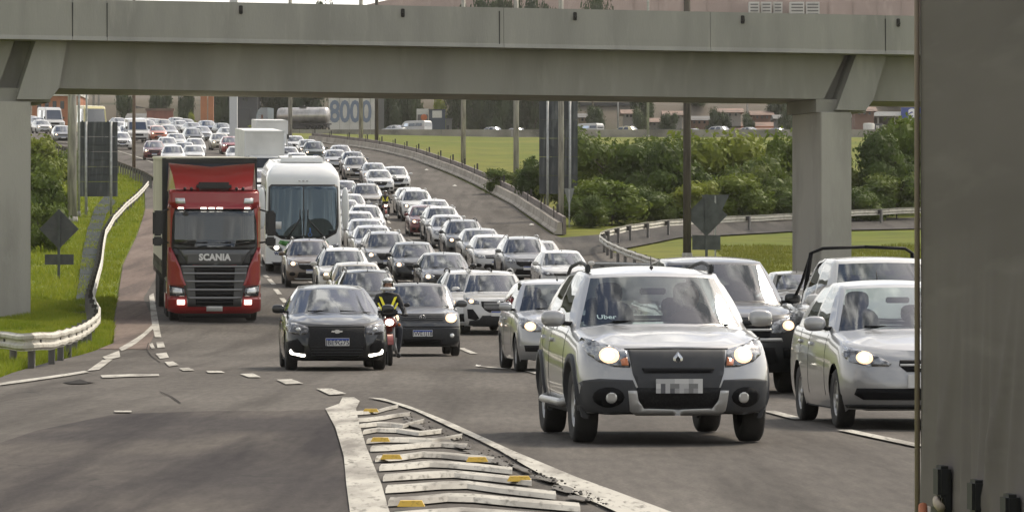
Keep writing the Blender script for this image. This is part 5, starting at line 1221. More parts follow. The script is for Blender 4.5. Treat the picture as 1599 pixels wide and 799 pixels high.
# black hatchback
c = Car(L=4.16, W=1.73, z0=.17, r=.315, rw=.20, fo=.83, wb=2.55, S=[(0,.70),(.3,.80),(.8,.88),(1.2,.93),(4.2,1.01)], crown=.055, qc=1.00, Rw=.34, qt=1.95, zt=1.36, wt=.56,
        roof=[(1.8,1.335),(2.1,1.375),(2.7,1.41),(3.5,1.37),(3.9,1.3)], rcrown=.04, qrt=3.50, qrb=4.02, Rf=.56, pf=2.2)
fc = [lamp([(.81,.80),(.70,.80),(.55,.75),(.475,.71),(.49,.62),(.60,.595),(.74,.61),(.83,.66),(.85,.74)][::-1], .64, .685, .05, False, M_lampd),
      ('grille', sym([(.47,.73),(.46,.60),(.49,.44),(.45,.33),(.36,.22)]), M_mesh, .008, False), ('grille_bar', sym([(.48,.745),(.47,.72)]), M_plastic, .014, False),
      ('side_intake', [(.83,.48),(.66,.53),(.55,.40),(.56,.27),(.70,.22),(.82,.25)][::-1], M_grille, .008, True),
      ('running_light', [(.78,.33),(.76,.355),(.72,.30),(.54,.275),(.53,.245),(.56,.235),(.76,.275)][::-1], M_onw, .016, True),
      ('lower_lip', sym([(.72,.21),(.66,.175)]), M_grille, .01, False)] + slats(.43,.24,.42,4)
fc += doors(c)
PROTO['black_hatch'] = assemble('black_hatch', c, fc, extras=lambda c: [plate_parts(c, .48, 'JBE9G75'), emblem(c, .655, 'bow', .062), antenna(c, 3.2), wipers(c)], name='hatchback')
# small dark hatchback
c = Car(L=3.8, W=1.64, z0=.20, r=.29, rw=.17, fo=.76, wb=2.38, S=[(0,.80),(.2,.87),(.8,.94),(1.1,.97),(3.9,1.03)], crown=.05, qc=.88, Rw=.26, qt=1.50, zt=1.42, wt=.60,
        roof=[(1.4,1.41),(1.7,1.445),(2.3,1.465),(3.3,1.44)], rcrown=.035, qrt=3.5, qrb=3.72, Rf=.40, pf=2.6)
fc = [lamp(circ(.60,.77,.125,.10)+[], .60, .77, .085, True, M_lampc), ('grille', sym([(.46,.86),(.45,.70)]), M_clad, .008, False), ('bumper_lower', sym([(.74,.58),(.76,.30),(.60,.22)]), M_plastic, .010, False),
      ('intake', sym([(.40,.36),(.36,.26)]), M_grille, .016, False), ('bumper_line', sym([(.76,.61),(.76,.59)]), M_grille, .012, False), ('fog_lamp', circ(.60,.42,.045), M_clear, .016, True)] + slats(.42,.72,.84,3)
fc += doors(c)
PROTO['small_hatch'] = assemble('small_hatch', c, fc, extras=lambda c: [plate_parts(c, .47, 'IWE1J18'), emblem(c, .785, 'ring', .055), antenna(c), wipers(c)], name='hatchback', spokes=8)
# silver compact saloon at right
c = Car(L=4.12, W=1.64, z0=.19, r=.29, rw=.175, fo=.76, wb=2.44, S=[(0,.70),(.3,.80),(.8,.87),(1.15,.92),(4.2,.99)], crown=.06, qc=.98, Rw=.30, qt=1.72, zt=1.38, wt=.555,
        roof=[(1.6,1.36),(1.9,1.395),(2.4,1.42),(3.1,1.385),(3.4,1.33)], rcrown=.035, qrt=3.12, qrb=3.68, tail=.5, pillars=(.05,.42,.47,.82,.97), Rf=.50, pf=2.25)
fc = [lamp([(.74,.80),(.62,.77),(.44,.70),(.34,.635),(.37,.61),(.55,.61),(.72,.65),(.77,.72)][::-1], .59, .69, .055, True, M_lampc), ('grille', sym([(.26,.67),(.27,.62),(.20,.56)]), M_grille, .008, False), ('grille_slat', sym([(.26,.632),(.26,.612)]), M_satin, .014, False),
      ('intake', sym([(.66,.40),(.68,.34),(.60,.29)]), M_grille, .008, False), ('bumper_lip', sym([(.74,.24),(.72,.21)]), M_plastic, .012, False)]
fc += doors(c)
PROTO['saloon_small'] = assemble('saloon_small', c, fc, extras=lambda c: [plate_parts(c, .47, None, False), emblem(c, .605, 'bow', .05), antenna(c, 3.0), wipers(c)], name='saloon_car', spokes=9)
# silver tall hatchback
c = Car(L=4.0, W=1.68, z0=.20, r=.30, rw=.19, fo=.80, wb=2.53, S=[(0,.78),(.25,.86),(.8,.93),(1.1,.97),(4.1,1.05)], crown=.05, qc=.98, Rw=.30, qt=1.70, zt=1.45, wt=.57,
        roof=[(1.6,1.43),(1.9,1.475),(2.5,1.51),(3.4,1.47)], rcrown=.035, qrt=3.5, qrb=3.88, Rf=.46, pf=2.4)
fc = [lamp([(.76,.90),(.66,.88),(.50,.80),(.42,.72),(.44,.66),(.60,.66),(.74,.72),(.78,.80)][::-1], .63, .745, .065, True, M_lampc), ('grille', sym([(.40,.80),(.38,.70)]), M_grille, .008, False), ('lower_grille', sym([(.42,.66),(.40,.55)]), M_grille, .008, False),
      ('intake', [(.72,.44),(.46,.44),(.48,.34),(.70,.34)], M_mesh, .008, True), ('centre_intake', sym([(.40,.44),(.38,.32)]), M_grille, .008, False)]
fc += doors(c)
PROTO['tall_hatch'] = assemble('tall_hatch', c, fc, extras=lambda c: [plate_parts(c, .50), emblem(c, .68, 'bow', .05), antenna(c), wipers(c)], name='hatchback', spokes=10)
# white crossover with dark snout
c = Car(L=4.45, W=1.84, z0=.22, r=.34, rw=.22, fo=.90, wb=2.67, S=[(0,.86),(.25,.94),(.8,1.0),(1.2,1.04),(4.5,1.13)], crown=.05, qc=1.12, Rw=.32, qt=1.85, zt=1.52, wt=.61,
        roof=[(1.75,1.50),(2.1,1.55),(2.7,1.585),(3.8,1.55)], rcrown=.035, qrt=3.9, qrb=4.34, Rf=.50, pf=2.5)
fc = [lamp([(.80,.96),(.66,.92),(.48,.85),(.50,.78),(.66,.78),(.80,.84),(.83,.90)][::-1], .70, .86, .045, True, M_lampc, M_onw), ('grille', sym([(.45,.86),(.44,.74),(.36,.64),(.25,.58)]), M_mesh, .008, False),
      ('side_intake', [(.80,.66),(.66,.66),(.56,.52),(.50,.42),(.60,.38),(.78,.42)][::-1], M_grille, .008, True), ('intake', sym([(.42,.50),(.50,.40),(.74,.36),(.76,.26),(.60,.22)]), M_plastic, .012, False)] + slats(.38,.66,.84,5, M_satin, .005)
fc += doors(c)
PROTO['white_suv'] = assemble('white_suv', c, fc, extras=lambda c: [plate_parts(c, .55), emblem(c, .82, 'disc', .05), wipers(c)] + rails(c, M_satin, .05), name='crossover_car')
# big dark SUV
c = Car(L=4.8, W=1.86, z0=.28, r=.38, rw=.24, fo=.92, wb=2.80, S=[(0,.92),(.25,1.02),(.7,1.09),(1.3,1.14),(4.9,1.22)], crown=.06, qc=1.22, Rw=.30, qt=1.98, zt=1.70, wt=.63,
        roof=[(1.9,1.68),(2.2,1.735),(3.0,1.775),(4.2,1.73)], rcrown=.035, qrt=4.3, qrb=4.66, Rf=.50, pf=2.7)
fc = [lamp([(.84,1.02),(.72,1.0),(.52,.93),(.44,.86),(.48,.78),(.64,.79),(.80,.85),(.87,.94)][::-1], .72, .885, .06, True, M_lampc, M_onw), ('grille', sym([(.46,.96),(.45,.72)]), M_grille, .008, False),
      ('grille_bar', sym([(.48,.92),(.48,.88)]), M_satin, .022, False), ('grille_bar', sym([(.47,.84),(.47,.81)]), M_satin, .022, False), ('grille_bar', sym([(.60,.72),(.62,.68)]), M_satin, .018, False),
      ('intake', sym([(.50,.60),(.56,.42),(.40,.36)]), M_grille, .01, False), ('fog_recess', [(.82,.60),(.62,.60),(.64,.46),(.80,.46)], M_grille, .01, True)]
fc += doors(c)
PROTO['big_suv'] = assemble('big_suv', c, fc, extras=lambda c: [plate_parts(c, .60), emblem(c, .82, 'disc', .06), wipers(c)], name='large_suv', spokes=6)
# pickup
c = Car(L=5.1, W=1.84, z0=.32, r=.38, rw=.24, fo=.92, wb=3.05, S=[(0,.94),(.25,1.03),(.8,1.09),(1.3,1.13),(5.1,1.18)], crown=.05, qc=1.20, Rw=.28, qt=1.90, zt=1.70, wt=.64,
        roof=[(1.8,1.69),(2.1,1.735),(2.8,1.76),(3.4,1.73)], rcrown=.03, qrt=3.42, qrb=3.62, Rf=.45, pf=2.7, tail=.5, pillars=(.05,.46,.51,.90,.97))
fc = [lamp([(.82,1.02),(.60,.99),(.52,.90),(.56,.82),(.80,.84),(.86,.92)][::-1], .70, .92, .06, False, M_lampc), ('grille', sym([(.50,1.0),(.48,.74)]), M_grille, .008, False), ('grille_bar', sym([(.49,.90),(.49,.86)]), M_chrome, .02, False),
      ('bumper_lower', sym([(.80,.56),(.78,.36)]), M_plastic, .012, False)]
fc += doors(c)
def sport_bar(c):
    mb = MB()
    for sg in (1,-1): mb.tube([(-4.4,sg*.80,1.18),(-3.9,sg*.76,1.45),(-3.62,sg*.68,1.84),(-3.45,sg*.55,1.90),(-3.4,0,1.92)], .022, 8); mb.tube([(-3.62,sg*.68,1.84),(-3.75,sg*.76,1.2)], .03, 8)
    return [('sport_bar', mb.mesh('sport_bar', [M_grille]), None, None, None, [])]
PROTO['pickup'] = assemble('pickup', c, fc, extras=lambda c: [plate_parts(c, .52), wipers(c)] + sport_bar(c), name='pickup_truck', cat='pickup')
# generic traffic: three faces each for hatchback, saloon, suv
def generic(key, kind, seed, lod=0, on=True):
    r = random.Random(seed); sed = kind == 'saloon'; suv = kind == 'suv'
    h = 1.47 + (.16 if suv else 0) - (.02 if sed else 0); W_ = 1.74 + (.06 if suv else 0); dz = .10 if suv else 0; Lc = 4.45 if sed else (4.35 if suv else 3.98)
    qrt = 3.15 if sed else Lc-.55; qrb = Lc-.62 if sed else Lc-.12
    c = Car(L=Lc, W=W_, z0=.19+dz*.5, r=.31+dz*.35, rw=.20, fo=.84, wb=Lc-1.50, S=[(0,.74+dz),(.3,.83+dz),(.8,.90+dz),(1.2,.94+dz),(4.6,1.01+dz)], crown=.055, qc=1.02, Rw=.32, qt=1.86 if sed else 1.78, zt=h-.09, wt=.585,
            roof=[(1.7,h-.10),(2.1,h-.055),(2.6,h-.03),(3.4,h-.07),(4.2,h-.12)], rcrown=.035, qrt=qrt, qrb=qrb, tail=.5 if sed else 1, Rf=.50, pf=2.35)
    z = dz; v = seed % 4
    lampm = M_lampc if v != 2 else M_lampd
    shapes = [[(.80,.82+z),(.62,.78+z),(.46,.72+z),(.48,.65+z),(.66,.64+z),(.82,.72+z)], [(.79,.84+z),(.58,.83+z),(.45,.76+z),(.47,.66+z),(.64,.62+z),(.80,.70+z)], [(.82,.80+z),(.66,.785+z),(.45,.72+z),(.46,.675+z),(.68,.66+z),(.83,.70+z)], [(.78,.87+z),(.66,.84+z),(.50,.76+z),(.47,.68+z),(.60,.63+z),(.79,.70+z)]][v]
    g = [[(.43,.76+z),(.40,.64+z)], [(.43,.78+z),(.40,.70+z),(.30,.55+z)], [(.46,.74+z),(.44,.66+z)], [(.45,.74+z),(.44,.60+z),(.30,.52+z)]][v]
    fc = [lamp(shapes[::-1], .64, .725+z, .058, on, lampm), ('grille', sym(g), M_grille if v else M_mesh, .008, False), ('intake', sym([(.44+.1*(v==1),.44+z),(.50,.30+z*.8),(.40,.24+z*.7)]), M_grille, .008, False)]
    if lod == 0:
        fc += [('fog_recess', circ(.66,.38+z,.10,.07), M_grille, .008, True), ('grille_bar', sym([(.44,.715+z),(.43,.70+z)]), M_chrome if v in (0,3) else M_plastic, .016, False)] + doors(c)
        if suv: fc.append(('skid_plate', sym([(.60,.26+z*.7),(.50,.235+z*.6)]), M_satin, .014, False))
    ex = (lambda c: [plate_parts(c, .47+z), emblem(c, .70+z, ('bow','disc','ring','diamond')[v], .05), wipers(c), antenna(c)] + (rails(c, M_satin if v % 2 else M_clad, .05) if suv else []) + (arch_parts(c, M_clad, .05) if suv else [])) if lod == 0 else (lambda c: [plate_parts(c, .47+z)])
    PROTO[key] = assemble(key, c, fc, extras=ex, name={'hatch':'hatchback','saloon':'saloon_car','suv':'crossover_car'}[kind], lod=lod, mirrors=(lod == 0), seats=(lod == 0), glassm=None if lod == 0 else M_glassf, spokes=5+seed % 4)
for i in range(3):
    generic('hatch%d' % i, 'hatch', i); generic('saloon%d' % i, 'saloon', i+1); generic('suv%d' % i, 'suv', i+1)
for i in range(2):
    for on in (0, 1):
        generic('fhatch%d%d' % (i, on), 'hatch', i, 1, bool(on)); generic('fsaloon%d%d' % (i, on), 'saloon', i+1, 1, bool(on)); generic('fsuv%d%d' % (i, on), 'suv', i+2, 1, bool(on))
for k_ in ('crossover','tall_hatch','saloon_small','big_suv'): clearglass(k_)
# unlit variant of near generics: swap lamp materials on copies of the parts
def unlit(key):
    p = PROTO[key]; q = dict(p); parts = []
    for it in p['parts']:
        if it[0] == 'headlight':
            ch = []
            for c_ in it[5]:
                if c_[0] == 'reflector': continue
                me = c_[1]
                if c_[0] == 'bulb': me = me.copy(); me.materials[0] = M_clear
                ch.append((c_[0], me, *c_[2:]))
            it = (*it[:5], ch)
        parts.append(it)
    q['parts'] = parts; PROTO[key+'_off'] = q
for k in [k for k in list(PROTO) if not k.startswith('f')]: unlit(k)
# ------------------------------------------------------------------ heavy vehicles (local x forward, front face at x=0)
M_redp = paint('truck red', (.26,.016,.017), .1, .28, 1.0, .25); M_tblk = mat('truck black', (.015,.015,.016), .4); M_tgrey = mat('truck dark grey', (.085,.087,.09), .35, metal=.4, coat=.5)
M_tsat = mat('grille bar grey', (.24,.24,.24), .35, metal=.6); M_cream = mat('cream curtain', (.52,.48,.38), .7, noise=(.7,(.42,.38,.30),6,.4,.7), bump=(5,.3)); M_navy = mat('dark curtain front', (.02,.025,.04), .5, noise=(1.2,(.035,.04,.055),5,.4,.7))
M_wbody = paint('coach white', (.70,.71,.71), 0, .25, 1.0, .15); M_wbox = mat('white box panel', (.68,.68,.66), .5, noise=(.5,(.52,.52,.50),6,.45,.75)); M_aero = M_redp
def big_wheels(root, xs, ys, r, rw, rim=True, m=None):
    t, rm = wheel_meshes(r, rw, 'b', 8, r*.55)
    for x in xs:
        for y in ys:
            o = link('wheel', t, root, (x, y, r)); 
            if rim: link('rim', rm, o, (0,0,0), (0,0,0 if y > 0 else pi))
def curved(mb, pts_yz, depth_fn, mi=0, back=.03):
    """front panel from an outline of (y,z), bulged by depth_fn(y,z)"""
    bm = bmesh.new(); vs = [bm.verts.new((p[0], p[1], 0)) for p in pts_yz]; bm.faces.new(vs)
    ys = [p[0] for p in pts_yz]; k = math.ceil(min(ys)/.12)*.12
    while k < max(ys): bmesh.ops.bisect_plane(bm, geom=bm.verts[:]+bm.edges[:]+bm.faces[:], plane_co=(k,0,0), plane_no=(1,0,0)); k += .12
    zs = [p[1] for p in pts_yz]; k = math.ceil(min(zs)/.2)*.2
    while k < max(zs): bmesh.ops.bisect_plane(bm, geom=bm.verts[:]+bm.edges[:]+bm.faces[:], plane_co=(0,k,0), plane_no=(0,1,0)); k += .2
    be = [e for e in bm.edges if e.is_boundary]; r = bmesh.ops.extrude_edge_only(bm, edges=be); ns = set(v for v in r['geom'] if isinstance(v, bmesh.types.BMVert))
    for v in bm.verts: a, z = v.co.x, v.co.y; v.co = Vector((depth_fn(a, z) - (back if v in ns else 0), a, z))
    bm.verts.index_update(); mb.add([v.co.copy() for v in bm.verts], [[v.index for v in f.verts] for f in bm.faces], mi, True); bm.free()
def red_truck(X, d, z, heading, pitch):
    root = empty('lorry', (X,d,z), (0,pitch,math.atan2(-math.cos(heading), math.sin(heading)))); root.scale = (1,1,1.04); tag(root, 'red articulated lorry with cream curtain trailer leading the left lane', 'lorry')
    def dep(y, zz):
        s_ = 1-abs(y)/1.30; e = -.30*(max(0, abs(y)-.85)/.45)**2 - .05*(y/1.3)**2
        if zz > 1.95: e -= (zz-1.95)*.11
        if zz < .5: e -= (.5-zz)*.3
        return e
    # cab shell
    mb = MB(); prof = [(.0,.35),(.0,1.95),(-.12,3.05),(-.34,3.42),(-.6,3.5),(-2.2,3.5),(-2.2,.6),(-1.9,.35)]
    V = []; ws = [1.27,1.29,1.25,1.18]; n = len(prof)
    for y_, ins in ((-1.28,.48),(-1.20,.27),(-.85,.09),(0,.05),(.85,.09),(1.20,.27),(1.28,.48)):
        for (x, zz) in prof: V.append((min(x, -ins*1.0) if x > -.9 else x, y_*(1 if zz < 3.1 else .95), zz))
    Fq = [(i*n+j, (i+1)*n+j, (i+1)*n+(j+1) % n, i*n+(j+1) % n) for i in range(6) for j in range(n)]+[tuple(range(n)), tuple(range(6*n,7*n))]
    mb.add(V, Fq, 0, False); mb.build('cab', [M_redp], root)
    def pan(name, poly, m, off, kids=(), back=.05):
        m_ = MB(); curved(m_, poly, lambda y, zz: dep(y, zz)+off, 0, back); o = m_.build(name, [m], root)
        for kn, kp, km, ko in kids: m2 = MB(); curved(m2, kp, lambda y, zz: dep(y, zz)+ko, 0, .02); m2.build(kn, [km], o)
        return o
    pan('windscreen', [(-1.08,3.0),(-1.12,2.08),(-.5,2.0),(.5,2.0),(1.12,2.08),(1.08,3.0)], M_glasst, .024)
    pan('windscreen_surround', [(-1.14,3.06),(-1.18,2.0),(-.95,1.90),(.95,1.90),(1.18,2.0),(1.14,3.06)], M_tblk, .012)
    pan('sun_visor', sym([(1.24,3.44),(1.24,3.02),(1.0,3.0)][::-1]), M_redp, .06, [('lamp_slot', rect(a, b, 3.0, 3.035), M_onw, .085) for a, b in ((-1.0,-.85),(-.38,-.22),(-.16,0),(.06,.22),(.82,.97))])
    for s_ in (1,-1): pan('visor_lamp', [(s_*1.08,3.28),(s_*.82,3.28),(s_*.80,3.14),(s_*1.06,3.14)], M_clear, .085)
    pan('upper_panel', sym([(1.02,1.93),(.78,1.52),(0,1.50)][::-1][1:]) if False else sym([(0.0,1.50),(.74,1.54),(.98,1.92)]), M_tgrey, .035)
    for s_ in (1,-1): pan('black_corner', [(s_*1.18,1.99),(s_*1.0,1.93),(s_*.62,1.62),(s_*.60,1.50),(s_*.93,1.48),(s_*1.05,1.72)], M_tblk, .02)
    pan('grille_frame', sym([(.95,1.50),(.90,1.2),(.76,.66),(.74,.42)][::-1]), M_tgrey, .03)
    for k, (za, zb_) in enumerate(((1.33,1.46),(1.12,1.27),(.90,1.06),(.69,.84),(.46,.62))): pan('grille_opening', sym([(.55-.01*k, za),(.56-.01*k, zb_)]), M_grille, .045, [('grille_fin', rect(-.52,.52,(za+zb_)/2-.008,(za+zb_)/2+.008), M_tblk, .055)])
    for k, zz in enumerate((1.485,1.30,1.09,.87,.655)): pan('grille_bar', sym([((.93,.88,.82,.77,.73)[k]-.03, zz-.028),((.93,.88,.82,.77,.73)[k], zz+.022)]), M_tsat, .055)
    for s_ in (1,-1):
        pan('headlight', [(s_*1.24,.98),(s_*.84,.92),(s_*.80,.70),(s_*1.22,.70)], M_lampd, .03, [('reflector', [(s_*1.16,.93),(s_*.90,.90),(s_*.88,.76),(s_*1.14,.76)], M_clear, .045)])
        pan('running_light', [(s_*1.02,.60),(s_*.82,.60),(s_*.82,.48),(s_*1.02,.48)], M_onw, .05)
        pan('corner_panel', [(s_*1.27,1.99),(s_*1.19,1.98),(s_*1.06,1.72),(s_*.94,1.46),(s_*.86,1.18),(s_*.78,.98),(s_*1.27,1.0)], M_redp, .06)
    pan('bumper', sym([(1.28,.66),(1.28,.30),(1.05,.24)][::-1]), M_redp, .02); pan('number_plate', sym([(.22,.30),(.22,.43)]), M_plate, .045)
    pan('under_bumper', sym([(1.0,.26),(1.0,.12)]), M_tblk, -.05)
    o = link('lettering', text_mesh('SCANIA', .235, mat('chrome lettering', (.66,.66,.66), .3, metal=.4), .012, .012, 1.05), root, (.055,0,1.72), TXT_FRONT)
    # roof deflector, horn box, lamps
    m_ = MB(); V = []
    for i, (x, w_, zt) in enumerate(((-.45,1.05,3.50),(-1.0,1.12,3.86),(-1.7,1.18,4.12),(-2.15,1.2,4.20))):
        for j in range(9):
            y = w_*(j/4-1); V.append((x - .04*(abs(y)), y, zt - .10*(1-abs(y)/w_)*(i > 0) ))
    m_.add(V, [(i*9+j,(i+1)*9+j,(i+1)*9+j+1,i*9+j+1) for i in range(3) for j in range(8)], 0, True)
    for s_ in (1,-1): m_.add([(-.45,s_*1.05,3.45),(-1.0,s_*1.12,3.86),(-1.7,s_*1.18,4.12),(-2.15,s_*1.2,4.20),(-2.2,s_*1.24,3.45)], [(0,1,2,3,4)], 0)
    m_.build('roof_deflector', [M_redp], root)
    m_ = MB(); m_.box(-1.0,-.42,-.48,.48,3.48,3.70,bev=.07); m_.build('roof_vent', [M_tblk], root)
    for y in (-.8,-.62,.62,.8): m_ = MB(); m_.ball((-.5,y,3.53), .045, 8, 6); m_.tube([(-.5,y,3.45),(-.5,y,3.53)], .015, 6); m_.build('roof_lamp', [M_tblk], root)
    for s_ in (1,-1):
        m_ = MB(); m_.box(-.42,-.22, s_*1.55-.14, s_*1.55+.14, 2.28, 2.95, bev=.05); m_.box(-.42,-.20, s_*1.55-.14, s_*1.55+.14, 2.02, 2.26, bev=.04); m_.tube([(-.35,s_*1.25,2.98),(-.33,s_*1.55,2.9)], .025, 6); m_.tube([(-.35,s_*1.25,2.1),(-.33,s_*1.55,2.14)], .025, 6); m_.build('side_mirror', [M_tblk], root)
        m_ = MB(); m_.add([(-.75,s_*1.287,2.1),(-1.7,s_*1.287,2.1),(-1.7,s_*1.25,2.9),(-.6,s_*1.255,2.9)], [(0,1,2,3)]); m_.build('side_window', [M_glassd], root)
        m_ = MB(); m_.box(-2.0,-.95,s_*1.30-.02,s_*1.30+.02,.35,.75); m_.build('step', [M_redp], root)
        m_ = MB(); m_.box(-.74,-.725,s_*1.285-.004,s_*1.285+.006,.7,3.0); m_.box(-1.75,-1.735,s_*1.285-.004,s_*1.285+.006,.7,3.0); m_.build('door_seam', [M_tblk], root)
    m_ = MB(); m_.ball((-.12,-.78,2.86), .09, 10, 6, 0, (.5,1.2,.9)); m_.tube([(-.1,-.85,3.0),(.0,-.78,2.9)], .015, 6); m_.build('kerb_mirror', [M_tblk], root)
    m_ = MB(); [m_.tube([(-.02,y0,2.06),(.02,y1,2.13)], .012, 5) for y0, y1 in ((-.9,-.2),(-.25,.45),(.35,.95))]; m_.build('wiper', [M_tblk], root)
    m_ = MB(); m_.box(-1.3,-.9,-.75,-.35,1.9,2.45,bev=.06); m_.box(-1.3,-.9,.35,.75,1.9,2.45,bev=.06); m_.box(-.95,-.35,-1.1,1.1,1.85,2.02,bev=.04); m_.box(-2.1,-1.9,-1.2,1.2,1.4,3.2); m_.build('cab_interior', [M_seat], root)
    m_ = MB(); m_.box(-6.2,-.3,-.42,.42,.55,.95); m_.box(-6.5,-2.2,-1.2,1.2,.98,1.12); m_.box(-4.3,-2.5,-1.2,-.75,.4,.95,bev=.06); m_.box(-4.3,-2.5,.75,1.2,.4,.95,bev=.06); m_.build('chassis', [M_tblk], root)
    # trailer
    t = MB(); t.box(-15.9,-2.75,-1.27,1.27,1.32,4.28); t.build('curtain_body', [M_cream], root)
    t = MB(); t.box(-2.75,-2.69,-1.275,1.275,1.15,4.30,bev=.012); o = t.build('front_wall', [M_navy], root)
    t = MB(); 
    for s_ in (1,-1): t.box(-2.79,-2.66,s_*1.275-.09,s_*1.275+.0+.02,1.12,4.33)
    t.box(-2.79,-2.66,-1.27,1.27,4.20,4.335); t.build('front_frame', [M_tblk], root)
    t = MB(); t.box(-15.95,-2.66,-1.30,1.30,4.282,4.36,bev=.02); t.build('roof_sheet', [mat('cream roof', (.70,.67,.56), .55)], root)
    for y in (-.62,.72): t = MB(); t.ball((-2.66,y,4.06), .03, 8, 5); t.build('marker_lamp', [M_clear], root)
    t = MB(); t.box(-15.9,-2.7,-1.28,1.28,1.12,1.31); t.box(-15.9,-7,-.5,.5,.7,1.12); t.build('trailer_frame', [M_tblk], root)
    for k in range(9): t = MB(); x = -3.6-k*1.35; t.box(x-.025,x+.025,-1.30,-1.272,1.0,1.5); t.build('curtain_strap', [M_tblk], root)
    big_wheels(root, [-1.35], [-1.06,1.06], .52, .30); big_wheels(root, [-4.0,-5.35,-11.5,-12.8,-14.1], [-.98,.98], .52, .50)
    t = MB(); 
    for s_ in (1,-1): t.box(-4.75,-3.4,s_*1.0-.26,s_*1.0+.26,1.08,1.12); t.box(-1.95,-.75,s_*1.14-.15,s_*1.14+.15,1.06,1.16)
    t.build('mudguard', [M_tblk], root)
    return root
M_glasst = glass('truck glass', (.38,.48,.48), .75, 1.9)
def coach(X, d, z, heading, pitch):
    root = empty('coach', (X,d,z), (0,pitch,math.atan2(-math.cos(heading), math.sin(heading)))); root.scale = (1,1.09,1.04); tag(root, 'white coach with a huge dark windscreen behind the red lorry', 'bus')
    Wd, L_, H = 1.30, 13.0, 3.95
    def half(zz): return Wd*(1-.05*max(0,(zz-1.2)/2.6)) - (.30*max(0,(zz-3.35)/.6)**2)
    zl = [.38,.6,1.0,1.3,1.6,2.0,2.4,2.8,3.2,3.42,3.6,3.75,3.87,3.93]
    def fx(zz): return -.02-.04*max(0,(.9-zz)) - max(0, zz-1.3)*.13 - 1.1*max(0,(zz-3.3)/.65)**2.4*.75
    def R(zz): return .40
    V = []; n = 0; rings = []
    A = [pi/2*k/8 for k in range(9)]
    for zz in zl:
        h = half(zz); pts = []
        for a in A: pts.append((fx(zz)-R(zz)*(1-math.cos(a)**.8), h*math.sin(a)**.8))
        for k in range(1,6): pts.append((fx(zz)-R(zz)-(L_-R(zz)-.3+fx(zz))*k/5, h))
        pts.append((-L_, h*.9)); pts.append((-L_, 0)); n = len(pts)
        for s_ in (1,-1):
            for x, y in pts: V.append((x, s_*y, zz))
    Fq = [(k*2*n+o+i, k*2*n+o+i+1, (k+1)*2*n+o+i+1, (k+1)*2*n+o+i) for k in range(len(zl)-1) for o in (0,n) for i in range(n-1)]
    k = len(zl)-1; Fq += [(k*2*n+i, k*2*n+i+1, k*2*n+n+i+1, k*2*n+n+i) for i in range(n-1)]
    me = make_mesh('body', V, Fq, M_wbody, None, True); bm = bmesh.new(); bm.from_mesh(me); bmesh.ops.remove_doubles(bm, verts=bm.verts, dist=.001); bmesh.ops.recalc_face_normals(bm, faces=bm.faces); bm.to_mesh(me); bm.free(); link('body', me, root)
    def dep(y, zz):
        h = half(zz); a = min(.999, abs(y)/h); return fx(zz) - .40*(1-(1-a**2.5)**.4)
    def pan(name, poly, m, off, kids=(), back=.03):
        m_ = MB(); curved(m_, poly, lambda y, zz: dep(y, zz)+off, 0, back); o = m_.build(name, [m], root)
        for kn, kp, km, ko in kids: m2 = MB(); curved(m2, kp, lambda y, zz: dep(y, zz)+ko, 0, .01); m2.build(kn, [km], o)
        return o
    ws = sym([(.0,1.20),(.75,1.26),(1.12,1.46),(1.20,1.75),(1.19,3.10),(1.10,3.20)])
    pan('windscreen_frame', ws, M_tblk, .004)
    pan('windscreen', sym([(.02,1.27),(.74,1.33),(1.07,1.52),(1.14,1.80),(1.13,3.05),(1.05,3.13)])[0:0] or [(1.13,3.05),(1.05,3.13),(.02,3.13),(.02,1.27),(.74,1.33),(1.07,1.52),(1.14,1.80)][::-1], M_glassb, .012)
    pan('windscreen', [(-.02,3.13),(-1.05,3.13),(-1.13,3.05),(-1.14,1.80),(-1.07,1.52),(-.74,1.33),(-.02,1.27)], M_glassb, .012)
    for s_ in (1,-1):
        pan('headlight', [(s_*1.18,1.12),(s_*.78,.98),(s_*.55,.86),(s_*.62,.78),(s_*1.05,.86),(s_*1.2,.96)], M_lampc, .012, [('bulb', circ(s_*.92, .95, .085, .07), M_onw, .02)])
        pan('green_swoosh', [(s_*.80,1.22),(s_*.35,1.16),(s_*.3,1.02),(s_*.62,1.0),(s_*.86,1.10)], mat('green livery', (.04,.20,.03), .35, coat=1), .008)
    pan('front_skirt', sym([(.52,.92),(.36,.66)]), mat('coach grey', (.40,.42,.44), .4), .01, [('grille_slat', rect(-.4,.4,.70+.07*k,.72+.07*k), M_tblk, .02) for k in range(3)])
    pan('number_plate', sym([(.2,.50),(.2,.62)]), M_plate, .03)
    pan('bumper_shadow', sym([(1.1,.44),(1.0,.36)]), M_tblk, .006)
    link('fleet_number', text_mesh('382', .20, mat('navy print', (.03,.05,.15), .5), .002, .004), root, (-.055,-.62,.72), TXT_FRONT); pan('paper_notice', rect(-1.06,-.75,1.62,1.88), M_plate, .018)
    link('badge', text_mesh('W', .14, mat('navy print', (.03,.05,.15), .5), .002, .006), root, (-.07,-.92,.74), TXT_FRONT)
    m_ = MB(); m_.lathe([(.07,0),(.055,.004)], 14, 'x'); m_.tube([(0,0,.05),(0,.01,.18)], .02, 6); m_.ball((0,0,.21), .03, 8, 5); m_.build('wheelchair_symbol', [mat('blue sign print', (.05,.16,.45), .5)], root, (dep(.22,1.5)+.03,.22,1.42))
    for s_, y0, y1 in ((1,-.12,-.55),(1,.15,.72)): m_ = MB(); m_.tube([(dep(y0,1.95)+.05,y0,1.98),(dep(y1,1.35)+.06,y1,1.30)], .03, 6); m_.tube([(dep(y0,2.1)+.05,y0*1.0,2.3),(dep(y0,1.95)+.05,y0,1.95)], .02, 6); m_.build('wiper', [M_tblk], root)
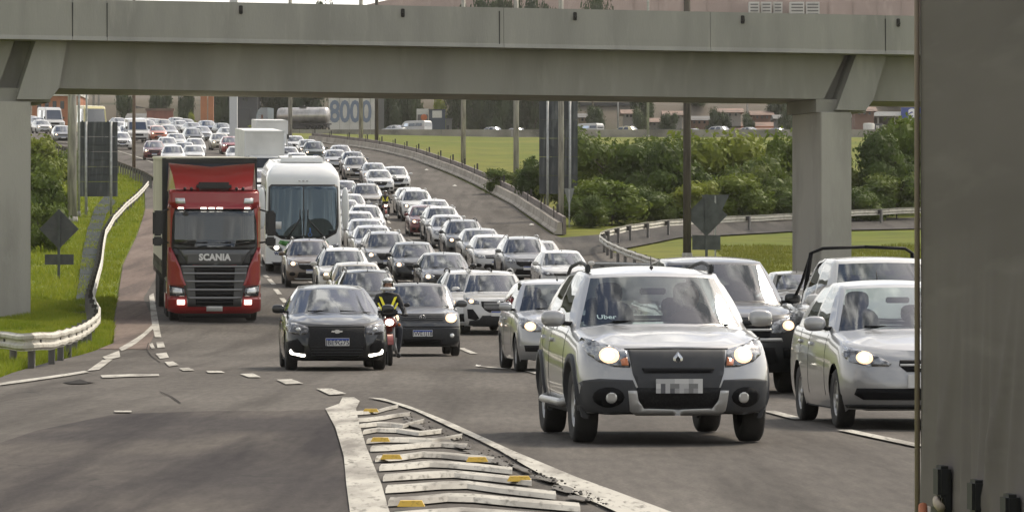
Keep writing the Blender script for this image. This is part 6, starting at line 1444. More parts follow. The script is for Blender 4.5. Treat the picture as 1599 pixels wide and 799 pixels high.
    for k in (-1,0,1): m_ = MB(); m_.ball((dep(k*.13,3.32)+.0,k*.13,3.33), .045, 8, 5, 0, (.6,1,.6)); m_.build('marker_lamp', [M_clear], root)
    for s_ in (1,-1):
        m_ = MB(); V2 = []; m_.ball((-.25,s_*1.42,2.35), 1, 12, 10, 0, (.17,.13,.75), .8); m_.build('side_mirror', [M_wbody], root)
        m_ = MB(); m_.box(-12.6,-.9,s_*(half(2.3)+.004)-.004,s_*(half(2.3)+.004)+.004,2.0,2.95); m_.build('side_glazing', [M_glassd], root)
        for k in range(8): m_ = MB(); m_.box(-1.9-k*1.4,-1.84-k*1.4,s_*(half(2.3)+.009)-.004,s_*(half(2.3)+.009)+.004,2.0,2.95); m_.build('window_pillar', [M_tblk], root)
    m_ = MB(); m_.box(-7.2,-2.8,-.85,.85,3.85,4.13,bev=.12); m_.build('air_conditioner', [M_wbody], root)
    m_ = MB(); m_.box(-.9,-.7,.45,.9,1.6,2.4,bev=.06); m_.box(-.75,-.35,-1.1,1.1,1.2,1.45,bev=.04); m_.box(-1.8,-1.6,-1.1,-.2,1.7,2.5,bev=.05); m_.box(-1.8,-1.6,.2,1.1,1.7,2.5,bev=.05); m_.build('seats', [mat('coach seats', (.16,.13,.12), .9)], root)
    big_wheels(root, [-2.6], [-1.1,1.1], .50, .30); big_wheels(root, [-9.2,-10.5], [-1.05,1.05], .50, .40); m_ = MB(); m_.box(-12.5,-.5,-1.0,1.0,.3,.5); m_.build('underbody', [M_under], root)
    return root
M_glassb = glass('coach glass', (.42,.52,.55), .7, 2.0); M_glassb.node_tree.nodes['Glossy BSDF'].inputs[0].default_value = (.66,.85,1,1)
def box_lorry(X, d, z, heading, pitch, label, h=3.1, L_=8.0):
    root = empty('box_lorry', (X,d,z), (0,pitch,math.atan2(-math.cos(heading), math.sin(heading)))); tag(root, label, 'lorry', None)
    m_ = MB(); m_.box(-L_,-1.6,-1.25,1.25,.95,h,bev=.02); b = m_.build('cargo_box', [M_wbox], root)
    m_ = MB(); 
    for y in (-1.24,1.24): m_.box(-1.61,-1.575,y-.05,y+.05,.95,h+.01)
    m_.box(-1.61,-1.575,-1.25,1.25,h-.08,h+.012); m_.build('box_frame', [M_wbody], root)
    m_ = MB(); m_.prism([(-1.5,.4),(0,.4),(.02,1.15),(-.25,1.35),(-.62,2.15),(-1.5,2.25)], 'y', -1.02, 1.02); m_.v = [(x,y,zz*.88) for x,y,zz in m_.v]; m_.build('cab', [M_wbody], root)
    m_ = MB(); m_.add([(-.235,-.92,1.23),(-.235,.92,1.23),(-.575,.88,1.85),(-.575,-.88,1.85)], [(0,1,2,3)]); m_.build('windscreen', [M_win], root)
    m_ = MB(); m_.box(.0,.03,-.6,.6,.75,1.0); m_.build('grille', [M_grille], root)
    for s_ in (1,-1): m_ = MB(); m_.box(0,.035,s_*.8-.13,s_*.8+.13,.78,.98,bev=.01); m_.build('headlight', [M_lampc], root); m_ = MB(); m_.box(-.5,-.35,s_*1.2-.08,s_*1.2+.08,1.5,1.9,bev=.02); m_.build('side_mirror', [M_tblk], root)
    big_wheels(root, [-.9], [-.95,.95], .40, .22, False); big_wheels(root, [-5.6], [-.9,.9], .40, .40, False); m_ = MB(); m_.box(-L_,-1.5,-.5,.5,.5,.95); m_.build('chassis', [M_tblk], root)
    return root
def van(X, d, z, heading, pitch, label, m=None, h=2.3, w=1.9, L_=4.8, name='van', cat='van'):
    root = empty(name, (X,d,z), (0,pitch,math.atan2(-math.cos(heading), math.sin(heading)))); tag(root, label, cat); m = m or P_['white']; w2 = w/2
    prof = [(-L_,.35),(-.05,.3),(0,.55),(-.03,.95),(-.5,1.18),(-1.05,h-.28),(-1.35,h-.06),(-1.8,h),(-L_+.2,h),(-L_,h-.2)]
    V = []; n = len(prof)
    for y, k in ((-w2,.0),(-w2*.93,1),(w2*.93,1),(w2,0)):
        for x, zz in prof: V.append((x, y*(1-.10*max(0,zz-1.2)/(h-1.2)), zz-(0.05 if not k and zz > h-.3 else 0)))
    mb = MB(); mb.add(V, [(i*n+j,(i+1)*n+j,(i+1)*n+(j+1)%n,i*n+(j+1)%n) for i in range(3) for j in range(n)]+[tuple(range(n)),tuple(range(3*n,4*n))]); mb.build('body', [m], root)
    mb = MB(); mb.add([(-.54,-w2*.86,1.24),(-.54,w2*.86,1.24),(-1.04,w2*.80,h-.32),(-1.04,-w2*.80,h-.32)], [(0,1,2,3)]); o = mb.build('windscreen', [M_glassf], root); 
    for v in o.data.vertices: v.co.x += .03; v.co.z += .02
    for s_ in (1,-1):
        for (a, b) in ((-1.15,-2.0),(-2.15,-3.2),(-3.35,-4.5)):
            mb = MB(); mb.add([(a,s_*(w2*.985),1.3),(b,s_*(w2*.985),1.3),(b,s_*(w2*.93),h-.35),(a-.25 if a > -1.5 else a,s_*(w2*.93),h-.35)], [(0,1,2,3)]); o = mb.build('side_window', [M_glassf], root)
            for v in o.data.vertices: v.co.y += s_*.03
        mb = MB(); mb.box(-.06,.02,s_*w2*.78-.14,s_*w2*.78+.14,.68,.88,bev=.02); mb.build('headlight', [M_clear], root)
        mb = MB(); mb.box(-.75,-.62,s_*(w2+.12)-.08,s_*(w2+.12)+.08,1.3,1.55,bev=.02); mb.build('side_mirror', [M_tblk], root)
    mb = MB(); mb.box(-L_-.01,-L_+.1,-w2*.8,w2*.8,1.3,h-.35); mb.build('rear_window', [M_glassf], root)
    mb = MB(); mb.box(-.05,.02,-w2*.5,w2*.5,.66,.86); mb.box(-.1,.01,-w2*.8,w2*.8,.35,.5); mb.build('grille', [M_grille], root)
    big_wheels(root, [-.85,-L_+.95], [-w2+.13,w2-.13], .34, .22, False)
    return root
def school_bus(X, d, z, heading, pitch):
    root = van(X, d, z, heading, pitch, 'cream yellow bus at the head of the far left queue', paint('bus cream', (.62,.55,.27), 0, .35, .6), 3.1, 2.5, 9.0, 'minibus', 'bus')
    return root
def tanker(px, d, label):
    X = at_depth(px, d); z = ground(X, d)+.02; hd = Vector((-.93,.30,0)).normalized(); root = empty('tank_lorry', (X,d,z), (0,0,math.atan2(hd.y, hd.x))); tag(root, label, 'lorry')
    mb = MB(); mb.lathe([(.01,-13.6),(.7,-13.6),(1.05,-13.4),(1.15,-13.0),(1.15,-4.4),(1.05,-4.0),(.7,-3.8),(.01,-3.8)], 28, 'x', (0,0,2.45)); mb.build('tank', [mat('tank steel', (.52,.50,.48), .32, metal=.75, noise=(.8,(.34,.32,.30),5,.45,.7))], root)
    for x in (-5.2,-6.8,-8.5,-10.2,-11.9): mb = MB(); mb.lathe([(1.17,x-.05),(1.17,x+.05)], 28, 'x', (0,0,2.45)); mb.build('tank_band', [M_satin], root)
    mb = MB(); mb.box(-9.4,-8.0,-.5,.5,3.6,3.72); mb.box(-8.9,-8.6,-.3,.3,3.7,3.9); mb.build('hatch', [M_tblk], root)
    mb = MB(); mb.prism([(-2.3,.5),(-.05,.5),(0,1.4),(-.15,2.6),(-.5,3.3),(-1.0,3.6),(-2.3,3.6)], 'y', -1.22, 1.22); mb.build('cab', [paint('cab grey blue', (.25,.30,.33), .2, .3, 1)], root)
    mb = MB(); mb.add([(-.015,-1.1,1.75),(-.015,1.1,1.75),(-.13,1.05,2.7),(-.13,-1.05,2.7)], [(0,1,2,3)]); o = mb.build('windscreen', [M_glassf], root); 
    for v in o.data.vertices: v.co.x += .05
    for s_ in (1,-1): mb = MB(); mb.box(-1.4,-.5,s_*1.23-.01,s_*1.23+.01,1.8,2.6); mb.build('side_window', [M_glassf], root)
    mb = MB(); mb.box(-13.5,-.4,-.5,.5,.7,1.25); mb.box(-13.6,-3.5,-1.1,1.1,1.1,1.3); mb.box(-9.5,-5.5,-1.15,1.15,.6,1.0); mb.build('chassis', [M_tblk], root)
    big_wheels(root, [-1.4,-4.0,-5.2,-10.4,-11.6,-12.8], [-1.0,1.0], .5, .4, False)
    return root
# ------------------------------------------------------------------ riders
M_skin = mat('skin', (.33,.19,.13), .55); M_jacket = mat('black jacket', (.02,.021,.024), .75, bump=(30,.4)); M_jeans = mat('dark trousers', (.03,.034,.045), .85, bump=(40,.3)); M_hiv = mat('glowing reflective tape', (.80,.72,.03), .5, emit=((.8,.75,.05), .12)); M_helm = mat('white helmet shell', (.72,.72,.70), .2, coat=1); M_visor = mat('dark visor', (.015,.017,.02), .08, coat=1)  # yellow tape emits faintly, standing in for light it would throw back
M_helmd = mat('dark helmet shell', (.03,.032,.035), .25, coat=1)
def skin_body(name, pts, edges, rad, m, parent, sub=2):
    me = bpy.data.meshes.new(name); me.from_pydata(pts, edges, []); o = bpy.data.objects.new(name, me); COL.objects.link(o); md = o.modifiers.new('s','SKIN'); md.use_smooth_shade = True
    for i, r in enumerate(rad): me.skin_vertices[0].data[i].radius = r if isinstance(r, tuple) else (r, r)
    me.skin_vertices[0].data[0].use_root = True
    s2 = o.modifiers.new('u','SUBSURF'); s2.levels = sub; s2.render_levels = sub
    dg = bpy.context.evaluated_depsgraph_get(); dg.update(); m2 = bpy.data.meshes.new_from_object(o.evaluated_get(dg)); bpy.data.objects.remove(o)
    m2.materials.clear(); m2.materials.append(m)
    for p in m2.polygons: p.use_smooth = True
    m2.name = name; return link(name, m2, parent)
def rider(white=True):
    """local x forward, origin on the ground under the front wheel's foremost point"""
    root = empty('person'); sx = -1.25
    P = [(sx,0,.86),(sx+.04,0,1.04),(sx+.10,0,1.24),(sx+.13,0,1.40),(sx+.15,0,1.48)]; E = [(0,1),(1,2),(2,3),(3,4)]; R = [(.15,.12),(.15,.12),(.17,.12),(.12,.10),(.06,.06)]
    for s_ in (1,-1):
        b = len(P); P += [(sx+.11,.19*s_,1.38),(sx+.20,.30*s_,1.16),(sx+.42,.34*s_,1.02),(sx+.50,.335*s_,1.02)]; E += [(3,b),(b,b+1),(b+1,b+2),(b+2,b+3)]; R += [.085,.062,.048,.042]
        b = len(P); P += [(sx+.04,.13*s_,.82),(sx+.42,.22*s_,.74),(sx+.24,.20*s_,.40),(sx+.20,.20*s_,.24),(sx+.34,.22*s_,.19)]; E += [(0,b),(b,b+1),(b+1,b+2),(b+2,b+3),(b+3,b+4)]; R += [.11,.075,.058,.045,.042]
    skin_body('body', P, E, R, M_jacket, root)
    # trousers over the legs
    for s_ in (1,-1):
        skin_body('trouser_leg', [(sx+.0,.12*s_,.82),(sx+.43,.22*s_,.745),(sx+.25,.20*s_,.42),(sx+.21,.20*s_,.30)], [(0,1),(1,2),(2,3)], [.125,.087,.072,.06], M_jeans, root)
        skin_body('boot', [(sx+.20,.20*s_,.28),(sx+.20,.20*s_,.21),(sx+.34,.22*s_,.18)], [(0,1),(1,2)], [.058,.058,.046], M_tblk, root)
        # gloved hand: palm with four fingers and a thumb closed on the grip
        h = (sx+.53,.335*s_,1.02)
        Pp = [h, (h[0]+.05,h[1],h[2]+.01)]; Ee = [(0,1)]; Rr = [.038,.036]
        for f in range(4): y = h[1]+(-.036+.024*f); b = len(Pp); Pp += [(h[0]+.085,y,h[2]+.02),(h[0]+.115,y,h[2]-.005),(h[0]+.095,y,h[2]-.035+.004*(f%2))]; Ee += [(1,b),(b,b+1),(b+1,b+2)]; Rr += [.012,.011,.010]
        b = len(Pp); Pp += [(h[0]+.045,h[1]-.045*s_,h[2]-.01),(h[0]+.085,h[1]-.05*s_,h[2]-.02)]; Ee += [(0,b),(b,b+1)]; Rr += [.013,.011]
        skin_body('glove', Pp, Ee, Rr, M_tblk, root, 1)
    # head with face, helmet and visor
    hx, hz = sx+.20, 1.615
    hm = MB(); hm.ball((hx,0,hz), .092, 16, 12, 0, (1.05,.82,1.25)); hm.ball((hx+.10,0,hz-.015), .018, 8, 6, 0, (1,.8,1.3)); hm.ball((hx+.085,0,hz-.06), .03, 8, 5, 0, (.5,1,.3))
    for s_ in (1,-1): hm.ball((hx+.085,.032*s_,hz+.012), .012, 8, 6, 0, (.7,1.3,.8)); hm.ball((hx,.077*s_,hz-.01), .02, 8, 6, 0, (.5,.4,1.2))
    hm.build('head', [M_skin], root)
    he = MB(); V = []; n = 20
    for i in range(9):
        th = pi*.60*i/8
        for k in range(n):
            a = 2*pi*k/n; fr = math.cos(a); lim = 1.0
            t2 = th if fr < .45 else min(th, pi*.40) ; V.append((hx-.005+.150*math.sin(t2)*math.cos(a), .128*math.sin(t2)*math.sin(a), hz+.005+.152*math.cos(t2)))
    he.add(V, [(i*n+k,(i+1)*n+k,(i+1)*n+(k+1)%n,i*n+(k+1)%n) for i in range(8) for k in range(n)], 0, True)
    # chin bar
    pts = [(hx-.03+.165*math.cos(a), .120*math.sin(a), hz-.072) for a in [-pi*.5+pi*k/10 for k in range(11)]]; he.tube(pts, .038, 8); hl = he.build('helmet', [M_helm if white else M_helmd], root)
    vi = MB(); V = []
    for z_ in (hz+.055, hz+.095):
        for k in range(9): a = -1.1+2.2*k/8; V.append((hx-.005+.148*math.cos(a), .128*math.sin(a), z_))
    vi.add(V, [(k,k+1,9+k+1,9+k) for k in range(8)], 0, True); vi.build('visor', [M_visor], hl)
    # reflective V on the vest
    for s_ in (1,-1):
        for (y0, z0_, y1, z1_, w_) in ((.155,1.37,.035,1.08,.030),(.215,1.27,.09,1.05,.022)):
            m_ = MB(); V = []
            for t in np.linspace(0,1,7):
                y = y0+(y1-y0)*t; z_ = z0_+(z1_-z0_)*t; x = sx+.135+.115*math.sqrt(max(.05,1-(y/.25)**2)) - .03*abs(z_-1.25); V += [(x, s_*(y-w_), z_+.004),(x+.0, s_*(y+w_), z_+.02)]
            m_.add(V, [(2*k,2*k+1,2*k+3,2*k+2) for k in range(6)], 0, True); m_.build('reflective_tape', [M_hiv], root)
    return root
def motorcycle():
    root = empty('motorcycle'); r = .30
    def whl(x):
        t = MB(); t.lathe([(r-.07,-.03),(r-.01,-.045),(r,-.015),(r,.015),(r-.01,.045),(r-.07,.03),(r-.07,-.03)], 28, 'y', (0,0,0)); o = link('wheel', t.mesh('wheel', [M_tyre]), root, (x,0,r))
        m = MB(); m.lathe([(r-.065,-.02),(r-.08,0),(r-.065,.02)], 24, 'y'); m.lathe([(.001,.05),(.09,.05),(.09,.035)], 16, 'y')
        for k in range(6): M = Matrix.Rotation(2*pi*k/6, 4, 'Y'); m.box(-.012,.012,-.01,.01,.03,r-.07,M=M)
        m.build('rim', [M_rim], o)
    whl(-.30); whl(-1.65)
    m = MB(); 
    for s_ in (1,-1): m.tube([(-.32,.09*s_,r),(-.52,.09*s_,.72),(-.62,.09*s_,.98)], .025, 8)
    m.build('fork', [M_tsat], root)
    m = MB(); V = []
    for k in range(9):
        a = pi*(.12+.55*k/8)
        for y in (-.06,.06): V.append((-.30+ (r+.04)*math.cos(a), y, r+(r+.04)*math.sin(a)))
    m.add(V, [(2*k,2*k+1,2*k+3,2*k+2) for k in range(8)], 0, True); m.build('front_mudguard', [M_redd], root)
    m = MB(); m.ball((-.50,0,.86), .5, 12, 8, 0, (.14,.30,.22), .8); f = m.build('headlamp_cowl', [M_redd], root)
    m = MB(); m.ball((-.425,0,.87), .085, 14, 8, 0, (.35,1.05,.8)); m.build('headlight', [M_on], f)
    m = MB(); m.box(-.56,-.50,-.17,.17,1.0,1.14,bev=.03); m.build('windshield', [M_tblk], root)
    m = MB(); m.ball((-.95,0,.80), .5, 14, 10, 0, (.58,.30,.30), .8); m.build('fuel_tank', [M_redd], root)
    m = MB(); m.box(-1.75,-1.15,-.13,.13,.76,.86,bev=.05); m.build('seat', [M_tblk], root)
    m = MB(); m.box(-1.15,-.75,-.17,.17,.28,.62,bev=.06); m.tube([(-.75,.1,.5),(-.8,.16,.25),(-1.6,.18,.30),(-1.85,.18,.36)], [.03,.03,.045,.045], 8); m.build('engine', [M_tsat], root)
    m = MB(); m.tube([(-.70,-.36,1.0),(-.66,-.2,1.04),(-.63,0,.99),(-.66,.2,1.04),(-.70,.36,1.0)], .016, 8); m.build('handlebar', [M_tblk], root)
    for s_ in (1,-1):
        m = MB(); m.tube([(-.66,.27*s_,1.03),(-.62,.33*s_,1.18)], .008, 5); m.ball((-.62,.36*s_,1.22), .5, 12, 8, 0, (.05,.13,.09)); m.build('mirror', [M_tblk], root)
        m = MB(); m.ball((-.52,.20*s_,.82), .035, 8, 6); m.build('turn_signal', [M_amber], root)
    m = MB(); m.box(-1.95,-1.6,-.10,.10,.62,.80,bev=.03); m.build('tail', [M_redd], root)
    return root
M_redd = paint('motorcycle red', (.22,.03,.02), .1, .3, 1)
def clone(root):
    r = root.copy(); COL.objects.link(r)
    for ch in list(root.children):
        c = ch.copy(); COL.objects.link(c); c.parent = r
        for g in list(ch.children): k = g.copy(); COL.objects.link(k); k.parent = c
    return r
# ------------------------------------------------------------------ traffic, placed on the carriageway
def heading_at(d): return float(np.interp(d, [0,330,400,450,520], [.095,.10,.19,.28,.36]))
def put(kind, cx, w, ytop, color, label, d=None, group=None, hd=None, yaw=0):
    p = PROTO[kind]; H = p['H']; d0 = F/(w/p['W']) if w else d
    if d is None:
        best = None
        for dd in np.arange(d0*.82, d0*1.18, .5):
            X = at_depth(cx, dd); y = HY - F*(ground(X,dd)+H-CH)/dd; e = abs(y-ytop) + abs(dd-d0)/d0*12
            if best is None or e < best[0]: best = (e, dd, y)
        d = best[1]
        if abs(best[2]-ytop) > 3: print('place', kind, cx, ytop, 'err %.1f d0 %.0f d %.0f' % (best[2]-ytop, d0, d))
    X = at_depth(cx, d); h = heading_at(d) if hd is None else hd; L_ = p['L']
    bX, bd = X - math.sin(h)*L_, d + math.cos(h)*L_
    z0, z1 = ground(X, d), ground(bX, bd); pitch = math.atan2(z1-z0, L_); PLACED.append((X, d, label))
    return place(p, X, d, z0+.005, h, pitch, color, label, group)
PLACED = []
G1 = 'cars in the right hand lanes of the queue'; G2 = 'cars in the lane beside the coach'; G3 = 'cars of the far queue at the top left'
hero = put('crossover', 1060, 0, 0, 'silver', 'silver crossover with grey cladding, closest to the camera in the queue', 37.2, hd=.098)
# small sticker low in the windscreen, seen by its light letters
cc = PROTO['crossover']['car']; vb = .14; yb = -.50; q0_ = cc.qc+cc.Rw*(1-math.sqrt(1-(.50/.78)**2)); zb_ = cc.hoodz(q0_, .5, .8, 0)
qq = q0_+(cc.qt+.03-q0_)*vb; zz_ = zb_+(1.475-zb_)*vb
for c_ in hero.children:
    if c_.name.startswith('windscreen'):
        link('lettering', text_mesh('Uber', .085, mat('sticker print', (.26,.36,.38), .6), .001, .001), c_, (-qq+.06, yb, zz_+.01), (pi/2-math.atan((cc.qt-cc.qc-.1)/.45), 0, pi/2))
put('saloon_small', 1449, 0, 0, 'silver', 'silver compact car half hidden by the tarpaulin lorry at right', 41.2, hd=.078)
put('big_suv', 1150, 0, 0, 'black', 'dark large SUV right behind the silver crossover', 55.4, hd=.09)
put('black_hatch', 527, 0, 0, 'black', 'black hatchback with slim white running lights leading its lane', 71.3, hd=.092)
put('small_hatch', 660, 0, 0, 'darkgrey', 'small dark grey hatchback beside the front motorcyclist', 86.5, hd=.085)
put('tall_hatch', 889, 0, 0, 'silver', 'silver hatchback with headlights lit just left of the silver crossover', 70.0, hd=.10)
put('pickup_off', 1428, 0, 0, 'white', 'white pickup with a black roll bar behind the silver compact car', 53.0, hd=.10)
put('white_suv', 779, 0, 0, 'white', 'white crossover with black front vents left of the silver hatchback', 110.0, hd=.10)
put('saloon1_off', 1262, 88, 425, 'silver', 'silver car roof between the dark SUV and the white pickup')
C_ = [
 ('suv1',745,103,422,'white','white car with a dark windscreen between the white crossover and black saloon',G1),
 ('saloon0',700,85,396,'black','shiny black saloon with lit left headlight in mid queue',G1),
 ('hatch1',652,67,379,'black','black hatchback behind the shiny black saloon',G1),
 ('suv0',607,67,363,'grey','grey crossover with a bright headlight behind the black hatchback',G1),
 ('hatch0_off',587,56,353,'silver','silver hatchback roof behind the grey crossover',G2),
 ('saloon2_off',576,55,343,'silver','silver saloon behind the silver hatchback beside the coach',G2),
 ('hatch2_off',563,54,331,'white','white hatchback nearest the coach mirror in mid queue',G2),
 ('suv2_off',575,50,321,'white','white crossover with roof rails ahead of the far motorcyclist',G2),
 ('suv1_off',576,50,288,'warmgrey','warm grey crossover with a dark grille left of the far motorcyclist',G2),
 ('saloon1_off',550,44,304,'white','white saloon roof squeezed between coach and grey crossover',G2),
 ('hatch0_off',540,41,283,'silver','silver hatchback just past the coach right shoulder',G2),
 ('saloon0_off',595,47,266,'white','white saloon with a broad dark grille in the far right lane',G1),
 ('hatch1_off',621,40,261,'white','white hatchback half hidden right of the broad grilled white saloon',G1),
 ('saloon2',587,38,255,'silver','silver saloon behind the broad grilled white saloon',G1),
 ('suv0',559,36,245,'warmgrey','light crossover with one bright lamp behind the silver saloon',G1),
 ('suv2_off',554,34,237,'grey','grey crossover with a dark windscreen behind the one lamp crossover',G1),
 ('hatch2',526,34,234,'silver','silver hatchback left of the grey dark windscreen crossover',G1),
 ('hatch0_off',534,31,227,'silver','light car directly behind the silver hatchback on the hill',G1),
 ('suv1',493,35,221,'green','dark green crossover with both headlamps lit on the hill',G1),
 ('saloon1',483,30,218,'silver','light car behind the dark green crossover',G1),
 ('saloon0_off',464,30,212,'white','topmost white saloon right of the white box lorries',G1),
 ('hatch1_off',452,30,232,'silver','silver car roof right beside the white box lorry',G1),
 ('hatch2_off',466,32,239,'white','white hatchback roof above the coach roof',G1),
 ('saloon2_off',480,33,246,'salmon','pinkish roofed car above the right edge of the coach roof',G1),
 ('hatch2_off',645,41,294,'white','white hatchback behind the dark fronted white SUV',G1),
 ('suv0',654,49,297,'white','white SUV with a dark front and one lit lamp by the barrier side',G1),
 ('saloon1_off',683,44,315,'white','white car roof behind the dark red hatchback',G1),
 ('hatch0',668,49,321,'wine','dark red hatchback with a lit lamp behind the white rail roofed crossover',G1),
 ('suv2_off',695,52,323,'white','white crossover with roof rails in the second lane from the barrier',G1),
 ('hatch1_off',705,55,336,'silver','silver hatchback ahead of the white rail roofed crossover',G1),
 ('suv1',730,56,345,'darkgrey','dark grey crossover with beige lit headlamps in the right lane',G1),
 ('saloon0',757,59,358,'grey','grey saloon with amber lamps ahead of the dark grey crossover',G1),
 ('hatch0_off',776,63,368,'white','white hatchback with unlit lamps ahead of the grey saloon',G1),
 ('suv2_off',826,72,371,'grey','grey crossover with silver roof rails right of the white hatchback',G1),
 ('hatch1',849,68,377,'warmgrey','light brown hatchback ahead of the silver railed grey crossover',G1),
 ('saloon1_off',887,75,392,'white','white saloon just behind the silver hatchback with lit headlights',G1),
 ('suv2',487,73,374,'brown','dark brown crossover with roof rails right in front of the coach',G2),
 ('suv1',541,74,388,'white','white crossover with rails ahead of the dark brown crossover',G2),
 ('hatch2_off',564,76,414,'beige','beige car roof between the white crossover and the black railed crossover',G2),
 ('suv0_off',581,100,421,'black','black crossover with roof rails directly behind the black hatchback',G2),
 ('hatch1_off',399,43,266,'white','white car glimpsed between the red lorry and the coach, upper one',G2),
 ('saloon2_off',403,48,290,'white','white car glimpsed between the red lorry and the coach, lower one',G2),
 ('saloon0_off',541,47,313,'silver','silver saloon hidden behind the coach right mirror',G2),
]
for k, cx, w, yt, col, lb, g in C_: put(k, cx, w, yt, col, lb, None, g)
FAR = [
 ('fhatch01',70,26,187,'white','white car nearest the left pier in the front row of the far queue'),
 ('fsuv01',99,27,196,'grey','grey car beside the thick concrete pole in the far queue'),
 ('fsaloon00',56,25,176,'white','white car in the second row beside the left pier'),
 ('fhatch10',92,24,179,'white','white car directly in front of the yellow bus left side'),
 ('fsaloon10',64,27,183,'silver','silver car between two white ones by the left pier'),
 ('fsaloon00',192,24,182,'white','white car just right of the dark sign, upper row'),
 ('fhatch00',190,24,190,'silver','silver car just right of the dark sign, second row'),
 ('fhatch10',191,26,207,'white','white car emerging from behind the right edge of the dark sign'),
 ('fsaloon10',212,23,177,'white','topmost white car near the thin brown pole'),
 ('fhatch00',221,23,182,'silver','silver car right of the thin brown pole, upper row'),
 ('fsaloon00',205,24,190,'white','white car behind the dark windowed van'),
 ('fhatch10',203,23,196,'silver','silver car left behind the dark windowed van'),
 ('fsuv10',236,26,187,'grey','grey car above the red car in the far queue'),
 ('fhatch01',249,28,196,'salmon','orange red car in the far queue right of the van'),
 ('fsaloon10',267,25,195,'silver','silver car right beside the orange red car'),
 ('fhatch00',262,24,186,'beige','beige car behind the orange red car'),
 ('fsuv00',284,25,180,'white','white crossover at the top of the far queue by the low red wall'),
 ('fsaloon00',288,24,188,'white','white saloon below the topmost white crossover'),
 ('fsaloon11',277,28,208,'white','white saloon with a dark grille in the middle of the far queue'),
 ('fsuv10',305,27,200,'black','dark crossover in the middle of the far queue'),
 ('fhatch00',306,28,216,'white','white hatchback above the trailer roof with a clean front'),
 ('fhatch11',241,29,220,'wine','dark fronted hatchback above the left corner of the trailer roof'),
 ('fsuv00',271,32,227,'white','white crossover just above the trailer roof left part'),
 ('fsaloon10',303,30,236,'white','white car roof touching the trailer roof'),
 ('fsaloon00',307,23,191,'silver','silver car left of the dark blue car in the far queue'),
 ('fsuv11',331,24,188,'blue','dark blue crossover in the upper far queue'),
 ('fhatch10',354,26,192,'green','dark roofed car left of the wide white post'),
 ('fsaloon00',360,25,199,'white','white car left below the wide white post'),
 ('fhatch01',346,27,208,'beige','beige hatchback with lit lamps behind the red car'),
 ('fhatch11',362,28,213,'red','red hatchback left of the white box lorry'),
 ('fsaloon10',372,30,238,'white','white car roof between the trailer roof and the box lorry'),
 ('fsuv00',330,26,222,'silver','silver crossover between the red car and the white hatchback'),
 ('fhatch00',228,24,178,'white','white car under the overpass edge right of the thin brown pole'),
 ('fsaloon10',250,22,176,'silver','small silver car at the very end of the far queue'),
 ('fhatch10',178,24,196,'white','white car partly hidden by the top of the dark sign'),
]
FAR += [('fsuv10',229,25,184,'white','white crossover between the thin brown pole and the orange red car'),('fhatch10',299,24,180,'silver','silver car at the right end of the top row near the low red wall'),('fsaloon10',320,25,197,'silver','silver saloon left of the open gap in the far queue'),('fhatch01',262,28,214,'white','white hatchback with lit lamps beside the dark fronted hatchback'),('fsaloon00',289,29,226,'silver','silver saloon roof just above the middle of the trailer roof'),('fhatch00',243,24,181,'white','white car in the top row above the grey car')]
FAR = [f for f in FAR if f[5] != 'silver crossover between the red car and the white hatchback' and 'under the overpass edge' not in f[5]]
for k, cx, w, yt, col, lb in FAR: put(k, cx, w, yt, col, lb, None, G3)
def big(fn, cx, d, *a, **k):
    X = at_depth(cx, d); h = k.pop('hd', heading_at(d)); z0 = ground(X,d); z1 = ground(X-math.sin(h)*8, d+math.cos(h)*8); PLACED.append((X,d,fn.__name__)); return fn(X, d, z0, h, math.atan2(z1-z0, 8), *a, **k)
big(red_truck, 335, 117.0, hd=.11)
big(coach, 474, 158.0, hd=.075)
big(box_lorry, 416.5, 272.0, 'white box lorry above the coach roof, nearer of the two', h=3.55, L_=8.5, hd=.16)
big(box_lorry, 427, 345.0, 'white box lorry roof behind the nearer white box lorry', h=3.0, hd=.13)
big(van, 216, 402.0, 'white van with a dark windscreen behind the thin brown pole', h=2.25, w=1.9)
big(van, 86, 492.0, 'white van left of the yellow bus', h=2.6, w=2.0, L_=5.5)
big(school_bus, 150, 450.0)
tk = tanker(404, 612, 'silver tank lorry with a grey blue cab heading left on the upper road')
tk.scale = (.79,1,1)
def upcar(kind, px, d, col, label, hd=Vector((-.80,.60,0))):
    X = at_depth(px, d); p = PROTO[kind]; h = math.atan2(hd.x, -hd.y); PLACED.append((X,d,label)); return place(p, X, d, ground(X,d)+.02, h, 0, col, label, 'cars on the upper road')
for a in (('fsaloon00',596,612,'white','white saloon between the dark pole and the white van on the upper road'),('fhatch10',747,612,'white','white car right of the kiosk hut on the upper road'),('fhatch00',784,616,'white','white car half behind the grey pole on the upper road'),
          ('fsuv00',955,612,'cream','pale car above the tallest bush on the upper road'),('fsaloon00',1060,620,'silver','silver car touching the wooden pole on the upper road'),('fsuv10',1098,612,'white','white crossover above the vine covered bush'),('fsaloon10',1146,610,'white','rightmost white car on the upper road'),
          ('fhatch10',1190,618,'silver','silver car near the white topped pier on the upper road')):
    upcar(*a)
def upvan(px, d, label, h, L_=4.6):
    X = at_depth(px, d); hd = Vector((-.80,.60,0)); o = van(X, d, ground(X,d)+.02, math.atan2(hd.x,-hd.y), 0, label, None, h, 1.85, L_); return o
upvan(626, 612, 'white van in front of the dark kiosk board on the upper road', 2.1, 5.0)
upvan(897, 612, 'white minibus end showing right of the twin sign boards', 2.0)
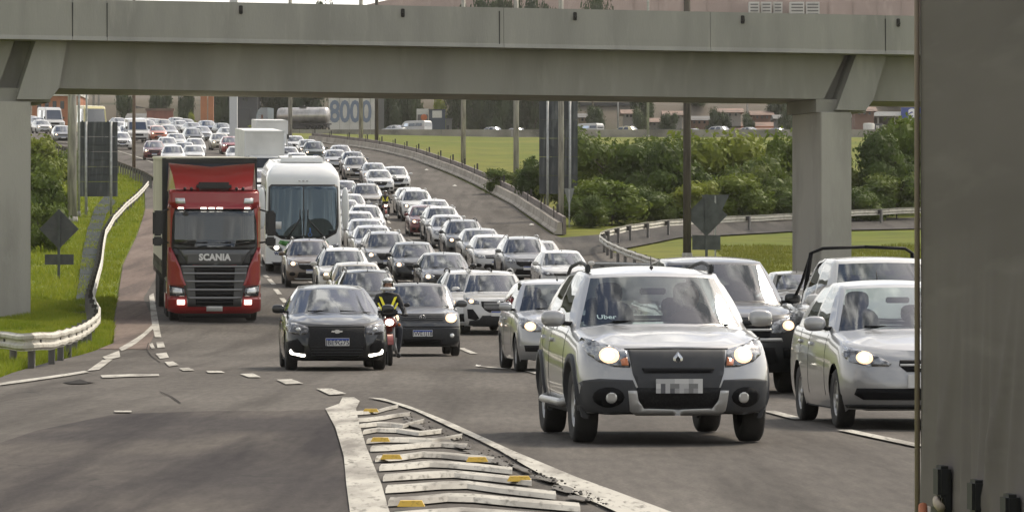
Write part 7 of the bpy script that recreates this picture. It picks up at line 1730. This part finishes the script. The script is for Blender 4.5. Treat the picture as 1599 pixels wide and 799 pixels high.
# riders
mc = motorcycle(); rd = rider(True); tag(mc, 'red motorcycle with lit headlamp between black and small grey hatchbacks', 'motorcycle'); tag(rd, 'rider in white helmet and black jacket with yellow V stripes in front', 'person')
def seat(mc, rd, cx, d, hd):
    X = at_depth(cx, d); z = ground(X,d); pitch = math.atan(slope_at(X,d))
    for o in (mc, rd): o.scale = (.89,.89,.89); o.location = (X,d,z); o.rotation_euler = (0, pitch, math.atan2(-math.cos(hd), math.sin(hd)))
m2, r2 = clone(mc), clone(rd)
seat(mc, rd, 610, 76.0, .08)
tag(m2, 'motorcycle with round lit lamp far up the lane between cars', 'motorcycle'); tag(r2, 'distant rider in dark helmet with yellow V vest between the lanes', 'person')
for c_ in r2.children:
    if c_.name.startswith('helmet'):
        c_.data = c_.data.copy(); c_.data.materials[0] = M_helmd
seat(m2, r2, 603, 226.0, .09)
# driver of the front crossover
def driver(X, d, z, h):
    root = empty('person', (X,d,z), (0,0,math.atan2(-math.cos(h), math.sin(h)))); tag(root, 'driver seen dimly through the silver crossover windscreen', 'person')
    skin_body('body', [(0,0,.55),(.02,0,.80),(.02,0,1.0),(.03,0,1.12),(.0,.19,.98),(.16,.24,.82),(.40,.14,.93),(.0,-.19,.98),(.16,-.24,.82),(.40,-.14,.93)], [(0,1),(1,2),(2,3),(2,4),(4,5),(5,6),(2,7),(7,8),(8,9)], [.16,.16,.14,.06,.08,.055,.035,.08,.055,.035], mat('brown shirt', (.10,.06,.05), .8), root)
    m = MB(); m.ball((.05,0,1.24), .10, 14, 12, 0, (1,.8,1.2)); m.ball((.15,0,1.23), .018, 8, 6); m.build('head', [M_skin], root)
    m = MB(); m.ball((.02,0,1.28), .108, 14, 10, 0, (1,.88,.95)); m.build('hair', [mat('dark hair', (.02,.015,.012), .8)], root)
X_, d_ = at_depth(1060,37.2), 37.2; h_ = .098; q_ = 1.88; yl = .36
driver(X_-math.sin(h_)*q_+math.cos(h_)*yl, d_+math.cos(h_)*q_+math.sin(h_)*yl, .06, h_)
PLACED_check = sorted(PLACED, key=lambda a: a[1])
for i, a in enumerate(PLACED_check):
    for b in PLACED_check[i+1:]:
        if b[1]-a[1] < 4.2 and abs((b[0]+.1*(b[1]-a[1])) - a[0]) < 1.6: print('OVERLAP', a, b)
# ------------------------------------------------------------------ thin warm haze over the whole place
def haze():
    m = bpy.data.materials.new('haze air'); m.use_nodes = True; N = m.node_tree.nodes; N.clear(); o = N.new('ShaderNodeOutputMaterial'); v = N.new('ShaderNodeVolumePrincipled')
    v.inputs['Color'].default_value = (.93,.91,.86,1); v.inputs['Density'].default_value = .00009; v.inputs['Anisotropy'].default_value = .2; m.node_tree.links.new(v.outputs[0], o.inputs['Volume'])
    mb = MB(); mb.box(-905, 905, -70, 3010, -3, 92); h = mb.build('haze', [m]); tag(h, 'thin pale haze in the air over the whole valley', 'haze', kind='stuff')
haze()
